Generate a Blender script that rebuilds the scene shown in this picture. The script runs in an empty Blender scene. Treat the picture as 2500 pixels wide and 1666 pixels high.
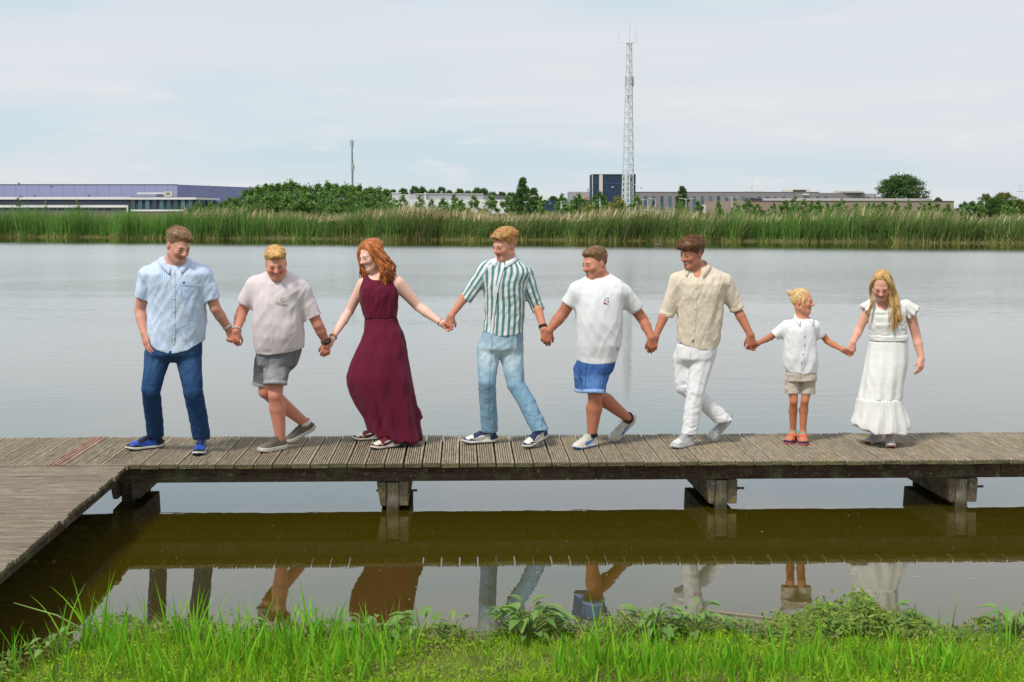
import bpy, bmesh, math, random
import numpy as np
from mathutils import Vector, Matrix
from mathutils.bvhtree import BVHTree

random.seed(7)
RNG = np.random.default_rng(7)
sc = bpy.context.scene
R = math.radians

# ------------------------------------------------------------------ camera
FPX, CX, CY = 3472.0, 1250.0, 833.0          # focal length and centre on the 2500 px wide photograph
PITCH = R(5.35)
CAM_H = 2.38
cam_d = bpy.data.cameras.new('camera')
cam = bpy.data.objects.new('camera', cam_d)
sc.collection.objects.link(cam)
cam_d.sensor_width = 36.0
cam_d.lens = FPX / 2500.0 * 36.0
cam_d.clip_start = 0.1
cam_d.clip_end = 9000.0
cam.location = (0, 0, CAM_H)
cam.rotation_euler = (R(90) - PITCH, 0, 0)
sc.camera = cam

# ------------------------------------------------------------------ sky, sun, exposure
SUN_EL, SUN_AZ = 52.0, -38.0      # the sun stands high, to the left and a little behind the camera
world = bpy.data.worlds.new('World')
sc.world = world
world.use_nodes = True
wn, wl = world.node_tree.nodes, world.node_tree.links
wn.clear()
w_out = wn.new('ShaderNodeOutputWorld')
w_bg = wn.new('ShaderNodeBackground')
w_bg.inputs['Strength'].default_value = 0.10
w_sky = wn.new('ShaderNodeTexSky')
w_sky.sky_type = 'NISHITA'
w_sky.sun_disc = False
w_sky.sun_elevation = R(SUN_EL)
w_sky.sun_rotation = R(180 + SUN_AZ)
w_sky.air_density = 1.0
w_sky.dust_density = 1.5
w_tc = wn.new('ShaderNodeTexCoord')
w_sep = wn.new('ShaderNodeSeparateXYZ')
wl.new(w_tc.outputs['Generated'], w_sep.inputs[0])

def wmath(op, a, b=None, c=None, clamp=False):
    n = wn.new('ShaderNodeMath'); n.operation = op; n.use_clamp = clamp
    for i, v in enumerate((a, b, c)):
        if v is None: continue
        if isinstance(v, (int, float)): n.inputs[i].default_value = v
        else: wl.new(v, n.inputs[i])
    return n.outputs[0]

def wmix(fac, a, b):
    n = wn.new('ShaderNodeMix'); n.data_type = 'RGBA'
    for s, v in ((n.inputs[0], fac), (n.inputs[6], a), (n.inputs[7], b)):
        if isinstance(v, (int, float)): s.default_value = v
        elif isinstance(v, tuple): s.default_value = (*v, 1)
        else: wl.new(v, s)
    return n.outputs[2]

az = wmath('ARCTAN2', w_sep.outputs[0], w_sep.outputs[1])
el = wmath('ARCSINE', w_sep.outputs[2])
def wnoise(sx, sz, off, scale, detail, rough, dist=0.0):
    cmb = wn.new('ShaderNodeCombineXYZ')
    wl.new(wmath('MULTIPLY', az, sx), cmb.inputs[0])
    wl.new(wmath('MULTIPLY', el, sz), cmb.inputs[1])
    cmb.inputs[2].default_value = off
    n = wn.new('ShaderNodeTexNoise')
    n.inputs['Scale'].default_value = scale
    n.inputs['Detail'].default_value = detail
    n.inputs['Roughness'].default_value = rough
    n.inputs['Distortion'].default_value = dist
    wl.new(cmb.outputs[0], n.inputs['Vector'])
    return n.outputs[0]
def wramp(v, lo, hi):
    n = wn.new('ShaderNodeMapRange'); n.interpolation_type = 'SMOOTHSTEP'
    n.inputs[1].default_value = lo; n.inputs[2].default_value = hi
    wl.new(v, n.inputs[0]); return n.outputs[0]
big = wramp(wmath('ADD', wnoise(1.6, 9.0, 3.1, 1.6, 3, 0.5), wmath('MULTIPLY', az, 0.22)), 0.34, 0.60)       # broad veil of stratus, thinner where it is blue
streak = wramp(wnoise(2.2, 26.0, 7.7, 1.7, 5, 0.55, 0.4), 0.45, 0.75)
puff = wramp(wnoise(7.5, 30.0, 1.3, 1.5, 6, 0.55, 0.2), 0.52, 0.70)
low = wramp(el, 0.045, 0.13)                                      # how far above the horizon band
low_inv = wmath('SUBTRACT', 1.0, low)
puff = wmath('MULTIPLY', wmath('MULTIPLY', puff, low_inv), 0.6)
blue, veil, white = (5.8, 6.98, 7.65), (6.95, 7.3, 7.8), (7.6, 7.75, 8.0)
c = wmix(big, blue, veil)
c = wmix(wmath('MULTIPLY', streak, 0.55), c, white)
c = wmix(puff, c, (8.1, 8.05, 7.95))
c = wmix(wmath('MULTIPLY', wramp(wmath('MULTIPLY', el, -1.0), -0.035, 0.0), 0.5), c, (7.15, 7.5, 7.75))
c = wmix(0.93, w_sky.outputs[0], c)
wl.new(c, w_bg.inputs[0])
wl.new(w_bg.outputs[0], w_out.inputs[0])

sun_d = bpy.data.lights.new('sun', 'SUN')
sun_d.energy = 2.9
sun_d.angle = R(9)
sun_d.color = (1.0, 0.94, 0.85)
sun = bpy.data.objects.new('sun', sun_d)
sc.collection.objects.link(sun)
sdir = Vector((math.sin(R(SUN_AZ)) * math.cos(R(SUN_EL)), -math.cos(R(SUN_AZ)) * math.cos(R(SUN_EL)), math.sin(R(SUN_EL))))
sun.rotation_euler = sdir.to_track_quat('Z', 'Y').to_euler()
sun.location = (-20, -20, 40)

sc.view_settings.view_transform = 'Standard'
sc.view_settings.look = 'None'
sc.view_settings.exposure = 0.10
sc.view_settings.gamma = 1.0
sc.view_settings.use_curve_mapping = False
sc.render.engine = 'CYCLES'
sc.cycles.max_bounces = 6
sc.cycles.transparent_max_bounces = 6

# ------------------------------------------------------------------ picture <-> place
def ray(x, y):
    u, v = (x - CX) / FPX, (CY - y) / FPX
    cp, sp = math.cos(PITCH), math.sin(PITCH)
    return np.array([u, cp + v * sp, -sp + v * cp])
ORG = np.array([0, 0, CAM_H])
def W(x, y, dep):
    "the point seen at pixel x, y that lies at distance dep in front of the camera"
    d = ray(x, y)
    return ORG + d * (dep / d[1])
def G(x, y, z=0.0):
    "the point seen at pixel x, y on the level z"
    d = ray(x, y)
    return ORG + d * ((z - CAM_H) / d[2])

# ------------------------------------------------------------------ object helpers
COL = sc.collection
def tag(o, label=None, cat=None, group=None, kind=None):
    if label: o['label'] = label
    if cat: o['category'] = cat
    if group: o['group'] = group
    if kind: o['kind'] = kind
    return o
def empty(name, loc=(0, 0, 0), rz=0.0):
    o = bpy.data.objects.new(name, None)
    o.empty_display_size = 0.1
    o.location = loc; o.rotation_euler = (0, 0, rz)
    COL.objects.link(o)
    return o
def link(name, me, mat=None, parent=None, loc=None, rot=None):
    o = bpy.data.objects.new(name, me)
    COL.objects.link(o)
    if mat is not None and not me.materials: me.materials.append(mat)
    if parent is not None:
        o.parent = parent
    if loc is not None: o.location = loc
    if rot is not None: o.rotation_euler = rot
    return o
def mesh_np(name, v, f, smooth=True, attrs=None):
    "mesh from numpy arrays: f is an (n,3) or (n,4) index array or a list of such"
    fs = f if isinstance(f, list) else [f]
    fs = [np.asarray(a, dtype=np.int32) for a in fs if len(a)]
    v = np.asarray(v, dtype=np.float32)
    me = bpy.data.meshes.new(name)
    nl = sum(a.size for a in fs); nf = sum(len(a) for a in fs)
    me.vertices.add(len(v)); me.vertices.foreach_set('co', v.ravel())
    me.loops.add(nl); me.loops.foreach_set('vertex_index', np.concatenate([a.ravel() for a in fs]))
    me.polygons.add(nf)
    tot = np.concatenate([np.full(len(a), a.shape[1], np.int32) for a in fs])
    st = np.concatenate([[0], np.cumsum(tot)[:-1]]).astype(np.int32)
    me.polygons.foreach_set('loop_start', st)
    me.polygons.foreach_set('loop_total', tot)
    me.polygons.foreach_set('use_smooth', np.full(nf, smooth))
    for k, a in (attrs or {}).items():
        a = np.asarray(a, dtype=np.float32)
        if a.ndim == 1:
            at = me.attributes.new(k, 'FLOAT', 'POINT'); at.data.foreach_set('value', a)
        else:
            if a.shape[1] == 3: a = np.concatenate([a, np.ones((len(a), 1), np.float32)], 1)
            at = me.attributes.new(k, 'FLOAT_COLOR', 'POINT'); at.data.foreach_set('color', a.ravel())
    me.update(calc_edges=True)
    me.validate()
    return me
class MB:
    "collects simple shapes into one mesh"
    def __init__(s): s.v = []; s.q = []; s.t = []; s.n = 0
    def add(s, v, q=(), t=()):
        v = np.asarray(v, float)
        s.v.append(v)
        if len(q): s.q.append(np.asarray(q, int) + s.n)
        if len(t): s.t.append(np.asarray(t, int) + s.n)
        s.n += len(v); return s
    def box(s, lo, hi):
        x0, y0, z0 = lo; x1, y1, z1 = hi
        return s.add([(x0,y0,z0),(x1,y0,z0),(x1,y1,z0),(x0,y1,z0),(x0,y0,z1),(x1,y0,z1),(x1,y1,z1),(x0,y1,z1)],
                     [(3,2,1,0),(4,5,6,7),(0,1,5,4),(1,2,6,5),(2,3,7,6),(3,0,4,7)])
    def hexa(s, bot, top):
        return s.add(list(bot) + list(top), [(3,2,1,0),(4,5,6,7),(0,1,5,4),(1,2,6,5),(2,3,7,6),(3,0,4,7)])
    def tube(s, pts, rad, sides=6, cap=True):
        pts = np.asarray(pts, float); n = len(pts)
        rad = np.full(n, rad, float) if np.isscalar(rad) else np.asarray(rad, float)
        tan = np.gradient(pts, axis=0); tan /= np.linalg.norm(tan, axis=1)[:, None] + 1e-9
        ref = np.array([0, 0, 1.0]) if abs(tan[0][2]) < 0.9 else np.array([1.0, 0, 0])
        a = np.cross(tan, ref); a /= np.linalg.norm(a, axis=1)[:, None] + 1e-9
        b = np.cross(tan, a)
        th = np.arange(sides) * 2 * math.pi / sides
        v = pts[:, None] + rad[:, None, None] * (np.cos(th)[None, :, None] * a[:, None] + np.sin(th)[None, :, None] * b[:, None])
        i = np.arange(n - 1)[:, None] * sides; j = np.arange(sides)[None]; jn = (j + 1) % sides
        q = np.stack([i + j, i + jn, i + sides + jn, i + sides + j], -1).reshape(-1, 4)
        t = []
        if cap:
            t = [(0, k + 1, k) for k in range(1, sides - 1)] + [((n-1)*sides, (n-1)*sides + k, (n-1)*sides + k + 1) for k in range(1, sides - 1)]
        return s.add(v.reshape(-1, 3), q, t)
    def mesh(s, name, smooth=False):
        fs = []
        if s.q: fs.append(np.concatenate(s.q))
        if s.t: fs.append(np.concatenate(s.t))
        return mesh_np(name, np.concatenate(s.v), fs, smooth)
    def build(s, name, mat=None, parent=None, smooth=False, bevel=0.0):
        me = s.mesh(name, smooth)
        if bevel:
            bm = bmesh.new(); bm.from_mesh(me)
            bmesh.ops.bevel(bm, geom=bm.edges[:], offset=bevel, segments=1, affect='EDGES')
            bm.to_mesh(me); bm.free()
        return link(name, me, mat, parent)

# ------------------------------------------------------------------ materials
class NT:
    "small wrapper for building node materials"
    def __init__(s, name, rough=0.7, spec=0.3):
        s.m = bpy.data.materials.new(name); s.m.use_nodes = True
        s.n, s.l = s.m.node_tree.nodes, s.m.node_tree.links
        s.p = s.n['Principled BSDF']; s.out = s.n['Material Output']
        s.p.inputs['Roughness'].default_value = rough
        s.p.inputs['Specular IOR Level'].default_value = spec
    def put(s, sock, v):
        if v is None: return
        if isinstance(v, bpy.types.NodeSocket): s.l.new(v, sock)
        elif isinstance(v, (tuple, list)) and len(v) == 3 and sock.type == 'RGBA': sock.default_value = (*v, 1)
        else: sock.default_value = v
    def coord(s, kind='Object', scale=None, rot=None):
        tc = s.n.new('ShaderNodeTexCoord'); o = tc.outputs[kind]
        if scale is not None or rot is not None:
            mp = s.n.new('ShaderNodeMapping'); s.l.new(o, mp.inputs[0])
            if scale is not None: mp.inputs['Scale'].default_value = scale
            if rot is not None: mp.inputs['Rotation'].default_value = rot
            o = mp.outputs[0]
        return o
    def pos(s, scale=None):
        g = s.n.new('ShaderNodeNewGeometry'); o = g.outputs['Position']
        if scale is not None:
            mp = s.n.new('ShaderNodeMapping'); s.l.new(o, mp.inputs[0]); mp.inputs['Scale'].default_value = scale
            o = mp.outputs[0]
        return o
    def noise(s, vec, scale=5.0, detail=3.0, rough=0.5, dist=0.0):
        t = s.n.new('ShaderNodeTexNoise'); s.put(t.inputs['Vector'], vec)
        t.inputs['Scale'].default_value = scale; t.inputs['Detail'].default_value = detail
        t.inputs['Roughness'].default_value = rough; t.inputs['Distortion'].default_value = dist
        return t.outputs[0]
    def math(s, op, a, b=0.0, c=None, clamp=False):
        m = s.n.new('ShaderNodeMath'); m.operation = op; m.use_clamp = clamp
        s.put(m.inputs[0], a); s.put(m.inputs[1], b)
        if c is not None: s.put(m.inputs[2], c)
        return m.outputs[0]
    def ramp(s, v, lo, hi, a=0.0, b=1.0):
        m = s.n.new('ShaderNodeMapRange'); s.put(m.inputs[0], v)
        m.inputs[1].default_value = lo; m.inputs[2].default_value = hi
        m.inputs[3].default_value = a; m.inputs[4].default_value = b
        return m.outputs[0]
    def mix(s, fac, a, b, mode='MIX'):
        m = s.n.new('ShaderNodeMix'); m.data_type = 'RGBA'; m.blend_type = mode
        s.put(m.inputs[0], fac); s.put(m.inputs[6], a); s.put(m.inputs[7], b)
        return m.outputs[2]
    def attr(s, name, out='Color'):
        a = s.n.new('ShaderNodeAttribute'); a.attribute_name = name
        return a.outputs[out]
    def rnd(s):
        return s.n.new('ShaderNodeObjectInfo').outputs['Random']
    def sep(s, v):
        n = s.n.new('ShaderNodeSeparateXYZ'); s.put(n.inputs[0], v); return n.outputs
    def base(s, v): s.put(s.p.inputs['Base Color'], v); return s
    def bump(s, h, strength=0.3, dist=0.01):
        b = s.n.new('ShaderNodeBump'); b.inputs['Strength'].default_value = strength
        b.inputs['Distance'].default_value = dist
        s.put(b.inputs['Height'], h); s.l.new(b.outputs[0], s.p.inputs['Normal']); return b
def plain(name, col, rough=0.6, spec=0.3, var=0.12, scale=6.0, metal=0.0):
    t = NT(name, rough, spec)
    n = t.noise(t.coord('Object'), scale, 4, 0.6)
    t.base(t.mix(n, tuple(x * (1 - var) for x in col), tuple(min(1, x * (1 + var)) for x in col)))
    t.p.inputs['Metallic'].default_value = metal
    return t.m
def leafmat(name, trans=0.35, rough=0.55):
    "foliage coloured by the leaf attribute, letting some light through"
    t = NT(name, rough, 0.12)
    c = t.attr('col'); t.base(c)
    tr = t.n.new('ShaderNodeBsdfTranslucent'); t.put(tr.inputs[0], t.mix(0.35, c, (0.25, 0.3, 0.03)))
    mx = t.n.new('ShaderNodeMixShader'); mx.inputs[0].default_value = trans
    t.l.new(t.p.outputs[0], mx.inputs[1]); t.l.new(tr.outputs[0], mx.inputs[2])
    t.l.new(mx.outputs[0], t.out.inputs[0])
    return t.m

def vnoise(p, seed=0):
    "smooth value noise in 3-D, about -1..1"
    p = np.asarray(p, float); i = np.floor(p).astype(np.int64); f = p - i; f = f * f * (3 - 2 * f)
    def h(a, b, c):
        n = (a * 73856093) ^ (b * 19349663) ^ (c * 83492791) ^ (seed * 2654435761)
        n = (n ^ (n >> 13)) * 1274126177 & 0xffffffff
        n = (n ^ (n >> 16)) & 0xffff
        return n / 32767.5 - 1.0
    r = 0
    for dx in (0, 1):
        for dy in (0, 1):
            for dz in (0, 1):
                w = (f[..., 0] if dx else 1 - f[..., 0]) * (f[..., 1] if dy else 1 - f[..., 1]) * (f[..., 2] if dz else 1 - f[..., 2])
                r = r + w * h(i[..., 0] + dx, i[..., 1] + dy, i[..., 2] + dz)
    return r
# ================================================================== SETTING: ground, water, banks
BANK_A, BANK_B = np.array([-42.0, 117.0]), np.array([34.5, 96.0])     # the far waterline, left and right ends in view
bdir = (BANK_B - BANK_A) / np.linalg.norm(BANK_B - BANK_A)
bnor = np.array([-bdir[1], bdir[0]])                                  # points away from the camera
LAND_Z = 0.62
def bank_pt(s, back=0.0):
    "s metres along the far bank from its left end, back metres inland"
    return BANK_A + bdir * s + bnor * back

# far land: a sheet from the far shore to the horizon
t = NT('far_ground_soil', 0.95, 0.1)
n = t.noise(t.pos(), 0.15, 5, 0.6)
t.base(t.mix(n, (0.07, 0.09, 0.03), (0.13, 0.13, 0.06)))
M_FARGROUND = t.m
gv, gq = [], []
S = [-1500, -400, -120, -60] + list(np.arange(-40, 130, 2.0)) + [160, 240, 600, 1600]
B = [(-2.0, -0.35), (-0.2, -0.05), (0.3, 0.12), (2.5, 0.35), (7.0, LAND_Z), (60, LAND_Z), (400, LAND_Z), (4000, LAND_Z)]
for s_ in S:
    wob = 0.8 * math.sin(s_ * 0.31) + 0.6 * math.sin(s_ * 0.83 + 1)
    for b, z in B:
        q = bank_pt(s_, b + (wob if b < 8 else 0))
        gv.append((q[0], q[1], z))
nb = len(B)
for i in range(len(S) - 1):
    for j in range(nb - 1):
        a = i * nb + j
        gq.append((a, a + nb, a + nb + 1, a + 1))
o = link('ground', mesh_np('ground', gv, np.array(gq)), M_FARGROUND)
tag(o, 'flat grassy land beyond the far shore of the lake', kind='structure')

# the lake
t = NT('lake_water')
for x in list(t.n):
    if x != t.out: t.n.remove(x)
P = t.pos()
px_, py_, pz_ = t.sep(P)
bankd = t.math('MULTIPLY_ADD', px_, float(bnor[0]), t.math('MULTIPLY_ADD', py_, float(bnor[1]), float(-(BANK_A @ bnor))))   # 0 at the far shore, negative on the lake
calm_far = t.ramp(bankd, -24.0, -11.0, 1.0, 0.05)
dist = t.ramp(py_, 13.0, 60.0)
patch = t.ramp(t.noise(t.pos((0.05, 0.16, 1)), 1.0, 3, 0.5), 0.38, 0.62, 0.35, 1.0)
s1 = t.noise(t.pos((1.3, 3.4, 1)), 1.0, 3, 0.55, 0.3)
s2 = t.noise(t.pos((5.0, 12.0, 1)), 1.0, 2, 0.5)
s3 = t.noise(t.pos((0.35, 0.9, 1)), 1.0, 2, 0.5)
h = t.math('ADD', t.math('MULTIPLY', s1, 0.020), t.math('MULTIPLY', s2, 0.006))
amp = t.math('MULTIPLY', t.math('MULTIPLY', patch, calm_far), t.math('ADD', t.math('MULTIPLY', t.math('POWER', dist, 0.8), 1.0), 0.03))
h = t.math('ADD', t.math('MULTIPLY', h, amp), t.math('MULTIPLY', s3, 0.0010))
near_wob = t.math('MULTIPLY', t.noise(t.pos((2.0, 3.0, 1)), 1.0, 2, 0.4), 0.0005)
h = t.math('ADD', h, near_wob)
bp = t.n.new('ShaderNodeBump'); bp.inputs['Strength'].default_value = 1.0; bp.inputs['Distance'].default_value = 1.0
t.l.new(h, bp.inputs['Height'])
gl = t.n.new('ShaderNodeBsdfGlossy'); t.put(gl.inputs['Roughness'], t.math('ADD', t.math('MULTIPLY', t.math('MULTIPLY', t.ramp(py_, 14.0, 70.0), calm_far), 0.18), 0.012))
gl.inputs['Color'].default_value = (0.98, 0.97, 0.945, 1)
t.l.new(bp.outputs[0], gl.inputs['Normal'])
df = t.n.new('ShaderNodeBsdfDiffuse')
murk = t.noise(t.pos((0.25, 0.25, 1)), 1.0, 3, 0.5)
t.l.new(t.mix(murk, (0.044, 0.034, 0.0012), (0.066, 0.052, 0.003)), df.inputs['Color'])
lw = t.n.new('ShaderNodeLayerWeight'); lw.inputs['Blend'].default_value = 0.5
t.l.new(bp.outputs[0], lw.inputs['Normal'])
cr = t.n.new('ShaderNodeFloatCurve')
cv = cr.mapping.curves[0]
for xx, yy in ((0.36, 0.05), (0.60, 0.14), (0.70, 0.27), (0.76, 0.375), (0.85, 0.60), (0.93, 0.82)): cv.points.new(xx, yy)
cv.points[0].location = (0, 0.03); cv.points[-1].location = (1, 1)
cr.mapping.update()
t.l.new(lw.outputs['Facing'], cr.inputs['Value'])
ms = t.n.new('ShaderNodeMixShader')
t.l.new(cr.outputs[0], ms.inputs[0]); t.l.new(df.outputs[0], ms.inputs[1]); t.l.new(gl.outputs[0], ms.inputs[2])
t.l.new(ms.outputs[0], t.out.inputs[0])
M_WATER = t.m
wa, wb = bank_pt(-400, 1.6), bank_pt(500, 1.6)
o = link('water', mesh_np('water', [(-300, -8, 0), (300, -8, 0), (wb[0], wb[1], 0), (wa[0], wa[1], 0)], np.array([[0, 1, 2, 3]]), False), M_WATER)
tag(o, 'murky olive lake water reflecting a pale grey sky', kind='structure')

# near bank: the grassy shore the photographer stands on
def shore_y(x):
    "distance of the near waterline"
    return (7.60 + 0.10 * np.sin(x * 2.3 + 0.6) + 0.06 * np.sin(x * 6.1 + 2) + 0.04 * np.sin(x * 13.0)
            - 0.75 / (1 + np.exp((x + 2.28) * 14)) + 0.20 * np.exp(-((x - 1.75) / 0.6) ** 2) - 0.15 * np.exp(-((x + 0.22) / 0.16) ** 2))
def bank_z(x, y):
    d = shore_y(x) - y
    z = np.where(d > 0, 0.07 * (1 - np.exp(-np.maximum(d, 0) / 0.10)) + 0.085 * np.maximum(d, 0), d * 0.6)
    return z + np.where(d > 0, 1, 0) * (0.012 * np.sin(x * 9 + y * 5) + 0.010 * np.sin(x * 17 - y * 11)) * np.clip(d * 4, 0, 1)
xs = np.concatenate([[-60, -20, -8, -5], np.arange(-3.6, 3.61, 0.05), [5, 8, 20, 60]])
ys = np.concatenate([[-40, -10, 0, 3, 4.5, 5.2], np.arange(5.6, 8.41, 0.045)])
X, Y = np.meshgrid(xs, ys, indexing='ij')
Z = bank_z(np.clip(X, -3.6, 3.6), Y)
i = np.arange(len(xs) - 1)[:, None] * len(ys); j = np.arange(len(ys) - 1)[None]
q = np.stack([i + j, i + len(ys) + j, i + len(ys) + j + 1, i + j + 1], -1).reshape(-1, 4)
t = NT('bank_soil', 0.95, 0.1)
n1 = t.noise(t.pos(), 14.0, 5, 0.65); n2 = t.noise(t.pos(), 3.0, 3, 0.5)
t.base(t.mix(t.ramp(n2, 0.35, 0.65), t.mix(n1, (0.035, 0.035, 0.012), (0.10, 0.095, 0.035)), t.mix(n1, (0.07, 0.11, 0.014), (0.19, 0.27, 0.03))))
t.bump(n1, 0.8, 0.03)
M_SOIL = t.m
o = link('bank', mesh_np('bank', np.stack([X, Y, Z], -1).reshape(-1, 3), q), M_SOIL)
tag(o, 'grassy near shore sloping down to the water', kind='structure')

# ------------------------------------------------------------------ blades, generic
def blades(root, length, width, lean, az_, curl, cols, seg=3, flat=None):
    """grass-like blades as curved tapered strips; arrays of equal length n. Returns verts, quads, tris, colours."""
    n = len(root)
    dirx, diry = np.cos(az_), np.sin(az_)
    fa = flat if flat is not None else RNG.uniform(0, math.pi, n)
    wx, wy = np.cos(fa), np.sin(fa)
    lv = []
    for k in range(seg + 1):
        f = k / seg
        ang = lean + curl * f
        # integrate roughly
        r = length * f * np.sin(lean + curl * f * 0.5)
        z = length * f * np.cos(lean + curl * f * 0.5)
        c_ = root + np.stack([dirx * r, diry * r, z], -1)
        w = width * (1 - f) ** 0.7 * 0.5 if k < seg else width * 0.02
        w = w if k else width * 0.4
        off = np.stack([wx * w, wy * w, np.zeros(n)], -1)
        lv += [c_ - off, c_ + off]
    v = np.stack(lv, 1)                        # n, 2*(seg+1), 3
    base = np.arange(n)[:, None] * (2 * (seg + 1))
    q = np.concatenate([base + np.array([2 * k, 2 * k + 1, 2 * k + 3, 2 * k + 2])[None] for k in range(seg)])
    cc = np.repeat(cols[:, None], 2 * (seg + 1), 1)
    return v.reshape(-1, 3), q, cc.reshape(-1, 3)
def lerp_cols(n, cols, jit=0.15):
    cols = np.array(cols)
    c_ = cols[RNG.integers(0, len(cols), n)] * 0.6 + cols[RNG.integers(0, len(cols), n)] * 0.4
    return np.clip(c_ * RNG.uniform(1 - jit, 1 + jit, (n, 1)), 0, 1)
M_GRASS = leafmat('grass_blade', 0.4, 0.5)
M_REED = leafmat('reed_leaf', 0.3, 0.6)
M_LEAF = leafmat('tree_leaf', 0.25, 0.55)

# ------------------------------------------------------------------ reed belt along the far shore
def reed_stuff(name, label, n, s0, s1, back, h, width, lean, cols, seg=3, tilt_az=None, curl=0.5, dens=None, tops=None):
    s_ = RNG.uniform(s0, s1, int(n * 1.0))
    if dens is not None:
        keep = RNG.uniform(0, 1, len(s_)) < dens(s_); s_ = s_[keep]
    m = len(s_)
    b_ = back[0] + (back[1] - back[0]) * RNG.uniform(0, 1, m) ** 1.2
    wob = 0.8 * np.sin(s_ * 0.31) + 0.6 * np.sin(s_ * 0.83 + 1) + 0.5 * vnoise(np.stack([s_ * 1.1, 0 * s_, 0 * s_], -1), 41)
    q = BANK_A[None] + bdir[None] * s_[:, None] + bnor[None] * (b_ + wob)[:, None]
    root = np.stack([q[:, 0], q[:, 1], np.clip(b_ * 0.1, -0.1, LAND_Z) if tops is None else tops(s_, m)], -1)
    hv = h[0] + (h[1] - h[0]) * RNG.uniform(0, 1, m)
    hv *= 1 + 0.12 * np.sin(s_ * 0.37 + 1) + 0.10 * np.sin(s_ * 1.3) + 0.22 * vnoise(np.stack([s_ * 0.9, b_ * 0.3, 0 * s_], -1), 5) + 0.12 * vnoise(np.stack([s_ * 3.5, b_ * 0.5, 0 * s_], -1), 6)
    az_ = RNG.uniform(0, 2 * math.pi, m) if tilt_az is None else RNG.normal(tilt_az, 0.9, m)
    v, f, cc = blades(root, hv, RNG.uniform(*width, m), np.abs(RNG.normal(lean[0], lean[1], m)), az_, RNG.uniform(0, curl, m), lerp_cols(m, cols, 0.25) * (1 + 0.30 * vnoise(np.stack([s_ * 0.8, b_ * 0.4, 0 * s_ + 3], -1), 8))[:, None] * np.array((1, 1 + 0.0, 1)), seg)
    o = link(name, mesh_np(name, v, f, False, {'col': np.clip(cc * 1.5, 0, 1)}), M_REED)
    return tag(o, label, kind='stuff')
def left_part(s): return np.clip(1.25 - np.abs(s - 10) / 26, 0.12, 1)
def right_cat(s): return np.clip(0.10 + np.exp(-((s - 64) / 5) ** 2) * 0.9 + np.exp(-((s - 22) / 2.4) ** 2) * 0.9, 0, 1)
def phrag(s): return np.clip((s - 16) / 8, 0.15, 1) * np.clip(1 - np.exp(-((s - 64) / 4) ** 2) * 0.5, 0, 1)
GREENS = [(0.06, 0.155, 0.024), (0.08, 0.19, 0.03), (0.11, 0.225, 0.045), (0.05, 0.13, 0.025)]
OLIVE = [(0.10, 0.155, 0.035), (0.13, 0.185, 0.052), (0.075, 0.13, 0.038), (0.17, 0.195, 0.07), (0.06, 0.11, 0.038)]
TAN = [(0.30, 0.24, 0.13), (0.38, 0.31, 0.19), (0.24, 0.20, 0.10), (0.20, 0.19, 0.08)]
reed_stuff('cattail_bed', 'upright bright green cattails along the far shore', 21000, -8, 90, (-0.2, 3.2), (1.5, 2.4), (0.02, 0.05), (0.05, 0.07), GREENS, 3, None, 0.35, lambda s: np.maximum(left_part(s), right_cat(s)))
reed_stuff('reed_bed', 'dense olive green reeds along the far shore', 34000, -8, 90, (0.0, 5.0), (1.1, 2.15), (0.03, 0.07), (0.12, 0.14), OLIVE, 3, -0.3, 1.2, phrag)
reed_stuff('reed_leaves', 'drooping dark reed leaves low in the far reed belt', 26000, -8, 90, (0.0, 2.6), (0.3, 0.9), (0.04, 0.10), (0.5, 0.4), [(0.045, 0.085, 0.022), (0.06, 0.10, 0.03), (0.09, 0.13, 0.05), (0.035, 0.06, 0.02)], 2, None, 1.5,
           lambda s: 0.35 + 0.65 * phrag(s), lambda s, m: RNG.uniform(0.0, 1.15, m))
reed_stuff('dry_reed_stems', 'dry tan stems standing in the far reed belt', 7500, -8, 90, (0.0, 4.2), (1.0, 2.1), (0.02, 0.05), (0.12, 0.12), TAN, 2, -0.4, 0.5, lambda s: 0.10 + 0.5 * phrag(s) * (0.4 + 0.6 * (np.sin(s * 0.9) > 0.2)))
reed_stuff('reed_plumes', 'pale feathery reed plumes above the far reed belt', 6500, 16, 90, (0.8, 5.0), (0.5, 0.8), (0.06, 0.14), (0.25, 0.2), [(0.38, 0.30, 0.18), (0.44, 0.36, 0.23), (0.30, 0.25, 0.14)], 2, -0.35, 0.9,
           lambda s: np.clip(0.25 + 0.75 * np.exp(-((s - 38) / 15) ** 2), 0, 1), lambda s, m: RNG.uniform(1.30, 1.75, m) * (1 + 0.10 * np.sin(s * 0.37 + 1)))
reed_stuff('shore_straw', 'straw coloured stubble at the foot of the far reeds', 5000, -8, 90, (-0.5, 0.3), (0.15, 0.6), (0.03, 0.06), (0.25, 0.3), [(0.26, 0.21, 0.09), (0.18, 0.17, 0.06), (0.12, 0.15, 0.04)], 2)
reed_stuff('meadow_growth', 'tall grass and weeds on the land behind the reeds', 22000, -14, 100, (4.5, 26.0), (0.6, 1.35), (0.05, 0.12), (0.2, 0.2), [(0.07, 0.13, 0.03), (0.10, 0.16, 0.045), (0.17, 0.18, 0.08), (0.06, 0.10, 0.03)], 2, None, 0.9, None, lambda s, m: np.full(m, 0.5))
# ================================================================== BOARDWALK
DZ = 0.41                                     # height of the deck above the water
P0 = G(1250, 1130, DZ)
YAW = R(2.0)
DU = np.array([math.cos(YAW), math.sin(YAW), 0.0]); DV = np.array([-math.sin(YAW), math.cos(YAW), 0.0])
def dock_uv(p): return float((p - P0) @ DU), float((p - P0) @ DV)
PITCHW, PLANK_L, PLANK_T = 0.1444, 1.368, 0.031

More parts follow.
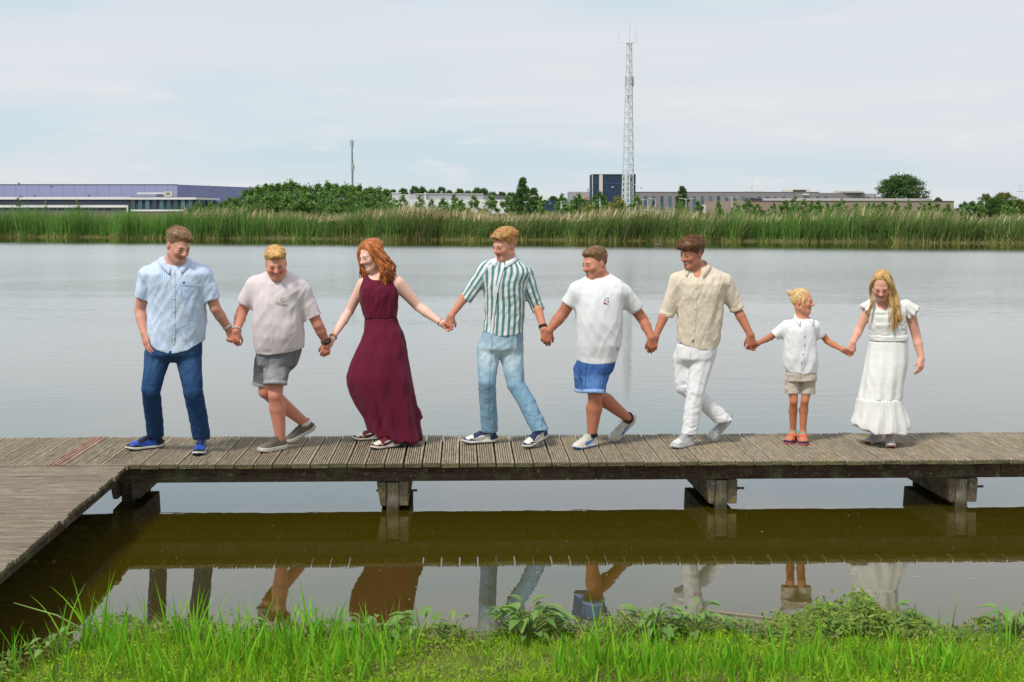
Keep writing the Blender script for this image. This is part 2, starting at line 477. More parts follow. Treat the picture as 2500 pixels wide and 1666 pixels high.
def wood(name, dark, lite, warm, moss, axis, mossy=0.5):
    t = NT(name, 0.85, 0.15)
    rn = t.rnd()
    sc_ = [9.0, 9.0, 9.0]; sc_[axis] = 0.9
    off = t.n.new('ShaderNodeVectorMath'); off.operation = 'ADD'
    t.put(off.inputs[0], t.coord('Object'))
    cmb = t.n.new('ShaderNodeCombineXYZ')
    for i_ in range(3): t.put(cmb.inputs[i_], t.math('MULTIPLY', rn, 37.0 + 11 * i_))
    t.l.new(cmb.outputs[0], off.inputs[1])
    mp = t.n.new('ShaderNodeMapping'); t.l.new(off.outputs[0], mp.inputs[0]); mp.inputs['Scale'].default_value = sc_
    g1 = t.noise(mp.outputs[0], 6.0, 5, 0.65, 0.4)
    g2 = t.noise(off.outputs[0], 7.0, 4, 0.6)
    g3 = t.noise(off.outputs[0], 38.0, 3, 0.6)
    c = t.mix(t.ramp(g1, 0.36, 0.64), dark, lite)
    c = t.mix(t.math('MULTIPLY', t.ramp(rn, 0.0, 1.0), 0.35), c, warm)
    tone = t.math('FRACT', t.math('MULTIPLY', rn, 7.3))
    c = t.mix(t.math('MULTIPLY', tone, 0.38), c, tuple(x * 0.85 for x in dark))
    c = t.mix(t.math('MULTIPLY', t.ramp(g2, 0.50, 0.72), mossy), c, moss)
    c = t.mix(t.math('MULTIPLY', t.ramp(g3, 0.62, 0.74), 0.55), c, (0.42, 0.40, 0.34))
    c = t.mix(t.math('MULTIPLY', t.ramp(g3, 0.40, 0.28), 0.45), c, tuple(x * 0.35 for x in dark))
    if axis == 2:      # piles are soaked and slimy near the water
        wet = t.ramp(t.math('ADD', t.sep(t.pos())[2], t.math('MULTIPLY', g2, 0.05)), 0.13, 0.05)
        c = t.mix(t.math('MULTIPLY', wet, 0.85, None, True), c, (0.035, 0.032, 0.016))
    t.base(c)
    t.bump(t.math('ADD', g1, t.math('MULTIPLY', g3, 0.5)), 0.8, 0.005)
    return t.m
M_PLANK = wood('weathered_deck_wood', (0.185, 0.148, 0.105), (0.47, 0.40, 0.30), (0.37, 0.315, 0.24), (0.34, 0.27, 0.08), 1, 0.40)
M_WALK = wood('weathered_walkway_wood', (0.15, 0.12, 0.09), (0.38, 0.32, 0.25), (0.27, 0.23, 0.185), (0.24, 0.19, 0.09), 0, 0.28)
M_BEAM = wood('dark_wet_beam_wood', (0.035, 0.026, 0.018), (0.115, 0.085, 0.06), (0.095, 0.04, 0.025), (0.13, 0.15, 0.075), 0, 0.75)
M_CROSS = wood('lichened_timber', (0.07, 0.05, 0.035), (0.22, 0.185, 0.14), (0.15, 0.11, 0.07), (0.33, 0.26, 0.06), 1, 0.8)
M_POST = wood('grey_post_wood', (0.10, 0.085, 0.06), (0.33, 0.29, 0.23), (0.18, 0.15, 0.11), (0.22, 0.18, 0.06), 2, 0.6)
M_END = wood('mossy_plank_end', (0.05, 0.045, 0.025), (0.17, 0.155, 0.085), (0.12, 0.11, 0.05), (0.16, 0.16, 0.04), 0, 0.6)
M_RED = wood('new_reddish_wood', (0.20, 0.115, 0.08), (0.50, 0.335, 0.245), (0.36, 0.22, 0.155), (0.30, 0.19, 0.13), 1, 0.35)
M_IRON = plain('rusted_iron', (0.05, 0.04, 0.035), 0.7, 0.4)

def grooved(width, length, thick, ridges, axis, seed, depth=0.013):
    "a deck board with grooves along its length; top face near z=0"
    rg = random.Random(seed)
    prof = [(-width / 2, -thick), (-width / 2, -0.004), (-width / 2 + 0.003, 0.0)]
    w = width - 0.006
    for k in range(ridges):
        a = -width / 2 + 0.003 + w * k / ridges
        b = a + w / ridges
        gap = w / ridges * 0.50
        hz = rg.uniform(-0.0015, 0.0012)
        if k: prof.append((a + gap * 0.3, hz))
        prof.append((b - gap * 0.7 if k < ridges - 1 else b, hz))
        if k < ridges - 1:
            prof.append((b - gap * 0.45, -depth)); prof.append((b + 0.0, -depth))
    prof += [(width / 2, -0.004), (width / 2, -thick)]
    n = len(prof)
    v = []
    for s_ in range(4):
        f = s_ / 3.0
        for (x, z) in prof:
            d = f * length + (rg.uniform(-0.002, 0.002) if s_ in (0, 3) else 0)
            jz = rg.uniform(-0.0006, 0.0006)
            v.append((x, d, z + jz) if axis == 1 else (-d, x, z + jz))
    q = []
    for s_ in range(3):
        for k in range(n - 1):
            a = s_ * n + k
            q.append((a, a + 1, a + n + 1, a + n))
        a = s_ * n
        q.append((a + n - 1, a, a + n, a + 2 * n - 1))
    me = bpy.data.meshes.new('plank')
    fl = [tuple(reversed(f)) if axis == 1 else f for f in q]
    cap0 = list(range(n)); cap1 = [3 * n + k for k in range(n)]
    me.from_pydata(v, [], fl + [cap0 if axis == 1 else cap0[::-1], cap1[::-1] if axis == 1 else cap1])
    me.update()
    for p_ in me.polygons:
        if len(p_.vertices) > 4: p_.material_index = 1
    bm = bmesh.new(); bm.from_mesh(me); bmesh.ops.recalc_face_normals(bm, faces=bm.faces[:]); bm.to_mesh(me); bm.free()
    return me

dock = empty('boardwalk', P0, YAW)
tag(dock, 'long weathered grooved plank boardwalk crossing the water under the eight people', 'boardwalk')
pl_me = []
for k in range(7):
    me = grooved(0.1315, PLANK_L, PLANK_T, 7, 1, 100 + k); me.materials.append(M_PLANK); me.materials.append(M_END); pl_me.append(me)
me_red = grooved(0.1315, PLANK_L, PLANK_T, 4, 1, 200, 0.009); me_red.materials.append(M_RED); me_red.materials.append(M_END)
u0, _ = dock_uv(G(1075.5, 1133, DZ))
u_red, _ = dock_uv(G(128, 1128, DZ))
rg = random.Random(5)
for k in range(-44, 40):
    uc = u0 + (k + 0.5) * PITCHW
    red = abs(uc - u_red) < PITCHW / 2
    o = link('plank', me_red if red else pl_me[rg.randrange(7)], None, dock,
             (uc + rg.uniform(-0.0022, 0.0022), rg.uniform(-0.009, 0.009), rg.uniform(-0.003, 0.001) + (0.004 if red else 0)),
             (rg.uniform(-0.001, 0.001), rg.uniform(-0.006, 0.006), rg.uniform(-0.0025, 0.0025)))
    if red: tag(o, 'single newer reddish plank among the grey ones')
    if rg.random() < 0.5: o.scale = (1, 1 + rg.uniform(-0.006, 0.006), 1)
bt, bb = -PLANK_T - 0.004, -0.170
rg = random.Random(9)
cuts = [-6.6, -3.2] + [dock_uv(G(x, 1150, DZ - 0.1))[0] for x in (1455,)] + [3.9, 6.2]
for a, b in zip(cuts[:-1], cuts[1:]):
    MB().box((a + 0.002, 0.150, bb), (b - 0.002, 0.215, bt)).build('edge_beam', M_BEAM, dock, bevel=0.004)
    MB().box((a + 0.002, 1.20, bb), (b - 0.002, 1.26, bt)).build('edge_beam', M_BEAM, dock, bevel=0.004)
for v_ in (0.50, 0.80):  # unseen beams added under the deck to block sky light through the plank gaps
    MB().box((-6.5, v_, bb + 0.01), (6.1, v_ + 0.06, bt)).build('added_blocking_beam', M_BEAM, dock, bevel=0.004)
for x in (268, 955, 1778, 2388):
    uc, _ = dock_uv(G(x, 1133, DZ))
    cb = bb - 0.200; left_end = x < 400
    for s_ in (-1, 1):
        a, b = (uc + s_ * 0.088 - 0.036, uc + s_ * 0.088 + 0.036)
        vf = (0.135 if s_ < 0 else 0.143) + (0.35 if left_end else 0)
        MB().hexa([(a + (0.03 if s_ < 0 else 0), vf + 0.02, cb), (b, vf + 0.02, cb), (b, 1.24, cb), (a, 1.24, cb)],
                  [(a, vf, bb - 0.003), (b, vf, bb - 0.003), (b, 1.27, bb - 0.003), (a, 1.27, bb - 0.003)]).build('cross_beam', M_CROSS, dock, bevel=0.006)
    for v_ in ((0.60, 1.14) if left_end else (0.158, 1.14)):
        MB().box((uc - 0.0490, v_, -0.95), (uc + 0.0490, v_ + 0.11, bb - 0.012)).build('post', M_POST, dock, bevel=0.008)
        if v_ < 0.5: MB().tube([(uc - 0.13, v_ + 0.055, bb - 0.085), (uc + 0.192, v_ + 0.055, bb - 0.085)], 0.0095, 8).tube(
            [(uc + 0.125, v_ + 0.055, bb - 0.085), (uc + 0.138, v_ + 0.055, bb - 0.085)], 0.021, 6).build('bolt', M_IRON, dock)

# the side walkway that runs from the boardwalk to the near shore
WP = G(319, 1131, DZ - 0.004)
WQ = G(2, 1394, DZ - 0.004)
wv = (WQ - WP); wv[2] = 0; wlen = np.linalg.norm(wv); wang = math.atan2(wv[1], wv[0]) + math.pi / 2      # local -y runs towards the shore
walk = empty('walkway', WP, wang)
tag(walk, 'narrow plank walkway branching off the boardwalk towards the near shore', 'walkway')
WW = 1.04
wk = []
for k in range(6):
    me = grooved(0.1365, WW, PLANK_T, 7, 0, 300 + k); me.materials.append(M_WALK); me.materials.append(M_END); wk.append(me)
rg = random.Random(11)
for k in range(36):
    link('plank', wk[rg.randrange(6)], None, walk, (rg.uniform(-0.012, 0.010), -0.078 - k * PITCHW, rg.uniform(-0.0025, 0.001)),
         (rg.uniform(-0.006, 0.006), rg.uniform(-0.001, 0.001), rg.uniform(-0.003, 0.003)))
for a, b in ((-0.16, -0.10), (-0.93, -0.87)):
    MB().box((a, -5.1, bb + 0.01), (b, -0.01, bt)).build('edge_beam', M_BEAM, walk, bevel=0.004)
for yy in (-3.62,):
    MB().box((-1.0, yy - 0.03, bb - 0.14), (-0.05, yy + 0.03, bb + 0.007)).build('cross_beam', M_CROSS, walk, bevel=0.005)
    for xx in (-0.26, -0.82):
        MB().box((xx, yy + 0.034, -0.95), (xx + 0.1, yy + 0.134, bb - 0.03)).build('post', M_POST, walk, bevel=0.008)
lp = G(-8, 1490, 0.2)
# ================================================================== BUILDINGS beyond the far shore
def bm_(name, col, rough=0.6, spec=0.3, var=0.06, scale=0.4): return plain(name, col, rough, spec, var, scale)
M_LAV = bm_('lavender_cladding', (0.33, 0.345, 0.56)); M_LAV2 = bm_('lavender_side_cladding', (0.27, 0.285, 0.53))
M_WHITE = bm_('white_trim', (0.78, 0.78, 0.77)); M_DARK = bm_('dark_slate_cladding', (0.045, 0.055, 0.085))
M_NAVY = bm_('navy_cladding', (0.028, 0.045, 0.085)); M_GREYB = bm_('warm_grey_cladding', (0.27, 0.25, 0.265))
M_LGREY = bm_('light_grey_cladding', (0.46, 0.45, 0.45)); M_MGREY = bm_('mid_grey_cladding', (0.36, 0.355, 0.37))
M_BEIGE = bm_('beige_brick', (0.36, 0.265, 0.215)); M_ROOF = bm_('dark_roof_edge', (0.08, 0.075, 0.08))
M_CREAM = bm_('cream_metal', (0.62, 0.58, 0.50)); M_ORANGE = bm_('orange_panel', (0.7, 0.18, 0.06))
M_STEEL = bm_('galvanised_steel', (0.50, 0.53, 0.55), 0.5, 0.4); M_BLUE = bm_('blue_strip', (0.06, 0.14, 0.38))
t = NT('window_glass', 0.08, 0.6); t.base(t.mix(t.rnd(), (0.03, 0.06, 0.085), (0.10, 0.19, 0.25))); M_GLASS = t.m
t = NT('dark_window_glass', 0.08, 0.6); t.base((0.02, 0.03, 0.045)); M_DGLASS = t.m

def facade_box(name, mat, parent, x0, x1, ytop, D, depth, ybot=None, zb=None, out=0.0, D1=None):
    """a block whose front spans pixels x0..x1 at distance D (D1 at its right end), from ytop down to ybot or to the ground"""
    D1 = D1 or D
    D, D1 = D - out, D1 - out
    ya, yb = ytop if isinstance(ytop, tuple) else (ytop, ytop)
    a, b = W(x0, ya, D), W(x1, yb, D1)
    zt = a[2]
    z0 = LAND_Z - 0.3 if ybot is None else W(x0, ybot, D)[2]
    if zb is not None: z0 = zb
    d = np.array([b[0] - a[0], b[1] - a[1]]); n_ = np.array([-d[1], d[0]]) / np.linalg.norm(d) * depth
    p = [(a[0], a[1]), (b[0], b[1]), (b[0] + n_[0], b[1] + n_[1]), (a[0] + n_[0], a[1] + n_[1])]
    return MB().hexa([(x, y, z0) for x, y in p], [(x, y, zt) for x, y in p]).build(name, mat, parent)
def building(name, label, x, D):
    w = W(x, 508, D)
    return tag(empty(name, (w[0], w[1], LAND_Z)), label, 'building')
def attach(root):
    "children were built in world space: keep them there under their thing"
    bpy.context.view_layer.update()
    for o in list(COL.objects):
        if o.parent is root and 'fixed' not in o:
            o.matrix_parent_inverse = root.matrix_world.inverted(); o['fixed'] = 1

# lavender warehouse with its office annex
b = building('warehouse', 'long lavender blue warehouse behind the reeds at the far left', 200, 620)
facade_box('wall', M_LAV, b, -420, 432, 451, 620, 60)
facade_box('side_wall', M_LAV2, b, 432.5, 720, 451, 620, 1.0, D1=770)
facade_box('roof_edge', M_ROOF, b, -420, 433, 450.2, 620, 0.3, 451.2, out=0.2)
for k in range(16):
    facade_box('cladding_seam', M_LAV2, b, -20 + k * 28.6, -19.6 + k * 28.6, 451.6, 620, 0.1, 480, out=0.08)
for x in (84, 216, 125):
    facade_box('roof_outlet', M_ROOF, b, x - 2, x + 2, 476 if x != 125 else 454, 620, 0.3, 477.5 if x != 125 else 455.5, out=0.3)
for x, y in ((458, 457), (455, 465), (492, 458), (522, 459), (516, 466), (556, 460), (570, 468)):
    f = (x - 432.5) / (720 - 432.5); dd = 1 / ((1 - f) / 620 + f / 770)
    facade_box('roof_outlet', M_ROOF, b, x - 2, x + 2, y - 0.7, dd, 0.3, y + 0.7, out=0.6)
facade_box('chimney', M_ROOF, b, 44, 46, 446, 640, 1, 452)
attach(b)
b = building('office_annex', 'low office annex with white bands and a dark glass end before the lavender warehouse', 250, 585)
facade_box('wall', M_DARK, b, -420, 318, 486, 585, 12)
facade_box('parapet', M_WHITE, b, -420, 319, 481.5, 585, 12, 487.5, out=0.5)
facade_box('white_band', M_WHITE, b, -420, 312.5, 501, 585, 0.5, 506.8, out=1.5)
facade_box('white_pier', M_WHITE, b, 308.8, 312.5, 506.81, 585, 0.5, 520, out=1.5)
for k in range(17):
    facade_box('window', M_DGLASS if k % 3 else M_GLASS, b, -10 + k * 19, 6 + k * 19, 508, 585, 0.2, 513, out=0.4)
facade_box('lower_wall', M_MGREY, b, -420, 308, 506.9, 585, 0.3, 519, out=0.2)
facade_box('glass_block', M_DARK, b, 318.5, 478, 487, 580, 14)
facade_box('glass_side', M_DARK, b, 478.2, 532, 487, 580, 1.0, D1=640)
facade_box('roof_slab', M_WHITE, b, 317, 478, 482.3, 579, 14, 487.6)
facade_box('roof_slab', M_WHITE, b, 478.1, 536, 482.3, 579, 1.0, 487.6, D1=645)
facade_box('roof_edge', M_ROOF, b, 317, 478, 481, 579.5, 10, 482.2)
facade_box('base_band', M_WHITE, b, 318.5, 450, 512, 579, 0.5, 516.5)
for k in range(9):
    x0 = 320 + k * 17.4
    facade_box('glass_pane', M_GLASS, b, x0, x0 + 9.5, 488.2, 579.6, 0.2, 511)
for k in range(5):
    x0 = 482 + k * 10.0; f = (x0 - 478.2) / (532 - 478.2)
    facade_box('glass_pane', M_GLASS, b, x0, x0 + 5.5, 488.2, 1 / ((1 - f) / 579.4 + f / 639.4), 0.2, 511)
facade_box('air_duct', M_WHITE, b, 334, 402, 470.5, 586, 1.2, 474.2)
facade_box('duct_support', M_STEEL, b, 382, 398, 474.3, 587, 0.6, 481)
facade_box('air_unit', M_CREAM, b, 402, 420, 467.5, 585.5, 3.0, 480.5)
for x in (406.5, 411): facade_box('vent', M_ROOF, b, x, x + 2.6, 470.5, 585.4, 0.2, 475.5)
attach(b)

# low white and grey factory behind the young trees
b = building('factory', 'low white and grey flat roofed factory behind the row of young trees', 1010, 420)
facade_box('wall', M_WHITE, b, 785.5, 1245, 487.2, 420, 40, D1=432)
facade_box('corner_trim', M_ROOF, b, 784.5, 786.2, 486.5, 419.9, 1, 520)
facade_box('upper_block', M_LGREY, b, 839, 979, 471, 428, 25, 488, D1=432)
facade_box('upper_block', M_LGREY, b, 979.3, 1013, 474.8, 440, 15, 488)
facade_box('upper_block', M_MGREY, b, 1013.3, 1180, 473.5, 429, 25, 488, D1=433)
facade_box('upper_block', M_GREYB, b, 1180.3, 1252, 477, 433, 2, 488.5, D1=470)
facade_box('roof_edge', M_WHITE, b, 838.5, 979.5, 470.4, 427.7, 0.5, 471.4, D1=431.7)
facade_box('roof_edge', M_WHITE, b, 1013, 1180.5, 473, 428.7, 0.5, 473.9, D1=432.7)
facade_box('vent_stack', M_STEEL, b, 1036, 1039.5, 469.5, 428, 1, 488)
for x in (926, 1092, 1050, 1205): facade_box('downpipe', M_ROOF, b, x, x + 0.9, 488, 419.9 + (x - 785) * 0.026, 0.2, 515, out=0.3)
facade_box('door', M_MGREY, b, 1180, 1192, 502, 429.8, 0.3, 518, out=0.4)
attach(b)
b = building('storage_block', 'small dark blue block with a white roof box near the conical tree', 1335, 520)
facade_box('wall', M_NAVY, b, 1316, 1364, 490, 520, 10)
facade_box('roof_box', M_WHITE, b, 1317, 1336, 476, 522, 6, 489.9)
facade_box('window', M_GLASS, b, 1340, 1346, 493, 519.9, 0.2, 500)
attach(b)
b = building('grey_hall', 'grey flat hall with an orange panel left of the navy tower', 1420, 600)
facade_box('wall', M_MGREY, b, 1392, 1450, 468.5, 600, 30)
facade_box('wall_base', M_DARK, b, 1392, 1450, 489, 599.8, 0.5, 515)
facade_box('orange_panel', M_ORANGE, b, 1430.5, 1434.5, 480, 599.6, 0.3, 488)
facade_box('window', M_GLASS, b, 1399, 1405, 479, 599.7, 0.2, 490)
MB().tube([W(1436, 469, 600), W(1436, 461, 600)], 0.12, 5).tube([W(1432, 464, 600), W(1442, 464, 600)], 0.1, 5).build('roof_mast', M_ROOF, b)
attach(b)
b = building('navy_tower', 'tall navy block with a pale vertical stripe behind the lattice mast', 1500, 520)
facade_box('wall', M_NAVY, b, 1446, 1547, 425.5, 520, 18)
facade_box('wall_wing', M_NAVY, b, 1547.2, 1552, 425.5, 520, 17, D1=521)
facade_box('pale_stripe', M_CREAM, b, 1462.8, 1471.5, 425.8, 519.8, 0.3, 512)
facade_box('corner_trim', M_WHITE, b, 1446.4, 1447.6, 425.8, 519.8, 0.3, 512)
facade_box('corner_trim', M_LGREY, b, 1546.2, 1547.4, 425.8, 519.7, 0.3, 512)
facade_box('roof_edge', M_STEEL, b, 1445.5, 1552.5, 424.9, 519.7, 0.5, 426)
facade_box('blue_strip', M_BLUE, b, 1448, 1462.5, 449, 519.85, 0.2, 450); facade_box('blue_strip', M_BLUE, b, 1472, 1546, 449, 519.85, 0.2, 450)
facade_box('sign_lamp', M_WHITE, b, 1493, 1498, 456.5, 519.7, 0.4, 458.2)
MB().tube([W(1548, 450, 519), W(1566, 459.5, 515)], 0.1, 5).tube([W(1566, 457, 515), W(1566, 462, 515)], 0.25, 5).build('bracket', M_STEEL, b)
attach(b)
b = building('office_block', 'long grey office block with tall narrow windows right of the navy tower', 1800, 560)
facade_box('wall', M_GREYB, b, 1547, 2000, 468.8, 560, 30, D1=566)
facade_box('wall', M_GREYB, b, 2000.2, 2112, 471.2, 566.2, 25, D1=572)
facade_box('wall', M_MGREY, b, 2112.3, 2140, 473, 573, 20)
facade_box('roof_edge', M_LGREY, b, 1547, 2000, 468.2, 559.8, 0.5, 469.2, D1=565.8)
for k, xc in enumerate((1576, 1595.7, 1615.8, 1635.2, 1653.6, 1694.4, 1714.5, 1733.9, 1754, 1774, 1793.9, 1813.8)):
    low = 513
    f_ = facade_box('window', M_GLASS, b, xc - 3.4, xc + 3.4, 479, 560 + (xc - 1547) * 0.0132, 0.2, 493, out=0.15)
    facade_box('window', M_DGLASS if k % 3 == 1 else M_GLASS, b, xc - 3.4, xc + 3.4, 494.3, 560 + (xc - 1547) * 0.0132, 0.2, low, out=0.15)
for xc in (1853.5, 1875, 1914, 1971, 1996, 2017, 2098, 2120):
    facade_box('window', M_GLASS, b, xc - 3.4, xc + 3.4, 480.5, 560 + (xc - 1547) * 0.0132, 0.2, 488, out=0.35)
facade_box('entrance', M_DGLASS, b, 1823, 1843, 483.5, 563.5, 0.3, 491, out=0.2)
for x0, x1, y0 in ((1825, 1863, 466.5), (1914, 1968, 464.5), (1936, 1978, 461.5), (2044, 2075, 466)):
    facade_box('roof_unit', M_CREAM, b, x0, x1, y0, 575, 6, 469 if x0 < 2000 else 471.3)
facade_box('roof_house', M_MGREY, b, 2056, 2110, 468.2, 569, 8, 471.3)
facade_box('roof_unit', M_CREAM, b, 2062, 2104, 465.8, 571, 5, 468.1)
facade_box('sign_board', M_WHITE, b, 1960, 1975, 473.5, 565, 0.3, 476, out=0.3)
MB().tube([W(1836, 467, 575), W(1836, 438, 575)], [0.14, 0.05], 5).tube([W(1831, 458, 575), W(1841, 457, 575)], 0.08, 4).build('roof_mast', M_STEEL, b)
attach(b)
b = building('beige_hall', 'long low beige brick hall behind the saplings on the right', 2080, 400)
facade_box('wall', M_BEIGE, b, 1818, 2329, (491.0, 494.2), 400, 30, D1=415)
facade_box('roof_edge', M_ROOF, b, 1817.5, 2329.5, (490.2, 493.4), 399.8, 0.5, 491.2, D1=414.8)
facade_box('upper_floor', M_LGREY, b, 1863, 2275, (484.3, 487.2), 425, 12, 492, D1=438)
for x in (1872, 1893, 1915): facade_box('skylight', M_DGLASS, b, x - 3, x + 3, 481.8, 427, 1.5, 484.2)
facade_box('entrance_box', M_DGLASS, b, 1823, 1862, 484.8, 405, 4, 490.1)
attach(b)
b = building('white_shed', 'low white shed left of the beige brick hall', 1770, 430)
facade_box('wall', M_WHITE, b, 1724, 1817, 499, 430, 8)
facade_box('roof_edge', M_LGREY, b, 1723.5, 1817, 498.3, 429.8, 8.4, 499.2)
for x in (1740, 1765, 1790): facade_box('door', M_MGREY, b, x, x + 8, 504, 429.8, 0.3, 516)
attach(b)
b = building('house', 'small pale house with a blue grey gable roof among the right hand trees', 2370, 420)
facade_box('wall', M_LGREY, b, 2359, 2384, 500, 420, 6)
a0, a1, a2 = W(2357, 500, 419), W(2386, 500, 419), W(2371.5, 495.2, 419)
MB().add([tuple(a0), tuple(a1), tuple(a2), (a0[0], a0[1] + 8, a0[2]), (a1[0], a1[1] + 8, a1[2]), (a2[0], a2[1] + 8, a2[2])],
         [(0, 2, 5, 3), (2, 1, 4, 5), (0, 3, 4, 1)], [(0, 1, 2), (3, 5, 4)]).build('roof', bm_('blue_grey_roof', (0.16, 0.21, 0.25)), b)
facade_box('window', M_DGLASS, b, 2367, 2371, 502, 419.9, 0.2, 506)
attach(b)

# ------------------------------------------------------------------ masts, pylons, lamps
def lattice(name, label, cat, x, ytop, ybot_z, D, wbase, wtop, levels, rad, mat, leg=1.0):
    base = W(x, 508, D); top = W(x, ytop, D)
    root = empty(name, (base[0], base[1], ybot_z)); tag(root, label, cat)
    H = top[2] - ybot_z
    zs = [H * (1 - (1 - k / levels) ** 1.0) for k in range(levels + 1)]
    def corner(i, z):
        w = (wbase + (wtop - wbase) * z / H) / 2
        th = R(35) + i * 2 * math.pi / 3
        return np.array([math.cos(th) * w * 1.15, math.sin(th) * w * 1.15, z])
    for i in range(3):
        MB().tube([corner(i, 0), corner(i, H)], [rad * 1.5 * leg, rad * 0.9], 5).build('mast_leg', mat, root)
    br = MB()
    for k in range(levels):
        for i in range(3):
            a, b_ = (i, (i + 1) % 3) if k % 2 else ((i + 1) % 3, i)
            br.tube([corner(a, zs[k]), corner(b_, zs[k + 1])], rad * (0.62 if k > 5 else 1.0), 4, False)
            if k < 6: br.tube([corner(b_, zs[k]), corner(a, zs[k + 1])], rad * 0.9, 4, False)
            br.tube([corner(i, zs[k + 1]), corner((i + 1) % 3, zs[k + 1])], rad * 0.5, 4, False)
    tag(br.build('bracing', mat, root), None, kind='stuff')
    return root, H
M_MAST = bm_('pale_mast_steel', (0.60, 0.63, 0.65), 0.5, 0.4); M_ANT = bm_('grey_antenna_panel', (0.40, 0.42, 0.42))
D = 320
root, H = lattice('lattice_mast', 'tall pale steel lattice mast before the navy tower', 'mast', 1534, 106, LAND_Z, D, 2.75, 1.1, 30, 0.085, M_MAST, 1.35)
cab = MB().box((-0.95, -0.55, 0.0), (-0.25, 0.15, (508 - 425) * D / FPX + 1.7)); cab.build('cable_tray', M_MAST, root)
MB().tube([(-0.1, 0, 0), (-0.05, 0, H)], 0.10, 5).build('cable_run', M_MAST, root)
m_px = D / FPX
for dx, dz0, dz1 in ((-8.3, 184, 209), (9.2, 184, 209), (-1, 186, 211), (3, 184, 206)):
    zz = [H + (106 - y) * m_px for y in (dz0, dz1)]
    yy = -0.75 if dx in (-1, 3) else 0.0
    MB().box((dx * m_px - 0.16, yy - 0.1, zz[1]), (dx * m_px + 0.16, yy + 0.1, zz[0])).build('antenna_panel', M_ANT, root, bevel=0.03)
    MB().tube([(dx * m_px * 0.3, yy * 0.4, (zz[0] + zz[1]) / 2), (dx * m_px, yy, (zz[0] + zz[1]) / 2)], 0.05, 5).build('antenna_arm', M_MAST, root)
MB().box((-0.5, -0.5, H + (106 - 241) * m_px), (0.05, -0.1, H + (106 - 229) * m_px)).build('radio_box', M_ANT, root)
MB().box((-0.7, -0.5, H - 0.1), (0.75, 0.5, H + 0.15)).build('platform', M_MAST, root)
MB().tube([(-26 * m_px, 0, H + 2.9), (-26 * m_px, 0, H), (16 * m_px, -0.2, H), (16 * m_px, -0.2, H + 3.0)], 0.045, 5).build('whip_antenna', M_STEEL, root)
MB().tube([(0, 0, H), (0, 0, H + 54 * m_px)], [0.06, 0.03], 5).build('whip_antenna', M_STEEL, root)
MB().tube([(12 * m_px, 0.3, H), (12 * m_px, 0.3, H + 2.4)], 0.035, 5).build('whip_antenna', M_STEEL, root)

D = 430; m_px = D / FPX
base = W(861, 508, D)
root = empty('telecom_mast', (base[0], base[1], LAND_Z)); tag(root, 'slim grey telecom pole rising above the poplar thicket', 'mast')
Ht = W(861, 342, D)[2] - LAND_Z
MB().tube([(0, 0, 0), (0, 0, Ht)], [0.30, 0.20], 8).build('pole', bm_('dark_mast_steel', (0.17, 0.19, 0.20)), root)
MB().tube([(0.38, 0, 0), (0.38, 0, Ht * 0.72)], 0.09, 5).build('ladder_rail', M_STEEL, root)
for dx, y0, y1 in ((-2.6, 343, 358), (2.4, 344, 360), (0.4, 342, 361), (-1.6, 402, 416), (4.2, 402, 415), (2.2, 399, 412)):
    MB().box((dx * m_px - 0.22, -0.3, Ht + (342 - y1) * m_px), (dx * m_px + 0.22, 0.1, Ht + (342 - y0) * m_px)).build('antenna_panel', M_ANT, root, bevel=0.04)
for y in (375, 390, 402): MB().tube([(-5 * m_px, 0, Ht + (342 - y) * m_px), (6 * m_px, 0, Ht + (342 - y) * m_px)], 0.06, 4).build('cross_arm', M_STEEL, root)
MB().tube([(0, 0, Ht), (0, 0, Ht + 14 * m_px)], 0.05, 4).build('whip_antenna', M_STEEL, root)

for x, ytop, D, lab in ((2490, 447, 1500, 'faint electricity pylon on the horizon at the right edge'), (2452, 458, 2100, 'smaller faint electricity pylon behind the right hand trees')):
    base = W(x, 508, D); m_px = D / FPX; Hh = (508 - ytop) * m_px
    root = empty('pylon', (base[0], base[1], LAND_Z)); tag(root, lab, 'pylon', 'electricity pylons on the horizon')
    Mp = M_STEEL
    for s_ in (-3.4, 3.4):
        MB().tube([(s_ * m_px, 0, 0), (s_ * m_px, 0, Hh)], 0.20, 4).build('pole', Mp, root)
    for f in (0.72, 0.42):
        MB().tube([(-10 * m_px, 0, Hh * f), (10 * m_px, 0, Hh * f)], 0.35, 4).build('cross_arm', Mp, root)

lamps = [(1581, 489, 330, 0), (1600, 487, 345, 0), (1675, 487, 300, 1), (1786, 483, 380, 1)]
for k, (x, yt, D, dbl) in enumerate(lamps):
    base = W(x, 508, D); Hh = W(x, yt, D)[2] - LAND_Z
    root = empty('street_lamp', (base[0], base[1], LAND_Z))
    tag(root, ['single armed grey street lamp nearest the navy tower', 'single armed grey street lamp standing before the office windows', 'double armed street lamp right beside the dark columnar tree', 'double armed street lamp before the right half of the grey office block'][k], 'street lamp', 'street lamps on the far side')
    MB().tube([(0, 0, 0), (0, 0, Hh)], [0.10, 0.06], 6).build('pole', M_MAST, root)
    for s_ in ((-1, 1) if dbl else (-1,)):
        MB().tube([(0, 0, Hh), (s_ * 0.9, 0, Hh + 0.15)], 0.05, 5).build('lamp_arm', M_MAST, root)
        MB().box((s_ * 1.2 - 0.35, -0.12, Hh + 0.1), (s_ * 1.2 + 0.35, 0.12, Hh + 0.22)).build('lamp_head', M_MAST, root, bevel=0.03)

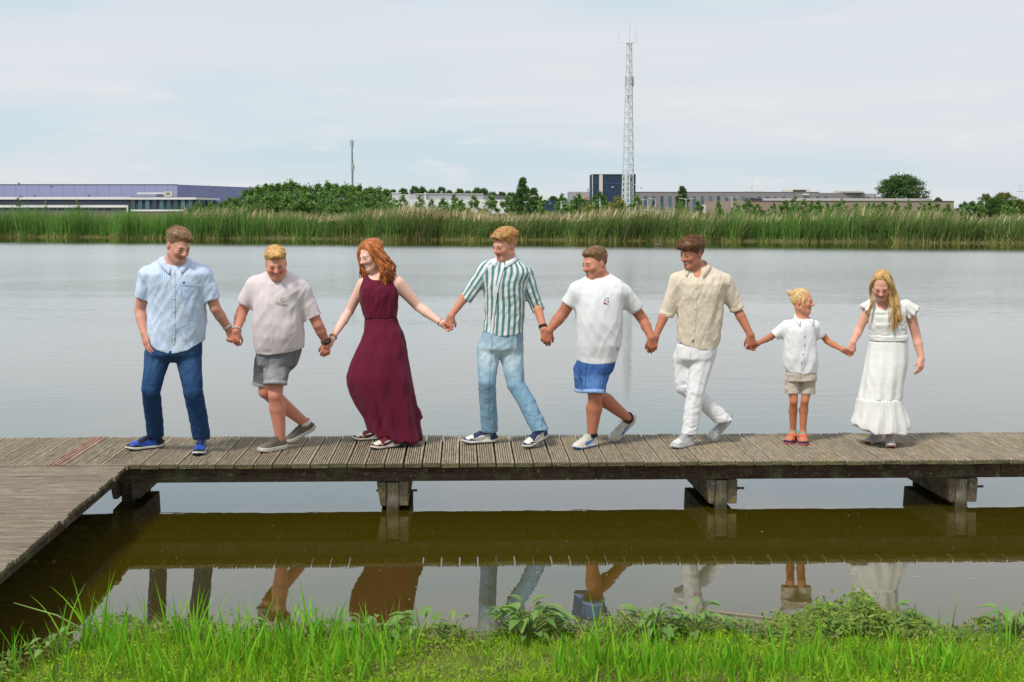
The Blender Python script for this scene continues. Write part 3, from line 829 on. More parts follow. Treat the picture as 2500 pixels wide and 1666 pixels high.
def van(x, ytop, D, col, label, name, cat, Ln=4.8):
    base = W(x, 508, D); root = empty(name, (base[0], base[1], LAND_Z), R(12)); tag(root, label, cat)
    Hh = W(x, ytop, D)[2] - LAND_Z
    mc = bm_(name + '_paint', col, 0.3, 0.5)
    zb, zm = 0.35, Hh * 0.55
    MB().hexa([(-Ln/2, -.9, zb), (Ln/2, -.9, zb), (Ln/2, .9, zb), (-Ln/2, .9, zb)], [(-Ln/2, -.92, zm), (Ln/2 - .1, -.92, zm), (Ln/2 - .1, .92, zm), (-Ln/2, .92, zm)]).build('body', mc, root, bevel=0.06)
    MB().hexa([(-Ln/2 + .05, -.86, zm + .003), (Ln/2 - 1.2, -.86, zm + .003), (Ln/2 - 1.2, .86, zm + .003), (-Ln/2 + .05, .86, zm + .003)], [(-Ln/2 + .3, -.74, Hh), (Ln/2 - 1.9, -.74, Hh), (Ln/2 - 1.9, .74, Hh), (-Ln/2 + .3, .74, Hh)]).build('cabin', mc, root, bevel=0.05)
    MB().box((-Ln/2 + .6, -.87, zm + .08), (Ln/2 - 1.9, -.80, Hh - .25)).build('side_window', M_DGLASS, root)
    for sx in (-Ln/2 + .9, Ln/2 - .9):
        for sy in (-.9, .75):
            MB().tube([(sx, sy, .33), (sx, sy + .15, .33)], 0.33, 14).build('wheel', M_ROOF, root)
    return root
van(1588, 512, 300, (0.75, 0.76, 0.76), 'white parked van whose roof shows above the reeds left of the columnar tree', 'parked_van', 'van')
van(1633, 514.5, 290, (0.30, 0.45, 0.38), 'pale green parked car whose roof shows above the reeds by the columnar tree', 'parked_car', 'car', 4.3)

# ================================================================== TREES
def crown_mesh(name, seed, profile, n_clump, per, leaf, cols, clump_r, squash=1.0, bottom=0.12):
    """leaf clumps in a unit-high crown. profile(f) gives the radius at height fraction f."""
    rg = np.random.default_rng(seed); per = int(per * 2.2); leaf = leaf * 0.82
    f = bottom + (1 - bottom) * rg.uniform(0, 1, n_clump) ** 0.9
    rad = np.array([profile(a) for a in f])
    th = rg.uniform(0, 2 * math.pi, n_clump)
    rr = rad * np.sqrt(rg.uniform(0.12, 1.0, n_clump)) * rg.uniform(0.85, 1.12, n_clump)
    cc = np.stack([np.cos(th) * rr, np.sin(th) * rr, f], -1)
    cbright = rg.uniform(0.75, 1.3, n_clump)
    n = n_clump * per
    c = np.repeat(cc, per, 0) + rg.normal(0, 1, (n, 3)) * clump_r * np.array([1, 1, squash]) * 0.6
    nrm = rg.normal(0, 1, (n, 3)) + np.array([0, 0, 0.5]); nrm /= np.linalg.norm(nrm, axis=1)[:, None]
    a = np.cross(nrm, rg.normal(0, 1, (n, 3))); a /= np.linalg.norm(a, axis=1)[:, None]
    b = np.cross(nrm, a)
    s = (leaf * rg.uniform(0.6, 1.3, n))[:, None]
    v = np.stack([c - a * s, c - b * s * 0.55, c + a * s, c + b * s * 0.55], 1).reshape(-1, 3)
    q = np.arange(4 * n).reshape(-1, 4)
    cols = np.array(cols)
    lc = 1.6 * cols[rg.integers(0, len(cols), n)] * rg.uniform(0.9, 1.12, (n, 1)) * np.repeat(cbright, per)[:, None]
    me = mesh_np(name, v, q, False, {'col': np.repeat(np.clip(lc, 0, 1), 4, 0)})
    me.materials.append(M_LEAF)
    return me
M_BARK = plain('tree_bark', (0.13, 0.10, 0.075), 0.9, 0.1, 0.3, 3.0)
def trunk_mesh(seed, top, r, limbs, spread):
    rg = random.Random(seed); m = MB()
    pts = [(rg.uniform(-.01, .01) * k, rg.uniform(-.01, .01) * k, top * k / 5) for k in range(6)]
    m.tube(pts, [r * (1 - 0.16 * k) for k in range(6)], 6)
    for k in range(limbs):
        f = 0.25 + 0.6 * k / max(1, limbs); th = rg.uniform(0, 6.28); z = top * f
        L = spread * rg.uniform(0.6, 1.0)
        m.tube([(0, 0, z), (math.cos(th) * L * .5, math.sin(th) * L * .5, z + L * .45), (math.cos(th) * L, math.sin(th) * L, z + L * 0.8)], [r * .45, r * .3, r * .12], 5, False)
    me = m.mesh('trunk', True); me.materials.append(M_BARK); return me
POPL = [(0.075, 0.15, 0.035), (0.10, 0.19, 0.045), (0.055, 0.115, 0.028), (0.13, 0.21, 0.06)]
DARKT = [(0.035, 0.075, 0.022), (0.05, 0.10, 0.028), (0.07, 0.12, 0.03), (0.03, 0.06, 0.02)]
OLIVT = [(0.07, 0.10, 0.025), (0.11, 0.13, 0.03), (0.05, 0.085, 0.022), (0.14, 0.12, 0.03)]
def p_pop(f): return 0.20 * math.sin(math.pi * min(1, f * 0.92 + 0.06)) ** 0.8 + 0.015
def p_sap(f): return 0.27 * math.sin(math.pi * min(1, f * 0.80 + 0.18)) ** 0.8 + 0.012
def p_cone(f): return 0.34 * (1 - f) ** 0.85 + 0.02
def p_round(f): return 0.55 * math.sqrt(max(0.02, 1 - ((f - 0.42) / 0.60) ** 2))
def p_col(f): return 0.24 * math.sin(math.pi * min(1, f * 0.82 + 0.16)) ** 0.7 + 0.01
def p_bush(f): return 0.48 * math.sqrt(max(0.03, 1 - f * f))
KINDS = {
    'poplar': [crown_mesh('crown', 10 + k, p_pop, 46, 22, 0.038, POPL, 0.055, 1.2, 0.06) for k in range(3)],
    'sapling': [crown_mesh('crown', 20 + k, p_sap, 34, 18, 0.050, POPL, 0.06, 1.1, 0.02) for k in range(3)],
    'slender': [crown_mesh('crown', 26, lambda f: 0.09, 14, 9, 0.035, [(0.10, 0.13, 0.04), (0.13, 0.15, 0.05)], 0.04, 1.1, 0.25)],
    'conical': [crown_mesh('crown', 30 + k, p_cone, 130, 26, 0.026, DARKT + POPL[2:3], 0.05, 0.8, 0.03) for k in range(2)],
    'round': [crown_mesh('crown', 40 + k, p_round, 210, 34, 0.028, DARKT, 0.075, 0.8, 0.04) for k in range(2)],
    'columnar': [crown_mesh('crown', 50, p_col, 110, 26, 0.028, DARKT, 0.05, 1.0, 0.05)],
    'bush': [crown_mesh('crown', 60 + k, p_bush, 60, 22, 0.055, POPL + OLIVT[:1], 0.11, 0.9, 0.02) for k in range(3)],
    'olive': [crown_mesh('crown', 70 + k, p_round, 120, 28, 0.036, OLIVT, 0.085, 0.85, 0.03) for k in range(2)],
    'yellowbush': [crown_mesh('crown', 80, p_bush, 60, 22, 0.05, [(0.14, 0.15, 0.03), (0.10, 0.12, 0.03), (0.17, 0.16, 0.05)], 0.11, 0.9, 0.02)],
}
TRUNKS = {k: trunk_mesh(90 + i, 0.75 if k not in ('bush', 'yellowbush') else 0.35, 0.022 if k != 'slender' else 0.008, 7, 0.16 if k != 'slender' else 0.06) for i, k in enumerate(KINDS)}
trg = random.Random(3)
def tree(kind, x, ytop, D, label, width=None, group=None, name=None, cat='tree'):
    base = W(x, 508, D); Hh = W(x, ytop, D)[2] - LAND_Z
    root = empty(name or kind + '_tree', (base[0], base[1], LAND_Z - 0.05)); tag(root, label, cat, group)
    me = KINDS[kind][trg.randrange(len(KINDS[kind]))]
    prof = {'poplar': .40, 'sapling': .5, 'slender': .2, 'conical': .66, 'round': 1.1, 'columnar': .48, 'bush': .96, 'olive': 1.1, 'yellowbush': .96}[kind]
    sx = Hh if width is None else width * D / FPX / prof
    rz = trg.uniform(0, 6.28)
    for nm, m_ in (('crown', me), ('trunk', TRUNKS[kind])):
        o = link(nm, m_, None, root, (0, 0, 0), (0, 0, rz)); o.scale = (sx, sx, Hh)
    return root
ORD = 'first second third fourth fifth sixth seventh eighth ninth tenth eleventh twelfth thirteenth fourteenth fifteenth sixteenth seventeenth eighteenth nineteenth twentieth'.split()
ORD += ['twenty-' + w for w in ORD[:9]] + ['thirtieth'] + ['thirty-' + w for w in ORD[:9]]
# poplar thicket between the warehouse and the factory
tops = [(548, 492), (562, 482), (580, 486), (598, 465), (616, 459), (632, 456), (648, 451), (664, 452), (680, 449), (697, 447), (714, 444), (729, 452), (745, 455), (760, 456), (776, 452), (790, 459),
        (802, 446), (818, 450), (834, 455), (848, 453), (862, 452), (876, 453), (893, 460), (908, 458), (925, 459), (943, 463)]
for k, (x, y) in enumerate(tops):
    tree('poplar', x, y + trg.uniform(-1, 1.5), 235 + (k * 37) % 60, f'{ORD[k]} poplar from the left in the thicket beside the warehouse', 34 if k > 2 else 30, 'poplars in the thicket')
for k, (x, y, w) in enumerate(((540, 498, 34), (575, 490, 46), (610, 486, 52), (655, 484, 60), (700, 482, 58), (745, 486, 54), (790, 490, 40), (484, 496, 30), (515, 497, 34))):
    tree('bush', x, y, 205 + (k * 23) % 22, ['bush', 'leafy bush', 'broad bush', 'wide bush', 'round bush', 'green bush', 'low bush', 'small bush', 'small leafy bush'][k] + ' at the foot of the poplar thicket, ' + ORD[(k + 2 if k < 7 else k - 7)] + ' from the left',
         w, 'bushes below the poplar thicket', 'bush', 'bush')
far = [(960, 466), (985, 463), (1012, 458), (1030, 459), (1055, 465), (1078, 460), (1096, 467), (1122, 464), (1142, 468), (1165, 461), (1180, 463), (1202, 471), (1225, 471), (1248, 472), (1266, 473), (1350, 481)]
for k, (x, y) in enumerate(far):
    tree('round', x, y, 640 + (k * 71) % 90, f'{ORD[k]} distant round tree from the left behind the low white factory', 34, 'distant trees behind the factory', 'distant_tree')
tree('conical', 1277, 436, 262, 'tall dark conical tree standing alone right of the low white factory', 62, None)
tree('conical', 1302, 461, 258, 'lower conical tree leaning against the tall conical one', 54, None)
tree('columnar', 1666, 457, 330, 'dark columnar tree in front of the grey office windows', 32, None)
tree('round', 2201, 431, 470, 'big dark round tree rising behind the beige brick hall', 132, None, 'round_tree')
tree('round', 2290, 484, 470, 'small dark tree at the right end of the beige brick hall roof', 26, None, 'round_tree')
for k, (x, y, D, w, kd) in enumerate(((2405, 476, 290, 40, 'olive'), (2452, 473, 300, 66, 'olive'), (2430, 484, 270, 52, 'round'), (2484, 489, 280, 50, 'olive'), (2512, 488, 285, 50, 'round'), (2466, 492, 240, 44, 'bush'), (2392, 497, 235, 34, 'bush'))):
    tree(kd, x, y, D, ['dark leafy tree', 'broad olive tree', 'dense dark tree', 'yellowish olive tree', 'dark tree cut by the frame', 'green bush', 'small green bush'][k] + ' in the tree group at the far right', w, 'tree group at the far right', None, 'bush' if kd == 'bush' else 'tree')
left = [(47, 476), (112, 490), (191, 487)]
for k, (x, y) in enumerate(left):
    tree('slender', x, y, 160, ['tall thin sparse', 'short thin sparse', 'middling thin sparse'][k] + ' young tree standing before the lavender warehouse', None, 'thin young trees by the warehouse', 'young_tree', 'tree')
mid = [(809, 481), (854, 478.5), (896, 483), (910, 486), (940, 482), (963, 490), (982, 480), (1024, 481), (1055, 490), (1083, 489), (1111.5, 478.5), (1128, 492), (1157.6, 482), (1199, 481), (1238, 484)]
for k, (x, y) in enumerate(mid):
    tree('sapling', x, y - 2, 150 + (k * 17) % 30, f'{ORD[k]} young tree from the left in the row before the white factory', trg.uniform(26, 40), 'young trees before the white factory', 'young_tree', 'tree')
mid = [(1324, 484), (1372, 478.5), (1414, 478.5), (1462, 472.7), (1554, 479)]
for k, (x, y) in enumerate(mid):
    tree('sapling', x, y - 2, 150 + (k * 17) % 30, f'{ORD[k]} young tree from the left between the conical tree and the navy tower', trg.uniform(32, 42), 'young trees near the navy tower', 'young_tree', 'tree')
tree('yellowbush', 1508, 484, 150, 'round yellowish green bush at the foot of the lattice mast', 50, None, 'bush', 'bush')
tree('yellowbush', 1437, 496, 150, 'low yellowish bush beside the orange panel', 34, None, 'bush', 'bush')
tree('bush', 1662, 493, 150, 'green bush in front of the dark columnar tree', 30, None, 'bush', 'bush')
right = [(1704.6, 496), (1755.6, 495), (1796, 497), (1827, 491), (1850, 500), (1887, 500), (1916, 494), (1940, 481), (1960.5, 490), (1980, 494), (1996, 494), (2016, 499), (2038, 498), (2056, 491.5), (2090, 496), (2118, 499), (2134.5, 497),
         (2154, 495), (2185.6, 494), (2217, 491.5), (2250.6, 495), (2270, 498), (2289, 502), (2314, 502), (2353, 496), (2375, 496)]
for k, (x, y) in enumerate(right):
    tree('sapling', x, y - 2, 150 + (k * 17) % 30, f'{ORD[k]} young tree from the left in the row before the beige hall', trg.uniform(22, 36), 'young trees before the beige hall', 'young_tree', 'tree')
# ================================================================== SHAPES grown from distance fields (people, clothes, shoes)
def axis_coords(lo, hi, step, fine):
    c = [lo]
    while c[-1] < hi:
        x = c[-1]; s_ = step
        for a, b, fs in fine:
            if a - step <= x <= b: s_ = min(s_, fs)
        c.append(x + s_)
    return np.array(c)
class Field:
    BIG = 0.08
    def __init__(s, lo, hi, step, fine=()):
        "fine: list of (lo3, hi3, step) boxes that get closer grid lines"
        s.ax = [axis_coords(lo[i], hi[i], step, [(f[0][i], f[1][i], f[2]) for f in fine]) for i in range(3)]
        s.F = np.full([len(a) for a in s.ax], s.BIG, np.float32)
    def sl(s, lo, hi, pad=0.06):
        r = []
        for i in range(3):
            a = np.searchsorted(s.ax[i], lo[i] - pad); b = np.searchsorted(s.ax[i], hi[i] + pad)
            r.append(slice(max(0, a - 1), min(len(s.ax[i]), b + 1)))
        return tuple(r)
    def grid(s, sl):
        return (s.ax[0][sl[0]][:, None, None].astype(np.float32), s.ax[1][sl[1]][None, :, None].astype(np.float32), s.ax[2][sl[2]][None, None, :].astype(np.float32))
    def add(s, prim, k=0.02):
        sl = s.sl(prim.lo, prim.hi)
        d = prim(*s.grid(sl))
        s.F[sl] = smin(s.F[sl], d, k)
    def cut(s, prim, k=0.004):
        sl = s.sl(prim.lo, prim.hi)
        d = prim(*s.grid(sl))
        s.F[sl] = -smin(-s.F[sl], d, k)
    def extract(s):
        return surface_nets(s.F, s.ax)
def smin(a, b, k):
    h = np.maximum(k - np.abs(a - b), 0) / k
    return np.minimum(a, b) - h * h * k * 0.25
def smax(a, b, k): return -smin(-a, -b, k)
def surface_nets(F, ax):
    F = F.copy()
    for i in range(3):                      # close the shape at the grid border
        ix = [slice(None)] * 3
        for e in (0, -1):
            ix[i] = e; F[tuple(ix)] = np.maximum(F[tuple(ix)], 1e-4)
    ins = F < 0
    nx, ny, nz = F.shape
    cs = [(a, b, c) for a in (0, 1) for b in (0, 1) for c in (0, 1)]
    cnt = np.zeros((nx - 1, ny - 1, nz - 1), np.int8)
    for a, b, c in cs: cnt += ins[a:nx - 1 + a, b:ny - 1 + b, c:nz - 1 + c]
    act = np.argwhere((cnt > 0) & (cnt < 8))
    I, J, K = act.T
    vals = np.stack([F[I + a, J + b, K + c] for a, b, c in cs], 1)
    pos = np.stack([np.stack([ax[0][I + a], ax[1][J + b], ax[2][K + c]], -1) for a, b, c in cs], 1)
    acc = np.zeros((len(act), 3)); n = np.zeros(len(act))
    for e0 in range(8):
        for bit in (1, 2, 4):
            if e0 & bit: continue
            e1 = e0 | bit
            v0, v1 = vals[:, e0], vals[:, e1]
            m = (v0 < 0) != (v1 < 0)
            t_ = np.where(m, v0 / np.where(np.abs(v0 - v1) < 1e-12, 1, v0 - v1), 0)[:, None]
            acc += np.where(m[:, None], pos[:, e0] + (pos[:, e1] - pos[:, e0]) * t_, 0); n += m
    V = acc / n[:, None]
    idx = np.full((nx - 1, ny - 1, nz - 1), -1, np.int32); idx[I, J, K] = np.arange(len(act))
    quads = []
    for axn in range(3):
        d = [0, 0, 0]; d[axn] = 1
        A = ins[:nx - d[0], :ny - d[1], :nz - d[2]]; Bm = ins[d[0]:, d[1]:, d[2]:]
        e = np.argwhere(A != Bm)
        if not len(e): continue
        i, j, k = e.T
        o1, o2 = [(1, 2), (2, 0), (0, 1)][axn]
        ok = np.ones(len(e), bool)
        for o_ in (o1, o2):
            ok &= (e[:, o_] > 0) & (e[:, o_] < F.shape[o_] - 1)
        e = e[ok]; flip = ~A[tuple(e.T)]
        def cell(a, b):
            q = e.copy(); q[:, o1] -= a; q[:, o2] -= b
            return idx[tuple(q.T)]
        q = np.stack([cell(1, 1), cell(0, 1), cell(0, 0), cell(1, 0)], 1)
        q[flip] = q[flip][:, ::-1]
        quads.append(q)
    Q = np.concatenate(quads)
    return V, Q[(Q >= 0).all(1)]
def vnormals(V, Q):
    n = np.cross(V[Q[:, 2]] - V[Q[:, 0]], V[Q[:, 3]] - V[Q[:, 1]])
    N = np.zeros_like(V)
    for k in range(4):
        for c in range(3): N[:, c] += np.bincount(Q[:, k], n[:, c], len(V))
    return N / (np.linalg.norm(N, axis=1)[:, None] + 1e-12)
def relax(V, Q, it=1, f=0.5):
    for _ in range(it):
        S = np.zeros_like(V); c = np.zeros(len(V))
        for k in range(4):
            a, b = Q[:, k], Q[:, (k + 1) % 4]
            for x, y in ((a, b), (b, a)):
                for d in range(3): S[:, d] += np.bincount(x, V[y, d], len(V))
                c += np.bincount(x, minlength=len(V))
        V = V + f * (S / np.maximum(c, 1)[:, None] - V)
    return V

class Cap:
    "tapered capsule, optionally with an oval section: flat = (direction, factor)"
    def __init__(s, a, b, ra, rb, flat=None):
        s.a, s.b, s.ra, s.rb = np.array(a, float), np.array(b, float), ra, rb
        s.flat = flat
        r = max(ra, rb) * (1.0 if flat is None else max(1, flat[1]))
        s.lo = np.minimum(s.a, s.b) - r; s.hi = np.maximum(s.a, s.b) + r
    def __call__(s, X, Y, Z):
        ba = s.b - s.a; bb = ba @ ba + 1e-12
        t_ = np.clip(((X - s.a[0]) * ba[0] + (Y - s.a[1]) * ba[1] + (Z - s.a[2]) * ba[2]) / bb, 0, 1)
        px, py, pz = X - s.a[0] - t_ * ba[0], Y - s.a[1] - t_ * ba[1], Z - s.a[2] - t_ * ba[2]
        r = s.ra + (s.rb - s.ra) * t_
        if s.flat is None: return np.sqrt(px * px + py * py + pz * pz) - r
        w, f = s.flat; w = np.array(w, float) / np.linalg.norm(w)
        q = px * w[0] + py * w[1] + pz * w[2]
        rest = px * px + py * py + pz * pz - q * q
        return (np.sqrt(np.maximum(rest, 0) + (q / f) ** 2) - r) * min(1, f)
class Ell:
    def __init__(s, c, r, Rm=None):
        s.c, s.r, s.Rm = np.array(c, float), np.array(r, float), Rm
        m = s.r.max(); s.lo, s.hi = s.c - m, s.c + m
    def __call__(s, X, Y, Z):
        q = (X - s.c[0], Y - s.c[1], Z - s.c[2])
        if s.Rm is not None: q = [sum(s.Rm[j, i] * q[j] for j in range(3)) for i in range(3)]
        k0 = np.sqrt(sum((q[i] / s.r[i]) ** 2 for i in range(3))); k1 = np.sqrt(sum((q[i] / s.r[i] ** 2) ** 2 for i in range(3))) + 1e-9
        return k0 * (k0 - 1) / k1
class Cut:
    "a primitive limited to one side of planes (point, normal pointing out)"
    def __init__(s, prim, planes, k=0.004):
        s.p, s.planes, s.k = prim, planes, k; s.lo, s.hi = prim.lo, prim.hi
    def __call__(s, X, Y, Z):
        d = s.p(X, Y, Z)
        for p, n in s.planes:
            n = np.array(n, float); n = n / np.linalg.norm(n)
            d = smax(d, (X - p[0]) * n[0] + (Y - p[1]) * n[1] + (Z - p[2]) * n[2], s.k)
        return d
class Loft:
    "stack of oval sections: rows of (z, cx, cy, half width, half depth)"
    def __init__(s, rows, p=2.3, hem=None, top=True, hemk=0.004, topcut=None):
        rows = sorted(rows); a = np.array(rows, float)
        s.zz = np.linspace(a[0, 0], a[-1, 0], 400)
        w = max(3, int(400 * 0.035 / max(0.05, a[-1, 0] - a[0, 0])) | 1)
        ker = np.hanning(w + 2)[1:-1]; ker /= ker.sum()
        def sm(c):
            f = np.interp(s.zz, a[:, 0], c)
            return np.convolve(np.pad(f, w // 2, mode='edge'), ker, 'valid')
        s.c = [sm(a[:, i]) for i in range(1, 5)]
        s.p, s.hem, s.topcut = p, hem, topcut
        s.z0, s.z1 = a[0, 0], a[-1, 0]; s.hk = hemk
        s.lo = np.array([(a[:, 1] - a[:, 3]).min(), (a[:, 2] - a[:, 4]).min(), s.z0])
        s.hi = np.array([(a[:, 1] + a[:, 3]).max(), (a[:, 2] + a[:, 4]).max(), s.z1])
    def par(s, Z): return [np.interp(Z, s.zz, c) for c in s.c]
    def __call__(s, X, Y, Z):
        cx, cy, wx, wy = s.par(Z)
        k = (np.abs((X - cx) / wx) ** s.p + np.abs((Y - cy) / wy) ** s.p + 1e-9) ** (1 / s.p)
        d = (k - 1) * np.minimum(wx, wy)
        lo = s.z0 if s.hem is None else s.hem(X, Y)
        d = smax(d, lo - Z, s.hk)
        d = smax(d, Z - s.z1, 0.02)
        if s.topcut is not None: d = smax(d, s.topcut(X, Y, Z), 0.006)
        return d
    def angle(s, V):
        cx, cy, wx, wy = s.par(V[:, 2])
        return np.arctan2((V[:, 0] - cx) / wx, -(V[:, 1] - cy) / wy)
def rotm(yaw, pitch, roll):
    return np.array((Matrix.Rotation(R(yaw), 3, 'Z') @ Matrix.Rotation(R(roll), 3, 'Y') @ Matrix.Rotation(R(pitch), 3, 'X')))
def srgb(r, g, b):
    return tuple(((x / 255) / 12.92 if x / 255 < 0.04045 else ((x / 255 + 0.055) / 1.055) ** 2.4) for x in (r, g, b))
def unit(v): v = np.asarray(v, float); return v / (np.linalg.norm(v) + 1e-12)

class Head:
    "a head in its own frame: face towards -y, crown at +0.12, chin at -0.118"
    def __init__(s, c, hh, yaw, pitch, roll, smile=0.5, wide=1.0, open_=0.0, fem=False):
        s.c, s.s, s.R = np.array(c, float), hh / 0.235, rotm(yaw, pitch, roll)
        s.smile, s.wide, s.open, s.fem = smile, wide, open_, fem
        r = 0.14 * s.s; s.lo, s.hi = s.c - r, s.c + r
    def local(s, X, Y, Z):
        q = ((X - s.c[0]) / s.s, (Y - s.c[1]) / s.s, (Z - s.c[2]) / s.s)
        return [sum(s.R[j, i] * q[j] for j in range(3)) for i in range(3)]
    def world(s, p): return s.c + s.s * (s.R @ np.array(p, float))
    def sdf_local(s, x, y, z):
        w = s.wide; ax_ = np.abs(x)
        d = Ell((0, 0.012, 0.034), (0.0725, 0.096, 0.086))(x, y, z)
        d = smin(d, Ell((0, -0.026, -0.028), (0.0635 * w, 0.064, 0.082))(x, y, z), 0.03)
        d = smin(d, Cap((0, -0.062, -0.094), (0, -0.05, -0.088), 0.021, 0.025, ((1, 0, 0), 1.35 * w))(x, y, z), 0.03)
        d = smin(d, Cap((0.050 * w, 0.0, -0.058), (0.012, -0.052, -0.092), 0.020, 0.019)(ax_, y, z), 0.03)
        d = smin(d, Ell((0.036 * w, -0.064, -0.026 + 0.006 * s.smile), (0.021, 0.020, 0.021))(ax_, y, z), 0.024)
        d = smin(d, Cap((0.0, -0.083, 0.022), (0.036, -0.076, 0.022), 0.010, 0.009)(ax_, y, z), 0.02)
        d = -smin(-d, Ell((0.031, -0.099, 0.006), (0.016, 0.013, 0.009))(ax_, y, z), 0.014)
        d = smin(d, Ell((0.031, -0.078, 0.005), (0.0145, 0.0125, 0.011))(ax_, y, z), 0.006)
        d = smin(d, Cap((0, -0.088, 0.014), (0, -0.110, -0.022), 0.0075, 0.0115)(x, y, z), 0.014)
        d = smin(d, Ell((0.011, -0.098, -0.026), (0.0085, 0.010, 0.0075))(ax_, y, z), 0.008)
        sm = 0.010 * s.smile; g = 0.004 + 0.010 * s.open
        d = smin(d, Cap((0, -0.0905, -0.050 + 0.2 * g), (0.023 + 0.006 * s.smile, -0.074, -0.053 + sm), 0.0065, 0.0035)(ax_, y, z), 0.006)
        d = smin(d, Cap((0, -0.0880, -0.062 - g * 0.7), (0.019 + 0.006 * s.smile, -0.074, -0.055 + sm), 0.0075, 0.004)(ax_, y, z), 0.006)
        d = -smin(-d, Cap((0, -0.0965, -0.0565 - 0.3 * g), (0.021 + 0.006 * s.smile, -0.079, -0.054 + sm), 0.003 + 0.6 * g, 0.003)(ax_, y, z), 0.004)
        e = Ell((0.0755, 0.012, -0.004), (0.008, 0.0165, 0.027), rotm(-18, 0, 0))(ax_, y, z)
        e = -smin(-e, Ell((0.0855, 0.009, 0.0), (0.006, 0.0095, 0.015), rotm(-18, 0, 0))(ax_, y, z), 0.004)
        return smin(d, e, 0.010)
    def __call__(s, X, Y, Z):
        x, y, z = s.local(X, Y, Z)
        return s.sdf_local(x, y, z) * s.s
    def colour(s, V, skin, lip, brow, blush=0.5, beard=0.0):
        x, y, z = s.local(V[:, 0], V[:, 1], V[:, 2])
        skin = np.array(skin); c = np.tile(skin, (len(V), 1)); ax_ = np.abs(x)
        inside = (np.abs(x) < 0.11) & (y > -0.14) & (y < 0.13) & (z > -0.13) & (z < 0.14)
        def blend(m, col, a):
            w = (np.clip(m, 0, 1) * a * inside)[:, None]
            c[:] = c * (1 - w) + np.array(col) * w
        red = skin * np.array((1.02, 0.66, 0.62))
        blend(1.4 - np.sqrt(((ax_ - 0.040) / 0.026) ** 2 + ((z + 0.028) / 0.024) ** 2) , red, 0.9 * blush * (1.0))
        blend(1.3 - np.sqrt((x / 0.016) ** 2 + ((z + 0.022) / 0.016) ** 2 + ((y + 0.108) / 0.02) ** 2), red, 0.7 * blush)
        blend((ax_ > 0.071) * 1.0 * (np.abs(z) < 0.035), red, 0.45)
        front = (y < -0.055) * 1.0
        if beard:
            blend(front * ((z < -0.036) & (z > -0.12)) * np.clip(1.3 - np.abs(z + 0.075) / 0.045, 0, 1), np.array(brow) * 0.7 + skin * 0.3, 0.45 * beard)
            blend(((y < 0.0) & (z < -0.03) & (ax_ > 0.05)) * 1.0, np.array(brow) * 0.6 + skin * 0.4, 0.4 * beard)
        sm = 0.010 * s.smile
        zl = -0.0565 + sm * (ax_ / 0.026) ** 2
        ml = 1.35 - np.sqrt((ax_ / (0.026 + 0.005 * s.smile)) ** 2 + ((z - zl) / (0.0125 + 0.008 * s.open)) ** 2)
        blend(front * ml * 2, lip, 0.6)
        if s.open > 0.05:
            mt = 1.0 - np.sqrt((ax_ / (0.022 + 0.005 * s.smile)) ** 2 + ((z - zl + 0.001) / (0.0035 + 0.006 * s.open)) ** 2)
            blend(front * (mt > 0), (0.62, 0.57, 0.51), 1.0)
            blend(front * ((mt > 0) & (z < zl - 0.0045 * (0.5 + s.open))), (0.10, 0.02, 0.02), 0.8)
        else:
            blend(front * (1.0 - np.sqrt((ax_ / 0.027) ** 2 + ((z - zl) / 0.0024) ** 2) > 0), (0.22, 0.07, 0.055), 0.8)
        zb = 0.0245 - 0.006 * ((ax_ - 0.026) / 0.02) ** 2
        blend(front * 2.2 * (1.0 - np.sqrt(((ax_ - 0.030) / 0.021) ** 2 + ((z - zb) / 0.0050) ** 2)), brow, 0.75)
        ze = 0.0045
        me = 1.0 - np.sqrt(((ax_ - 0.031) / 0.0135) ** 2 + ((z - ze) / 0.0042) ** 2)
        blend(front * (me > 0), (0.10, 0.07, 0.06), 0.85)
        blend(front * 1.6 * (1.0 - np.sqrt(((ax_ - 0.031) / 0.017) ** 2 + ((z - ze - 0.0048) / 0.0024) ** 2)), (0.10, 0.06, 0.04), 0.8)
        return c
def skin_mat(name):
    t = NT(name, 0.58, 0.28)
    c = t.attr('col'); n = t.noise(t.coord('Object'), 60.0, 4, 0.6); n2 = t.noise(t.coord('Object'), 9.0, 3, 0.5)
    c = t.mix(t.math('MULTIPLY', t.ramp(n2, 0.4, 0.7), 0.20), c, t.mix(1.0, c, (1.0, 0.72, 0.66), 'MULTIPLY'))
    c = t.mix(t.math('MULTIPLY', t.ramp(n, 0.5, 0.75), 0.15), c, t.mix(1.0, c, (0.82, 0.70, 0.66), 'MULTIPLY'))
    t.base(c)
    t.p.inputs['Subsurface Weight'].default_value = 0.12
    t.p.inputs['Subsurface Radius'].default_value = (0.010, 0.004, 0.002)
    t.p.inputs['Subsurface Scale'].default_value = 1.0
    t.bump(n, 0.15, 0.002)
    return t.m
M_SKIN = skin_mat('skin')
def hair_mat():
    t = NT('hair', 0.42, 0.45)
    c = t.attr('col'); n = t.noise(t.coord('Object'), 55.0, 3, 0.6)
    t.base(t.mix(t.ramp(n, 0.3, 0.7), t.mix(1.0, c, (0.55, 0.5, 0.45), 'MULTIPLY'), t.mix(1.0, c, (1.25, 1.22, 1.15), 'MULTIPLY')))
    return t.m
M_HAIR = hair_mat()
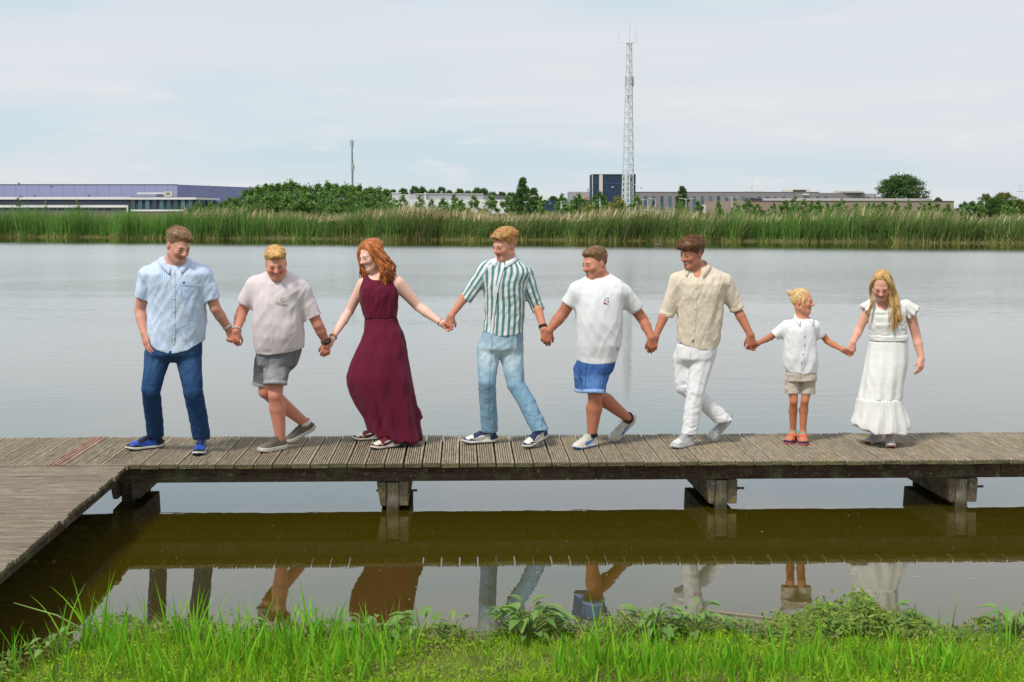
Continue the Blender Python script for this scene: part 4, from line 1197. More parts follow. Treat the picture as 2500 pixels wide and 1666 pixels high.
def crease(t, fine, k=0.25):
    "thin sharp wrinkles at two sizes, plus the weave"
    a = t.noise(t.coord('Object', (1.0, 1.0, 0.55), (0.3, 0.5, 0.2)), 9.0, 3, 0.55, 0.6)
    b = t.noise(t.coord('Object', (0.8, 1.0, 1.0), (0.2, -0.6, 0.4)), 17.0, 2, 0.5, 0.5)
    ra = t.math('POWER', t.math('SUBTRACT', 1.0, t.math('ABSOLUTE', t.math('MULTIPLY_ADD', a, 5.0, -2.5), 0.0), None, True), 2.0)
    rb = t.math('POWER', t.math('SUBTRACT', 1.0, t.math('ABSOLUTE', t.math('MULTIPLY_ADD', b, 4.0, -2.0), 0.0), None, True), 2.0)
    h = t.math('ADD', t.math('MULTIPLY', ra, 1.0), t.math('MULTIPLY', rb, 0.55))
    h = t.math('ADD', h, t.math('MULTIPLY', fine, 0.10))
    t.bump(h, min(1.0, 0.85 * k), 0.0065)
def fabric(name, col, var=0.08, rough=0.85, weave=900.0, bump=0.25, blotch=0.0, blotch_col=None):
    t = NT(name, rough, 0.12)
    t.p.inputs['Sheen Weight'].default_value = 0.08
    n = t.noise(t.coord('Object'), 24.0, 4, 0.6); n2 = t.noise(t.coord('Object'), 240.0, 2, 0.6)
    c = t.mix(n, tuple(x * (1 - var) for x in col), tuple(min(1, x * (1 + var)) for x in col))
    if blotch_col is not None:
        nb = t.noise(t.coord('Object'), 5.0, 3, 0.5)
        c = t.mix(t.math('MULTIPLY', t.ramp(nb, 0.42, 0.62), blotch), c, blotch_col)
    t.base(c); crease(t, n2, bump)
    return t
def denim(name, col, fade, rough=0.9):
    t = NT(name, rough, 0.1)
    n = t.noise(t.coord('Object', (1, 1, 0.35)), 110.0, 3, 0.7); n2 = t.noise(t.coord('Object'), 14.0, 4, 0.6)
    f = t.attr('fade', 'Fac')
    c = t.mix(t.math('ADD', f, t.ramp(n2, 0.35, 0.75, -0.15, 0.25), None, True), col, fade)
    c = t.mix(t.math('MULTIPLY', t.ramp(n, 0.35, 0.7), 0.35), c, t.mix(1.0, c, (1.5, 1.45, 1.35), 'MULTIPLY'))
    t.base(c); crease(t, n, 0.38)
    return t.m
def striped(name, a, b, period, duty, rough=0.85):
    "cloth with stripes that run down the garment: the attribute 'u' is the distance round the body"
    t = NT(name, rough, 0.12)
    u = t.attr('u', 'Fac')
    w = t.math('FRACT', t.math('DIVIDE', t.math('ADD', u, 5.0), period))
    e = 0.06
    m = t.math('MULTIPLY', t.ramp(w, 0.0, e), t.ramp(w, duty, duty + e, 1.0, 0.0))
    n = t.noise(t.coord('Object'), 260.0, 2, 0.6); n2 = t.noise(t.coord('Object'), 24.0, 4, 0.6)
    c = t.mix(m, a, t.mix(t.ramp(n, 0.35, 0.7), b, tuple(min(1, x * 1.45) for x in b)))
    t.base(t.mix(t.math('MULTIPLY', n2, 0.12), c, t.mix(1.0, c, (0.8, 0.8, 0.85), 'MULTIPLY')))
    crease(t, n, 0.25)
    return t.m
def folds(V, N, specs):
    "push vertices along their normals: each spec = (height, fold direction, spacing across, length along, seed, weight or None, sharp)"
    h = np.zeros(len(V))
    for amp, d, fx, fl, seed, wt, sharp in specs:
        d = unit(d); wv = V @ d
        p = V - wv[:, None] * d
        q = p / fx + d * (wv / fl)[:, None]
        q = q + 0.35 * np.stack([vnoise(V / (fx * 3), seed + 50), vnoise(V / (fx * 3), seed + 51), vnoise(V / (fx * 3), seed + 52)], -1)
        n = vnoise(q, seed)
        if sharp: n = 0.36 - np.abs(n) ** 0.8 * 1.05
        h += amp * n * (1 if wt is None else wt)
    return V + N * h[:, None] * np.array((1, 1, 0.3)) * np.clip((N[:, 2:3] + 0.85) / 0.4, 0, 1)
def near_pt(V, p, r):
    return np.exp(-((V - np.array(p)) ** 2).sum(1) / (r * r))

# ---------------------------------------------------------------- shoes
SX = [0, .006, .03, .08, .14, .2, .25, .275, .287, .29]
SHW = [.004, .018, .031, .034, .0355, .0465, .0445, .032, .016, .004]
SHT = [.060, .082, .096, .094, .102, .098, .066, .053, .043, .028]
def shoe_hw(x): return np.interp(x, SX, SHW)
def shoe_ht(x): return np.interp(x, [0, .006, .03, .08, .115, .15, .20, .25, .275, .287, .29], [.060, .082, .096, .092, .104, .097, .074, .059, .049, .040, .028])
def shoe_bottom(x): return 0.014 * np.clip((x - .205) / .085, 0, 1) ** 2 + 0.004 * np.clip((0.03 - x) / .03, 0, 1)
class ShoeSole:
    lo, hi = np.array([-.005, -.055, -.002]), np.array([.295, .055, .05])
    def __init__(s, h): s.h = h
    def __call__(s, X, Y, Z):
        d = smax(np.abs(Y) - shoe_hw(X) - 0.003 + 0 * Z, shoe_bottom(X) - Z, 0.006)
        return smax(d, Z - s.h - 0.7 * shoe_bottom(X) - 0.006 * np.clip((0.06 - X) / .06, 0, 1), 0.006)
class ShoeUpper:
    lo, hi = np.array([-.005, -.055, .0]), np.array([.295, .055, .12])
    def __call__(s, X, Y, Z):
        hw, ht = shoe_hw(X) * 0.985, shoe_ht(X)
        k = (np.abs(Y / hw) ** 2.5 + np.abs(np.maximum(Z - 0.015, 0) / (ht - 0.015)) ** 2.3 + 1e-9) ** (1 / 2.35)
        d = (k - 1) * np.minimum(hw, 0.045)
        d = smax(d, 0.015 - Z + 0 * X, 0.004)
        return -smin(-d, Ell((0.058, 0, 0.113), (0.047, 0.024, 0.036))(X, Y, Z), 0.006)
_shoe_cache = {}
def shoe_geo(h):
    if h not in _shoe_cache:
        f = Field((-.012, -.062, -.006), (.302, .062, .125), 0.0042); f.add(ShoeSole(h), 0.002); so = f.extract()
        f = Field((-.012, -.062, -.006), (.302, .062, .125), 0.0042); f.add(ShoeUpper(), 0.002); up = f.extract()
        _shoe_cache[h] = (so, up)
    return _shoe_cache[h]
def surf_y(x, z):
    hw, ht = shoe_hw(x) * 0.985, shoe_ht(x)
    return hw * np.maximum(0, 1 - (np.clip(z - 0.015, 0, None) / (ht - 0.015)) ** 2.3) ** (1 / 2.5)
t = NT('shoe_leather', 0.5, 0.35); n = t.noise(t.coord('Object'), 120.0, 3, 0.6)
t.base(t.mix(t.math('MULTIPLY', t.ramp(n, 0.4, 0.75), 0.22), t.attr('col'), t.mix(1.0, t.attr('col'), (0.7, 0.68, 0.65), 'MULTIPLY'))); t.bump(n, 0.2, 0.002)
M_SHOE = t.m
def keep(root, o):
    o.parent = root; o.matrix_parent_inverse = Matrix.Translation(-Vector(root.location)); return o
def shoe(person, heel, toe, up, style, label=None):
    "one shoe on its person: heel and toe are the ends of the sole on the ground or in the air"
    heel, toe = np.array(heel), np.array(toe)
    X = unit(toe - heel); L = np.linalg.norm(toe - heel); k = L / 0.29
    up = np.array(up, float); Zv = unit(up - X * (up @ X)); Yv = np.cross(Zv, X)
    M = np.stack([X, Yv, Zv], 1)
    kz = max(k, style.get('kmin', 0.8)) if k < 0.9 else k
    S = np.array([k, kz, kz])
    tr = lambda P: heel + (np.asarray(P) * S) @ M.T
    (sv, sq), (uv_, uq) = shoe_geo(style.get('h', 0.027))
    sole_c = np.tile(np.array(style['sole']), (len(sv), 1))
    if 'outsole' in style: sole_c[sv[:, 2] < 0.010 + shoe_bottom(sv[:, 0])] = style['outsole']
    if 'toe_gum' in style: sole_c[(sv[:, 0] > 0.262) & (sv[:, 2] < 0.03)] = style['toe_gum']
    x, y, z = uv_.T; ay = np.abs(y)
    A, Bc = np.array(style['a']), np.array(style['b'])
    col = np.tile(A, (len(uv_), 1))
    pat = style.get('pattern', 'court')
    if pat == 'court':
        guard = (x > 0.215) & ((z < 0.040 + 0.10 * (x - 0.245)) | (x > 0.268)) | ((x > 0.17) & (x < 0.235) & (z < 0.030 + (x - 0.17) * 0.30))
        stay = (x > 0.105) & (x < 0.205) & (z > shoe_ht(x) - 0.030 - 0.15 * np.clip(0.15 - x, 0, 1)) & (ay > 0.010)
        heelp = (x < 0.062) & (z < 0.085 - 0.3 * x) | ((x < 0.12) & (z > 0.074))
        col[guard | stay | heelp] = Bc
        tongue = (x > 0.09) & (x < 0.20) & (ay < 0.012) & (z > 0.06)
        col[tongue] = style.get('tongue', Bc)
    elif pat == 'runner':
        col[(np.sin(x * 75 + z * 60) > 0.1) & (x < 0.22)] = Bc
        col[(x > 0.225) & (z < 0.05)] = Bc
    elif pat == 'plain':
        col[(x > 0.10) & (x < 0.20) & (ay < 0.012) & (z > 0.06)] = Bc
    for nm, v, q, c in (('sole', sv, sq, sole_c), ('upper', uv_, uq, col)):
        keep(person, link(nm, mesh_np(nm, tr(v), q, True, {'col': c}), M_SHOE))
    lac = MB()
    for i_ in range(6):
        xx = 0.118 + i_ * 0.0155
        zt = shoe_ht(xx) + 0.002
        pts = [(xx + 0.004 * (1 if i_ % 2 else -1) * s_, s_ * 0.021, zt - 0.006 * abs(s_) ** 2) for s_ in (-1, -0.5, 0, 0.5, 1)]
        lac.tube(tr(pts), 0.0028 * k, 4)
    lac.tube(tr([(0.112, 0, 0.106), (0.104, 0.018, 0.110), (0.118, 0.034, 0.095), (0.124, 0.040, 0.078)]), 0.0024 * k, 4).tube(tr([(0.112, 0, 0.106), (0.106, -0.02, 0.110), (0.122, -0.036, 0.094), (0.130, -0.042, 0.076)]), 0.0024 * k, 4)
    me = lac.mesh('laces', True); lm = plain('lace_cord', style['lace'], 0.8, 0.2); keep(person, link('laces', me, lm))
    if 'mark' in style:
        cl = [(.196, .056, .000), (.192, .044, .010), (.178, .036, .0165), (.150, .039, .0135), (.115, .050, .0095), (.075, .063, .006), (.035, .078, .001)]
        for sd in (-1, 1):
            v, qd = [], []
            for (xx, zz, w) in cl:
                for dz in (w, -w * 0.75):
                    z_ = zz + dz * 0.9
                    v.append((xx + dz * 0.25, sd * (surf_y(xx, z_) + 0.0022), z_))
            n_ = len(cl)
            qd = [(2 * i_, 2 * i_ + 1, 2 * i_ + 3, 2 * i_ + 2) for i_ in range(n_ - 1)]
            keep(person, link('side_mark', mesh_np('side_mark', tr(v), np.array(qd), True), plain('side_mark_leather', style['mark'], 0.45, 0.3)))
    return dict(ankle=tr((0.062, 0, 0.105)), collar=tr((0.06, 0, 0.09)), tr=tr, X=X, Z=Zv, k=k)
# ================================================================== PEOPLE
def conv(x0, y0, s): return lambda x, y: (x0 + x / s, y0 + y / s)
DECK = DZ + 0.001
class Person:
    def __init__(s, label, foot, cv):
        s.dep = G(foot[0], foot[1], DECK)[1]
        s.cv = cv
        p = W(foot[0], foot[1], s.dep)
        s.root = empty('person', (p[0], p[1], DECK)); tag(s.root, label, 'person', 'people holding hands in a line on the boardwalk')
        s.prims = []; s.fine = []; s.paint = []
        s.M = s.dep / FPX              # metres per photograph pixel at this person
    def w(s, x, y, d=0.0):
        X, Y = s.cv(x, y); return W(X, Y, d if d > 5 else s.dep + d)
    def rows(s, L, shrink=1.0):
        out = []
        for (y, xl, xr, th, dc) in L:
            a, b = s.w(xl, y, dc), s.w(xr, y, dc)
            out.append(((a[2] + b[2]) / 2, (a[0] + b[0]) / 2, s.dep + dc, (b[0] - a[0]) / 2 * shrink, th / 2 * shrink))
        return out
    def xfun(s, pts):
        "height as a function of x from points given on the photograph"
        q = sorted([(s.w(x, y)[0], s.w(x, y)[2]) for x, y in pts]); q = np.array(q)
        return lambda X, Y: np.interp(X, q[:, 0], q[:, 1]) + 0 * Y
    # ---- body
    def head(s, cx, cy, hh, yaw, pitch, roll=0, d=0.0, **k):
        s.h = Head(s.w(cx, cy, d), hh, yaw, pitch, roll, **k)
        s.fine.append((s.h.lo + 0.02, s.h.hi - 0.02, 0.0033)); s.prims.append((s.h, 0.02))
    def neck(s, x, y, d, rt, rb):
        s.nb = s.w(x, y, d)
        s.prims.append((Cap(s.h.world((0, 0.022, -0.05)), s.nb, rt, rb), 0.03))
    def arm(s, sh, el, wr, kn, r, hand, sign, nb, curl=(30, 40, 25), size=1.0, thumb_out=0.5):
        "sh, el, wr, kn are (x, y, depth offset) on the photograph; r = shoulder, elbow, wrist radius"
        a, b, c, k_ = (s.w(*p) for p in (sh, el, wr, kn)); r = (r[0] * 0.95, r[1] * 0.92, r[2] * 0.90)
        s.prims += [(Cap(a, b, r[0], r[1]), 0.03), (Cap(b, b + (c - b) * 0.35, r[1] * 0.99, r[1] * 1.0), 0.008), (Cap(b + (c - b) * 0.35, c, r[1] * 1.0, r[2]), 0.008)]
        s.hand(c, k_, nb, sign, curl, size, thumb_out)
        return a, b, c
    def hand(s, wr, kn, nb, sign, curl, z=1.0, thumb_out=0.5):
        d = unit(kn - wr); nb = unit(np.array(nb) - d * (np.array(nb) @ d)); side = np.cross(d, nb) * sign
        kn = wr + d * 0.085 * z
        tips = []
        offs = (0.029, 0.0095, -0.0095, -0.027); lens = ((.043, .026, .021), (.047, .029, .022), (.043, .027, .021), (.034, .020, .018))
        for i, o_ in enumerate(offs):
            kk = kn + side * o_ * z - d * (0.006 * abs(i - 1)) * z
            s.prims.append((Cap(wr + side * o_ * 0.45 * z, kk, 0.0185 * z, 0.0125 * z), 0.012))
            p, ang = kk, 0.0
            for j, L in enumerate(lens[i]):
                ang += R(curl[j] * (1 + 0.06 * i))
                dr = d * math.cos(ang) - nb * math.sin(ang) + side * 0.05 * (1.5 - i) * (1 if j == 0 else 0.4)
                q = p + unit(dr) * L * z
                s.prims.append((Cap(p, q, (0.0098 - 0.0012 * j) * z, (0.0090 - 0.0013 * j) * z), 0.0025 if j else 0.006)); p = q
            tips.append(p)
        tb = wr + d * 0.022 * z + side * 0.024 * z - nb * 0.006 * z
        t1 = tb + unit(d * 0.75 + side * thumb_out - nb * 0.35) * 0.042 * z
        t2 = t1 + unit(d * 0.9 + side * thumb_out * 0.3 - nb * 0.45) * 0.030 * z
        s.prims += [(Cap(tb, t1, 0.0145 * z, 0.0105 * z), 0.010), (Cap(t1, t2, 0.0100 * z, 0.0075 * z), 0.003)]
        al = np.stack([wr, kn] + tips + [t2])
        s.fine.append((al.min(0) - 0.02, al.max(0) + 0.02, 0.0046))
        s.paint.append((kn, 0.05 * z, 0.5)); [s.paint.append((q, 0.016 * z, 0.6)) for q in tips]
    def leg(s, hip, knee, ankle, r, calf=1.18):
        h, k_, a = (np.array(p) for p in (hip, knee, ankle))
        back = np.array([0, 0.02, 0])
        m = k_ + (a - k_) * 0.30 + back
        s.prims += [(Cap(h, k_, r[0], r[1]), 0.010), (Cap(k_, m, r[1] * 0.93, r[1] * calf), 0.012), (Cap(m, a, r[1] * calf, r[2]), 0.012)]
        s.paint.append((k_, 0.055, 0.35))
    def body(s, rows, tone, lip, brow, blush=0.5, beard=0.0, tan=None, shrink=0.86, step=0.0085):
        if rows: s.prims.append((Loft(s.rows(rows[2:], shrink)), 0.03))
        lo = np.min([p.lo for p, k in s.prims], 0) - 0.03; hi = np.max([p.hi for p, k in s.prims], 0) + 0.03
        f = Field(lo, hi, step, s.fine)
        for p, k in s.prims: f.add(p, k)
        V, Q = f.extract(); V = relax(V, Q, 1, 0.25)
        c = s.h.colour(V, tone, lip, brow, blush, beard)
        red = np.array((1.0, 0.70, 0.64))
        for p, r, a in s.paint:
            w_ = (near_pt(V, p, r) * a)[:, None]; c = c * (1 - w_) + c * red * w_
        if tan is not None:
            x, y, z = s.h.local(V[:, 0], V[:, 1], V[:, 2])
            w_ = np.clip((-z - 0.16) / 0.1, 0, 1)[:, None]
            c = c * (1 - w_ * (1 - np.array(tan)))
        o = link('body', mesh_np('body', V, Q, True, {'col': c}), M_SKIN, None)
        s.own(o)
        return o
    def own(s, o):
        o.parent = s.root; o.matrix_parent_inverse = Matrix.Translation(-Vector(s.root.location))
        return o
    # ---- clothes
    def cloth(s, name, prims, mat, fold=(), step=0.0085, attrs=None, cuts=(), smooth=1, fine=(), mats=None):
        lo = np.min([p.lo for p, k in prims], 0) - 0.03; hi = np.max([p.hi for p, k in prims], 0) + 0.03
        f = Field(lo, hi, step, fine)
        for p, k in prims: f.add(p, k)
        for p, k in cuts: f.cut(p, k)
        for p, k in prims:
            if hasattr(p, 'hollow'): f.cut(p.hollow, 0.003)
        V, Q = f.extract(); V = relax(V, Q, smooth, 0.3)
        V0 = V
        if fold: V = folds(V, vnormals(V, Q), fold)
        at = attrs(V0) if attrs else {}
        o = link(name, mesh_np(name, V, Q, True, at), mat, None); s.own(o)
        o_b = BVHTree.FromPolygons([tuple(v) for v in V], [tuple(q) for q in Q]) if name in ('shirt', 't_shirt', 'dress', 'trousers', 'shorts', 'bodice') else None
        s.bvh = getattr(s, 'bvh', {}); s.bvh[name] = o_b
        return o
    def hit(s, part, x, y, off=0.002, crop=True):
        "the point of a garment seen at a picture point"
        X, Y = s.cv(x, y) if crop else (x, y)
        d = Vector(ray(X, Y)).normalized()
        loc, n_, i_, dist = s.bvh[part].ray_cast(Vector(ORG), d)
        if loc is None: return None
        return np.array(loc) + np.array(n_) * off * (1 if n_ @ d < 0 else -1)
    def strip(s, part, name, pts, wpx, mat, off=0.003):
        pp = []
        for (xa, ya), (xb, yb) in zip(pts[:-1], pts[1:]):
            n_ = max(1, int(math.hypot(xb - xa, yb - ya) / 14)); pp += [(xa + (xb - xa) * k / n_, ya + (yb - ya) * k / n_) for k in range(n_)]
        pts = pp + [pts[-1]]; v = []
        for i_, (x, y) in enumerate(pts):
            a = np.array(pts[min(i_ + 1, len(pts) - 1)], float) - np.array(pts[max(i_ - 1, 0)], float); a /= np.linalg.norm(a)
            n_ = np.array([-a[1], a[0]]) * wpx / 2
            for sg in (-1, 1):
                h_ = s.hit(part, x + sg * n_[0], y + sg * n_[1], off)
                if h_ is None: h_ = v[-2] if len(v) > 1 else s.w(x, y)
                v.append(h_)
        q = [(2 * i_, 2 * i_ + 1, 2 * i_ + 3, 2 * i_ + 2) for i_ in range(len(pts) - 1)]
        return s.own(link(name, mesh_np(name, v, np.array(q), True), mat))
    def dots(s, part, name, pts, r, mat, off=0.003):
        for x, y in pts:
            h_ = s.hit(part, x, y, off)
            if h_ is None: continue
            s.own(MB().tube([h_ + np.array([0, 0.002, 0]), h_ - np.array([0, 0.002, 0])], r, 8).build(name, mat))
    def tubes(s, name, lines, mat, sides=5):
        m = MB()
        for pts, rad in lines: m.tube(pts, rad, sides)
        return s.own(link(name, m.mesh(name, True), mat))
    def ring(s, name, c, axis, r, h, mat, gapped=False, flat=1.0, n=22):
        axis = unit(axis); a = unit(np.cross(axis, (0.3, 1, 0.2))); b = np.cross(axis, a)
        th = np.linspace(0, 2 * math.pi, n, endpoint=False)
        v = []
        for t_ in th:
            d = a * math.cos(t_) + b * math.sin(t_) * flat
            for (rr, hh) in ((r, -h / 2), (r + 0.004, -h / 2), (r + 0.004, h / 2), (r, h / 2)): v.append(c + d * rr + axis * hh)
        q = [(4 * i_ + k, 4 * ((i_ + 1) % n) + k, 4 * ((i_ + 1) % n) + (k + 1) % 4, 4 * i_ + (k + 1) % 4) for i_ in range(n) for k in range(4)]
        return s.own(link(name, mesh_np(name, v, np.array(q), True), mat))
    def neck_hole(s, at, r, tilt, yaw=0):
        "the opening of a top round the neck: centre, radius and how far it dips at the front"
        s.nc, s.nr = s.w(*at), r
        s.nup = np.array(Matrix.Rotation(R(yaw), 3, 'Z')) @ np.array([0, -math.sin(R(tilt)), math.cos(R(tilt))])
        return (Cap(s.nc, s.nc + s.nup * 0.25, r, r + 0.02), 0.006)
    def collar(s, at, mat, r, h=0.036, gap=24, yaw=0, tilt=12, point=0.03, drop=0.0, open_=0.0):
        "a folded shirt collar round the base of the neck"
        c = s.nc + s.nup * 0.006; up = s.nup; r = s.nr + 0.007
        Rm = np.array(Matrix.Rotation(R(yaw), 3, 'Z'))
        fwd = Rm @ np.array([0, -1.0, 0]); fwd = unit(fwd - up * (fwd @ up)); sd = np.cross(fwd, up)
        n = 33; v = []
        for i_ in range(n):
            f = -1 + 2 * i_ / (n - 1); ph = math.pi + f * (math.pi - R(gap))
            d = fwd * math.cos(ph) + sd * math.sin(ph)
            e = abs(f) ** 5
            low = -math.cos(ph - math.pi) * 0.012
            up2 = up * (0.012 * math.cos(ph - math.pi))
            tip = (fwd * 0.7 - up * 0.9 + d * 0.1) * point * e
            prof = [(r * 0.96, 0.004), (r * 0.98, h * 0.95 - 0.016 * e), (r * 1.03, h - 0.016 * e), (r * 1.12, h * 0.88 - 0.016 * e), (r * 1.27, h * 0.10 - 0.004)]
            for k_, (rr, z_) in enumerate(prof):
                p = c + d * (rr * (1 + open_ * e)) + up * z_ + up2 * (1 if k_ else 1)
                if k_ == 4: p = p + tip
                if k_ == 3: p = p + tip * 0.25
                if k_ >= 2 and s.bvh.get('shirt'):
                    lc, nm, _, _ = s.bvh['shirt'].find_nearest(Vector(p))
                    dd = (Vector(p) - lc).dot(nm)
                    if dd < 0.007:
                        d0 = Vector(unit(d * 0.5 + up * 0.65 + fwd * 0.35))
                        h_, n2, _, _ = s.bvh['shirt'].ray_cast(Vector(p) - d0 * 0.012, d0, 0.10)
                        p = np.array(h_) + np.array(d0) * 0.007 if h_ is not None else np.array(lc) + np.array(nm) * 0.008
                v.append(p)
        m_ = 5
        q = [(i_ * m_ + k, (i_ + 1) * m_ + k, (i_ + 1) * m_ + k + 1, i_ * m_ + k + 1) for i_ in range(n - 1) for k in range(m_ - 1)]
        o = s.own(link('collar', mesh_np('collar', v, np.array(q), True), mat))
        md = o.modifiers.new('thickness', 'SOLIDIFY'); md.thickness = 0.004; md.offset = 1
        return o
    # ---- hair
    def short_hair(s, base, extra=(), plane=(0.70, 0.004), lift=0.0, comb=(0, -1, 0.15), tuft=150, tl=0.030, amp=0.004, thick=1.0, streak=0.22, name='hair', side_fade=0.0, seed=1):
        h = s.h; lo, hi = h.lo - 0.02, h.hi + 0.02
        f = Field(lo, hi, 0.0042)
        sl = (slice(None),) * 3; X, Y, Z = f.grid(sl)
        x, y, z = h.local(X, Y, Z)
        a, c0 = plane
        e = (z + a * y - c0) / math.sqrt(1 + a * a)
        ss = lambda v, lo_, hi_: (lambda q_: q_ * q_ * (3 - 2 * q_))(np.clip((v - lo_) / (hi_ - lo_), 0, 1))
        th_ = (0.0042 * thick) * ss(e, -0.004, 0.022) + (0.011 * thick + lift) * ss(z, 0.030, 0.095) * ss(e, 0.0, 0.05) + 0.006 * thick * ss(y, 0.04, 0.10)
        th_ = th_ - 0.012 * ss(e, 0.004, -0.012) - 0.03 * np.clip(1.2 - np.sqrt(((y - 0.012) / 0.020) ** 2 + ((z + 0.006) / 0.028) ** 2), 0, 1) * (np.abs(x) > 0.055)
        d = h.sdf_local(x, y, z) - th_
        for c_, r_ in extra: d = smin(d, np.maximum(Ell(c_, r_)(x, y, z), -e - 0.006), 0.02)
        f.F[:] = np.minimum(d * h.s, f.BIG)
        V, Q = f.extract(); N = vnormals(V, Q)
        q = np.stack(h.local(V[:, 0], V[:, 1], V[:, 2]), -1)
        cm = unit(comb); wv = q @ cm
        pq = (q - wv[:, None] * cm) / 0.0095 + cm * (wv / 0.11)[:, None]
        pq = pq + vnoise(q / 0.03, 5)[:, None] * 0.7
        st = vnoise(pq, seed)
        V = V + N * ((st * amp * 0.7 + vnoise(q / 0.03, seed + 3) * amp * 0.7) * h.s * np.clip((q[:, 2] + a * q[:, 1] - c0) / 0.03, 0.1, 1))[:, None]
        cc = np.array(base) * (1 + streak * vnoise(pq * 1.3, seed + 9) + 0.12 * vnoise(q / 0.03, 7))[:, None]
        low = np.clip((0.02 - q[:, 2]) / 0.05, 0, 1)[:, None] * side_fade
        cc = cc * (1 - low * 0.25)
        s.own(link(name, mesh_np(name, V, Q, True, {'col': np.clip(cc, 0.002, 1)}), M_HAIR))
        rg = np.random.default_rng(seed)
        top = np.where((q[:, 2] > 0.03))[0]
        if len(top) and tuft:
            vs, qs, cs = [], [], []; nn = 0
            for i_ in rg.choice(top, tuft * 5):
                n_ = N[i_]; dr = h.R @ cm; dr = unit(dr - n_ * (dr @ n_) + rg.normal(0, 0.16, 3) + n_ * rg.uniform(-0.02, 0.16))
                L = tl * h.s * rg.uniform(0.5, 1.2); r_ = 0.0015 * h.s * rg.uniform(0.7, 1.4)
                p0 = V[i_] - n_ * 0.003; p1 = p0 + dr * L * 0.5 + n_ * 0.0025; p2 = p0 + dr * L - n_ * 0.002
                m = MB().tube([p0, p1, p2], [r_, r_ * 0.8, r_ * 0.15], 4, False)
                vs.append(m.v[0]); qs.append(m.q[0] + nn); nn += len(m.v[0])
                cs.append(np.tile(np.array(base) * rg.uniform(0.75, 1.35), (len(m.v[0]), 1)))
            o = s.own(link('hair_tufts', mesh_np('hair_tufts', np.concatenate(vs), np.concatenate(qs), True, {'col': np.clip(np.concatenate(cs), 0, 1)}), M_HAIR)); tag(o, kind='stuff')
    def locks(s, guides, n, base, jit=0.012, r=0.009, wave=0.008, freq=3.0, seed=2, name='hair_locks', tipr=0.25, streak=0.3):
        "strands that follow guide lines (lists of world points); in between they are blended"
        rg = np.random.default_rng(seed); G_ = [np.array(g) for g in guides]
        T = np.linspace(0, 1, 12)
        def res(g):
            L = np.concatenate([[0], np.cumsum(np.linalg.norm(np.diff(g, axis=0), axis=1))]); L /= L[-1]
            return np.stack([np.interp(T, L, g[:, i_]) for i_ in range(3)], -1)
        G_ = [res(g) for g in G_]; vs, qs, cs = [], [], []; nn = 0
        for k in range(n):
            i_ = rg.integers(0, len(G_) - 1) if len(G_) > 1 else 0; f = rg.uniform(0, 1)
            g = G_[i_] * (1 - f) + (G_[i_ + 1] if len(G_) > 1 else G_[0]) * f
            o1 = rg.normal(0, 1, 3) * jit; ph = rg.uniform(0, 6.28); a = unit(rg.normal(0, 1, 3)); b = unit(rg.normal(0, 1, 3))
            p = g + o1 * (0.35 + 0.65 * T)[:, None] + (a * np.sin(T * freq * 6.28 + ph)[:, None] + b * np.cos(T * freq * 6.28 + ph)[:, None]) * (wave * np.clip(T * 1.8 - 0.35, 0, 1) )[:, None]
            e = rg.uniform(0.82, 1.0); p = p[0] + (p - p[0]) if e > 0.9 else p[:11]
            rr = r * rg.uniform(0.6, 1.25) * np.interp(np.linspace(0, 1, len(p)), [0, 0.15, 0.7, 1], [0.55, 1, 0.85, tipr])
            m = MB().tube(p, rr, 6)
            vs.append(m.v[0]); qs.append(m.q[0] + nn); nn += len(m.v[0])
            cs.append(np.tile(np.array(base) * rg.uniform(1 - streak, 1 + streak * 1.4), (len(m.v[0]), 1)))
        o = s.own(link(name, mesh_np(name, np.concatenate(vs), np.concatenate(qs), True, {'col': np.clip(np.concatenate(cs), 0, 1)}), M_HAIR))
        return tag(o, kind='stuff')
def toe_heel(px, psi, L):
    t_ = G(px[0], px[1], DECK)
    return t_ + np.array([-math.sin(R(psi)) * L, math.cos(R(psi)) * L, 0]), t_
UP = np.array([0, 0, 1.0])
def garment_u(torso, sleeves, ref):
    def f(V):
        u = torso.angle(V) * ref
        dt = torso(V[:, 0], V[:, 1], V[:, 2])
        for a, b, r in sleeves:
            c = Cap(a, b, r, r * 0.9); dsl = c(V[:, 0], V[:, 1], V[:, 2])
            ax_ = unit(np.array(b) - a); e1 = unit(np.cross(ax_, (0, 1, 0))); e2 = np.cross(ax_, e1)
            q = V - a; us = np.arctan2(q @ e2, q @ e1) * r
            u = np.where(dsl < dt - 0.006, us, u)
        return {'u': u}
    return f

FEET_Y = (1108, 1096, 1086, 1086, 1088, 1085, 1080, 1086)
DEPS = [G(x, y, DECK)[1] for x, y in zip((395, 660, 925, 1215, 1430, 1672, 1950, 2150), FEET_Y)]
HD = [(a + b) / 2 - 0.07 for a, b in zip(DEPS[:-1], DEPS[1:])]      # how far away each pair of clasped hands is
N_, F_ = -0.020, 0.016                                             # nearer hand, farther hand
SK = srgb(226, 172, 150)
def pxm(P, n): return n * P.M
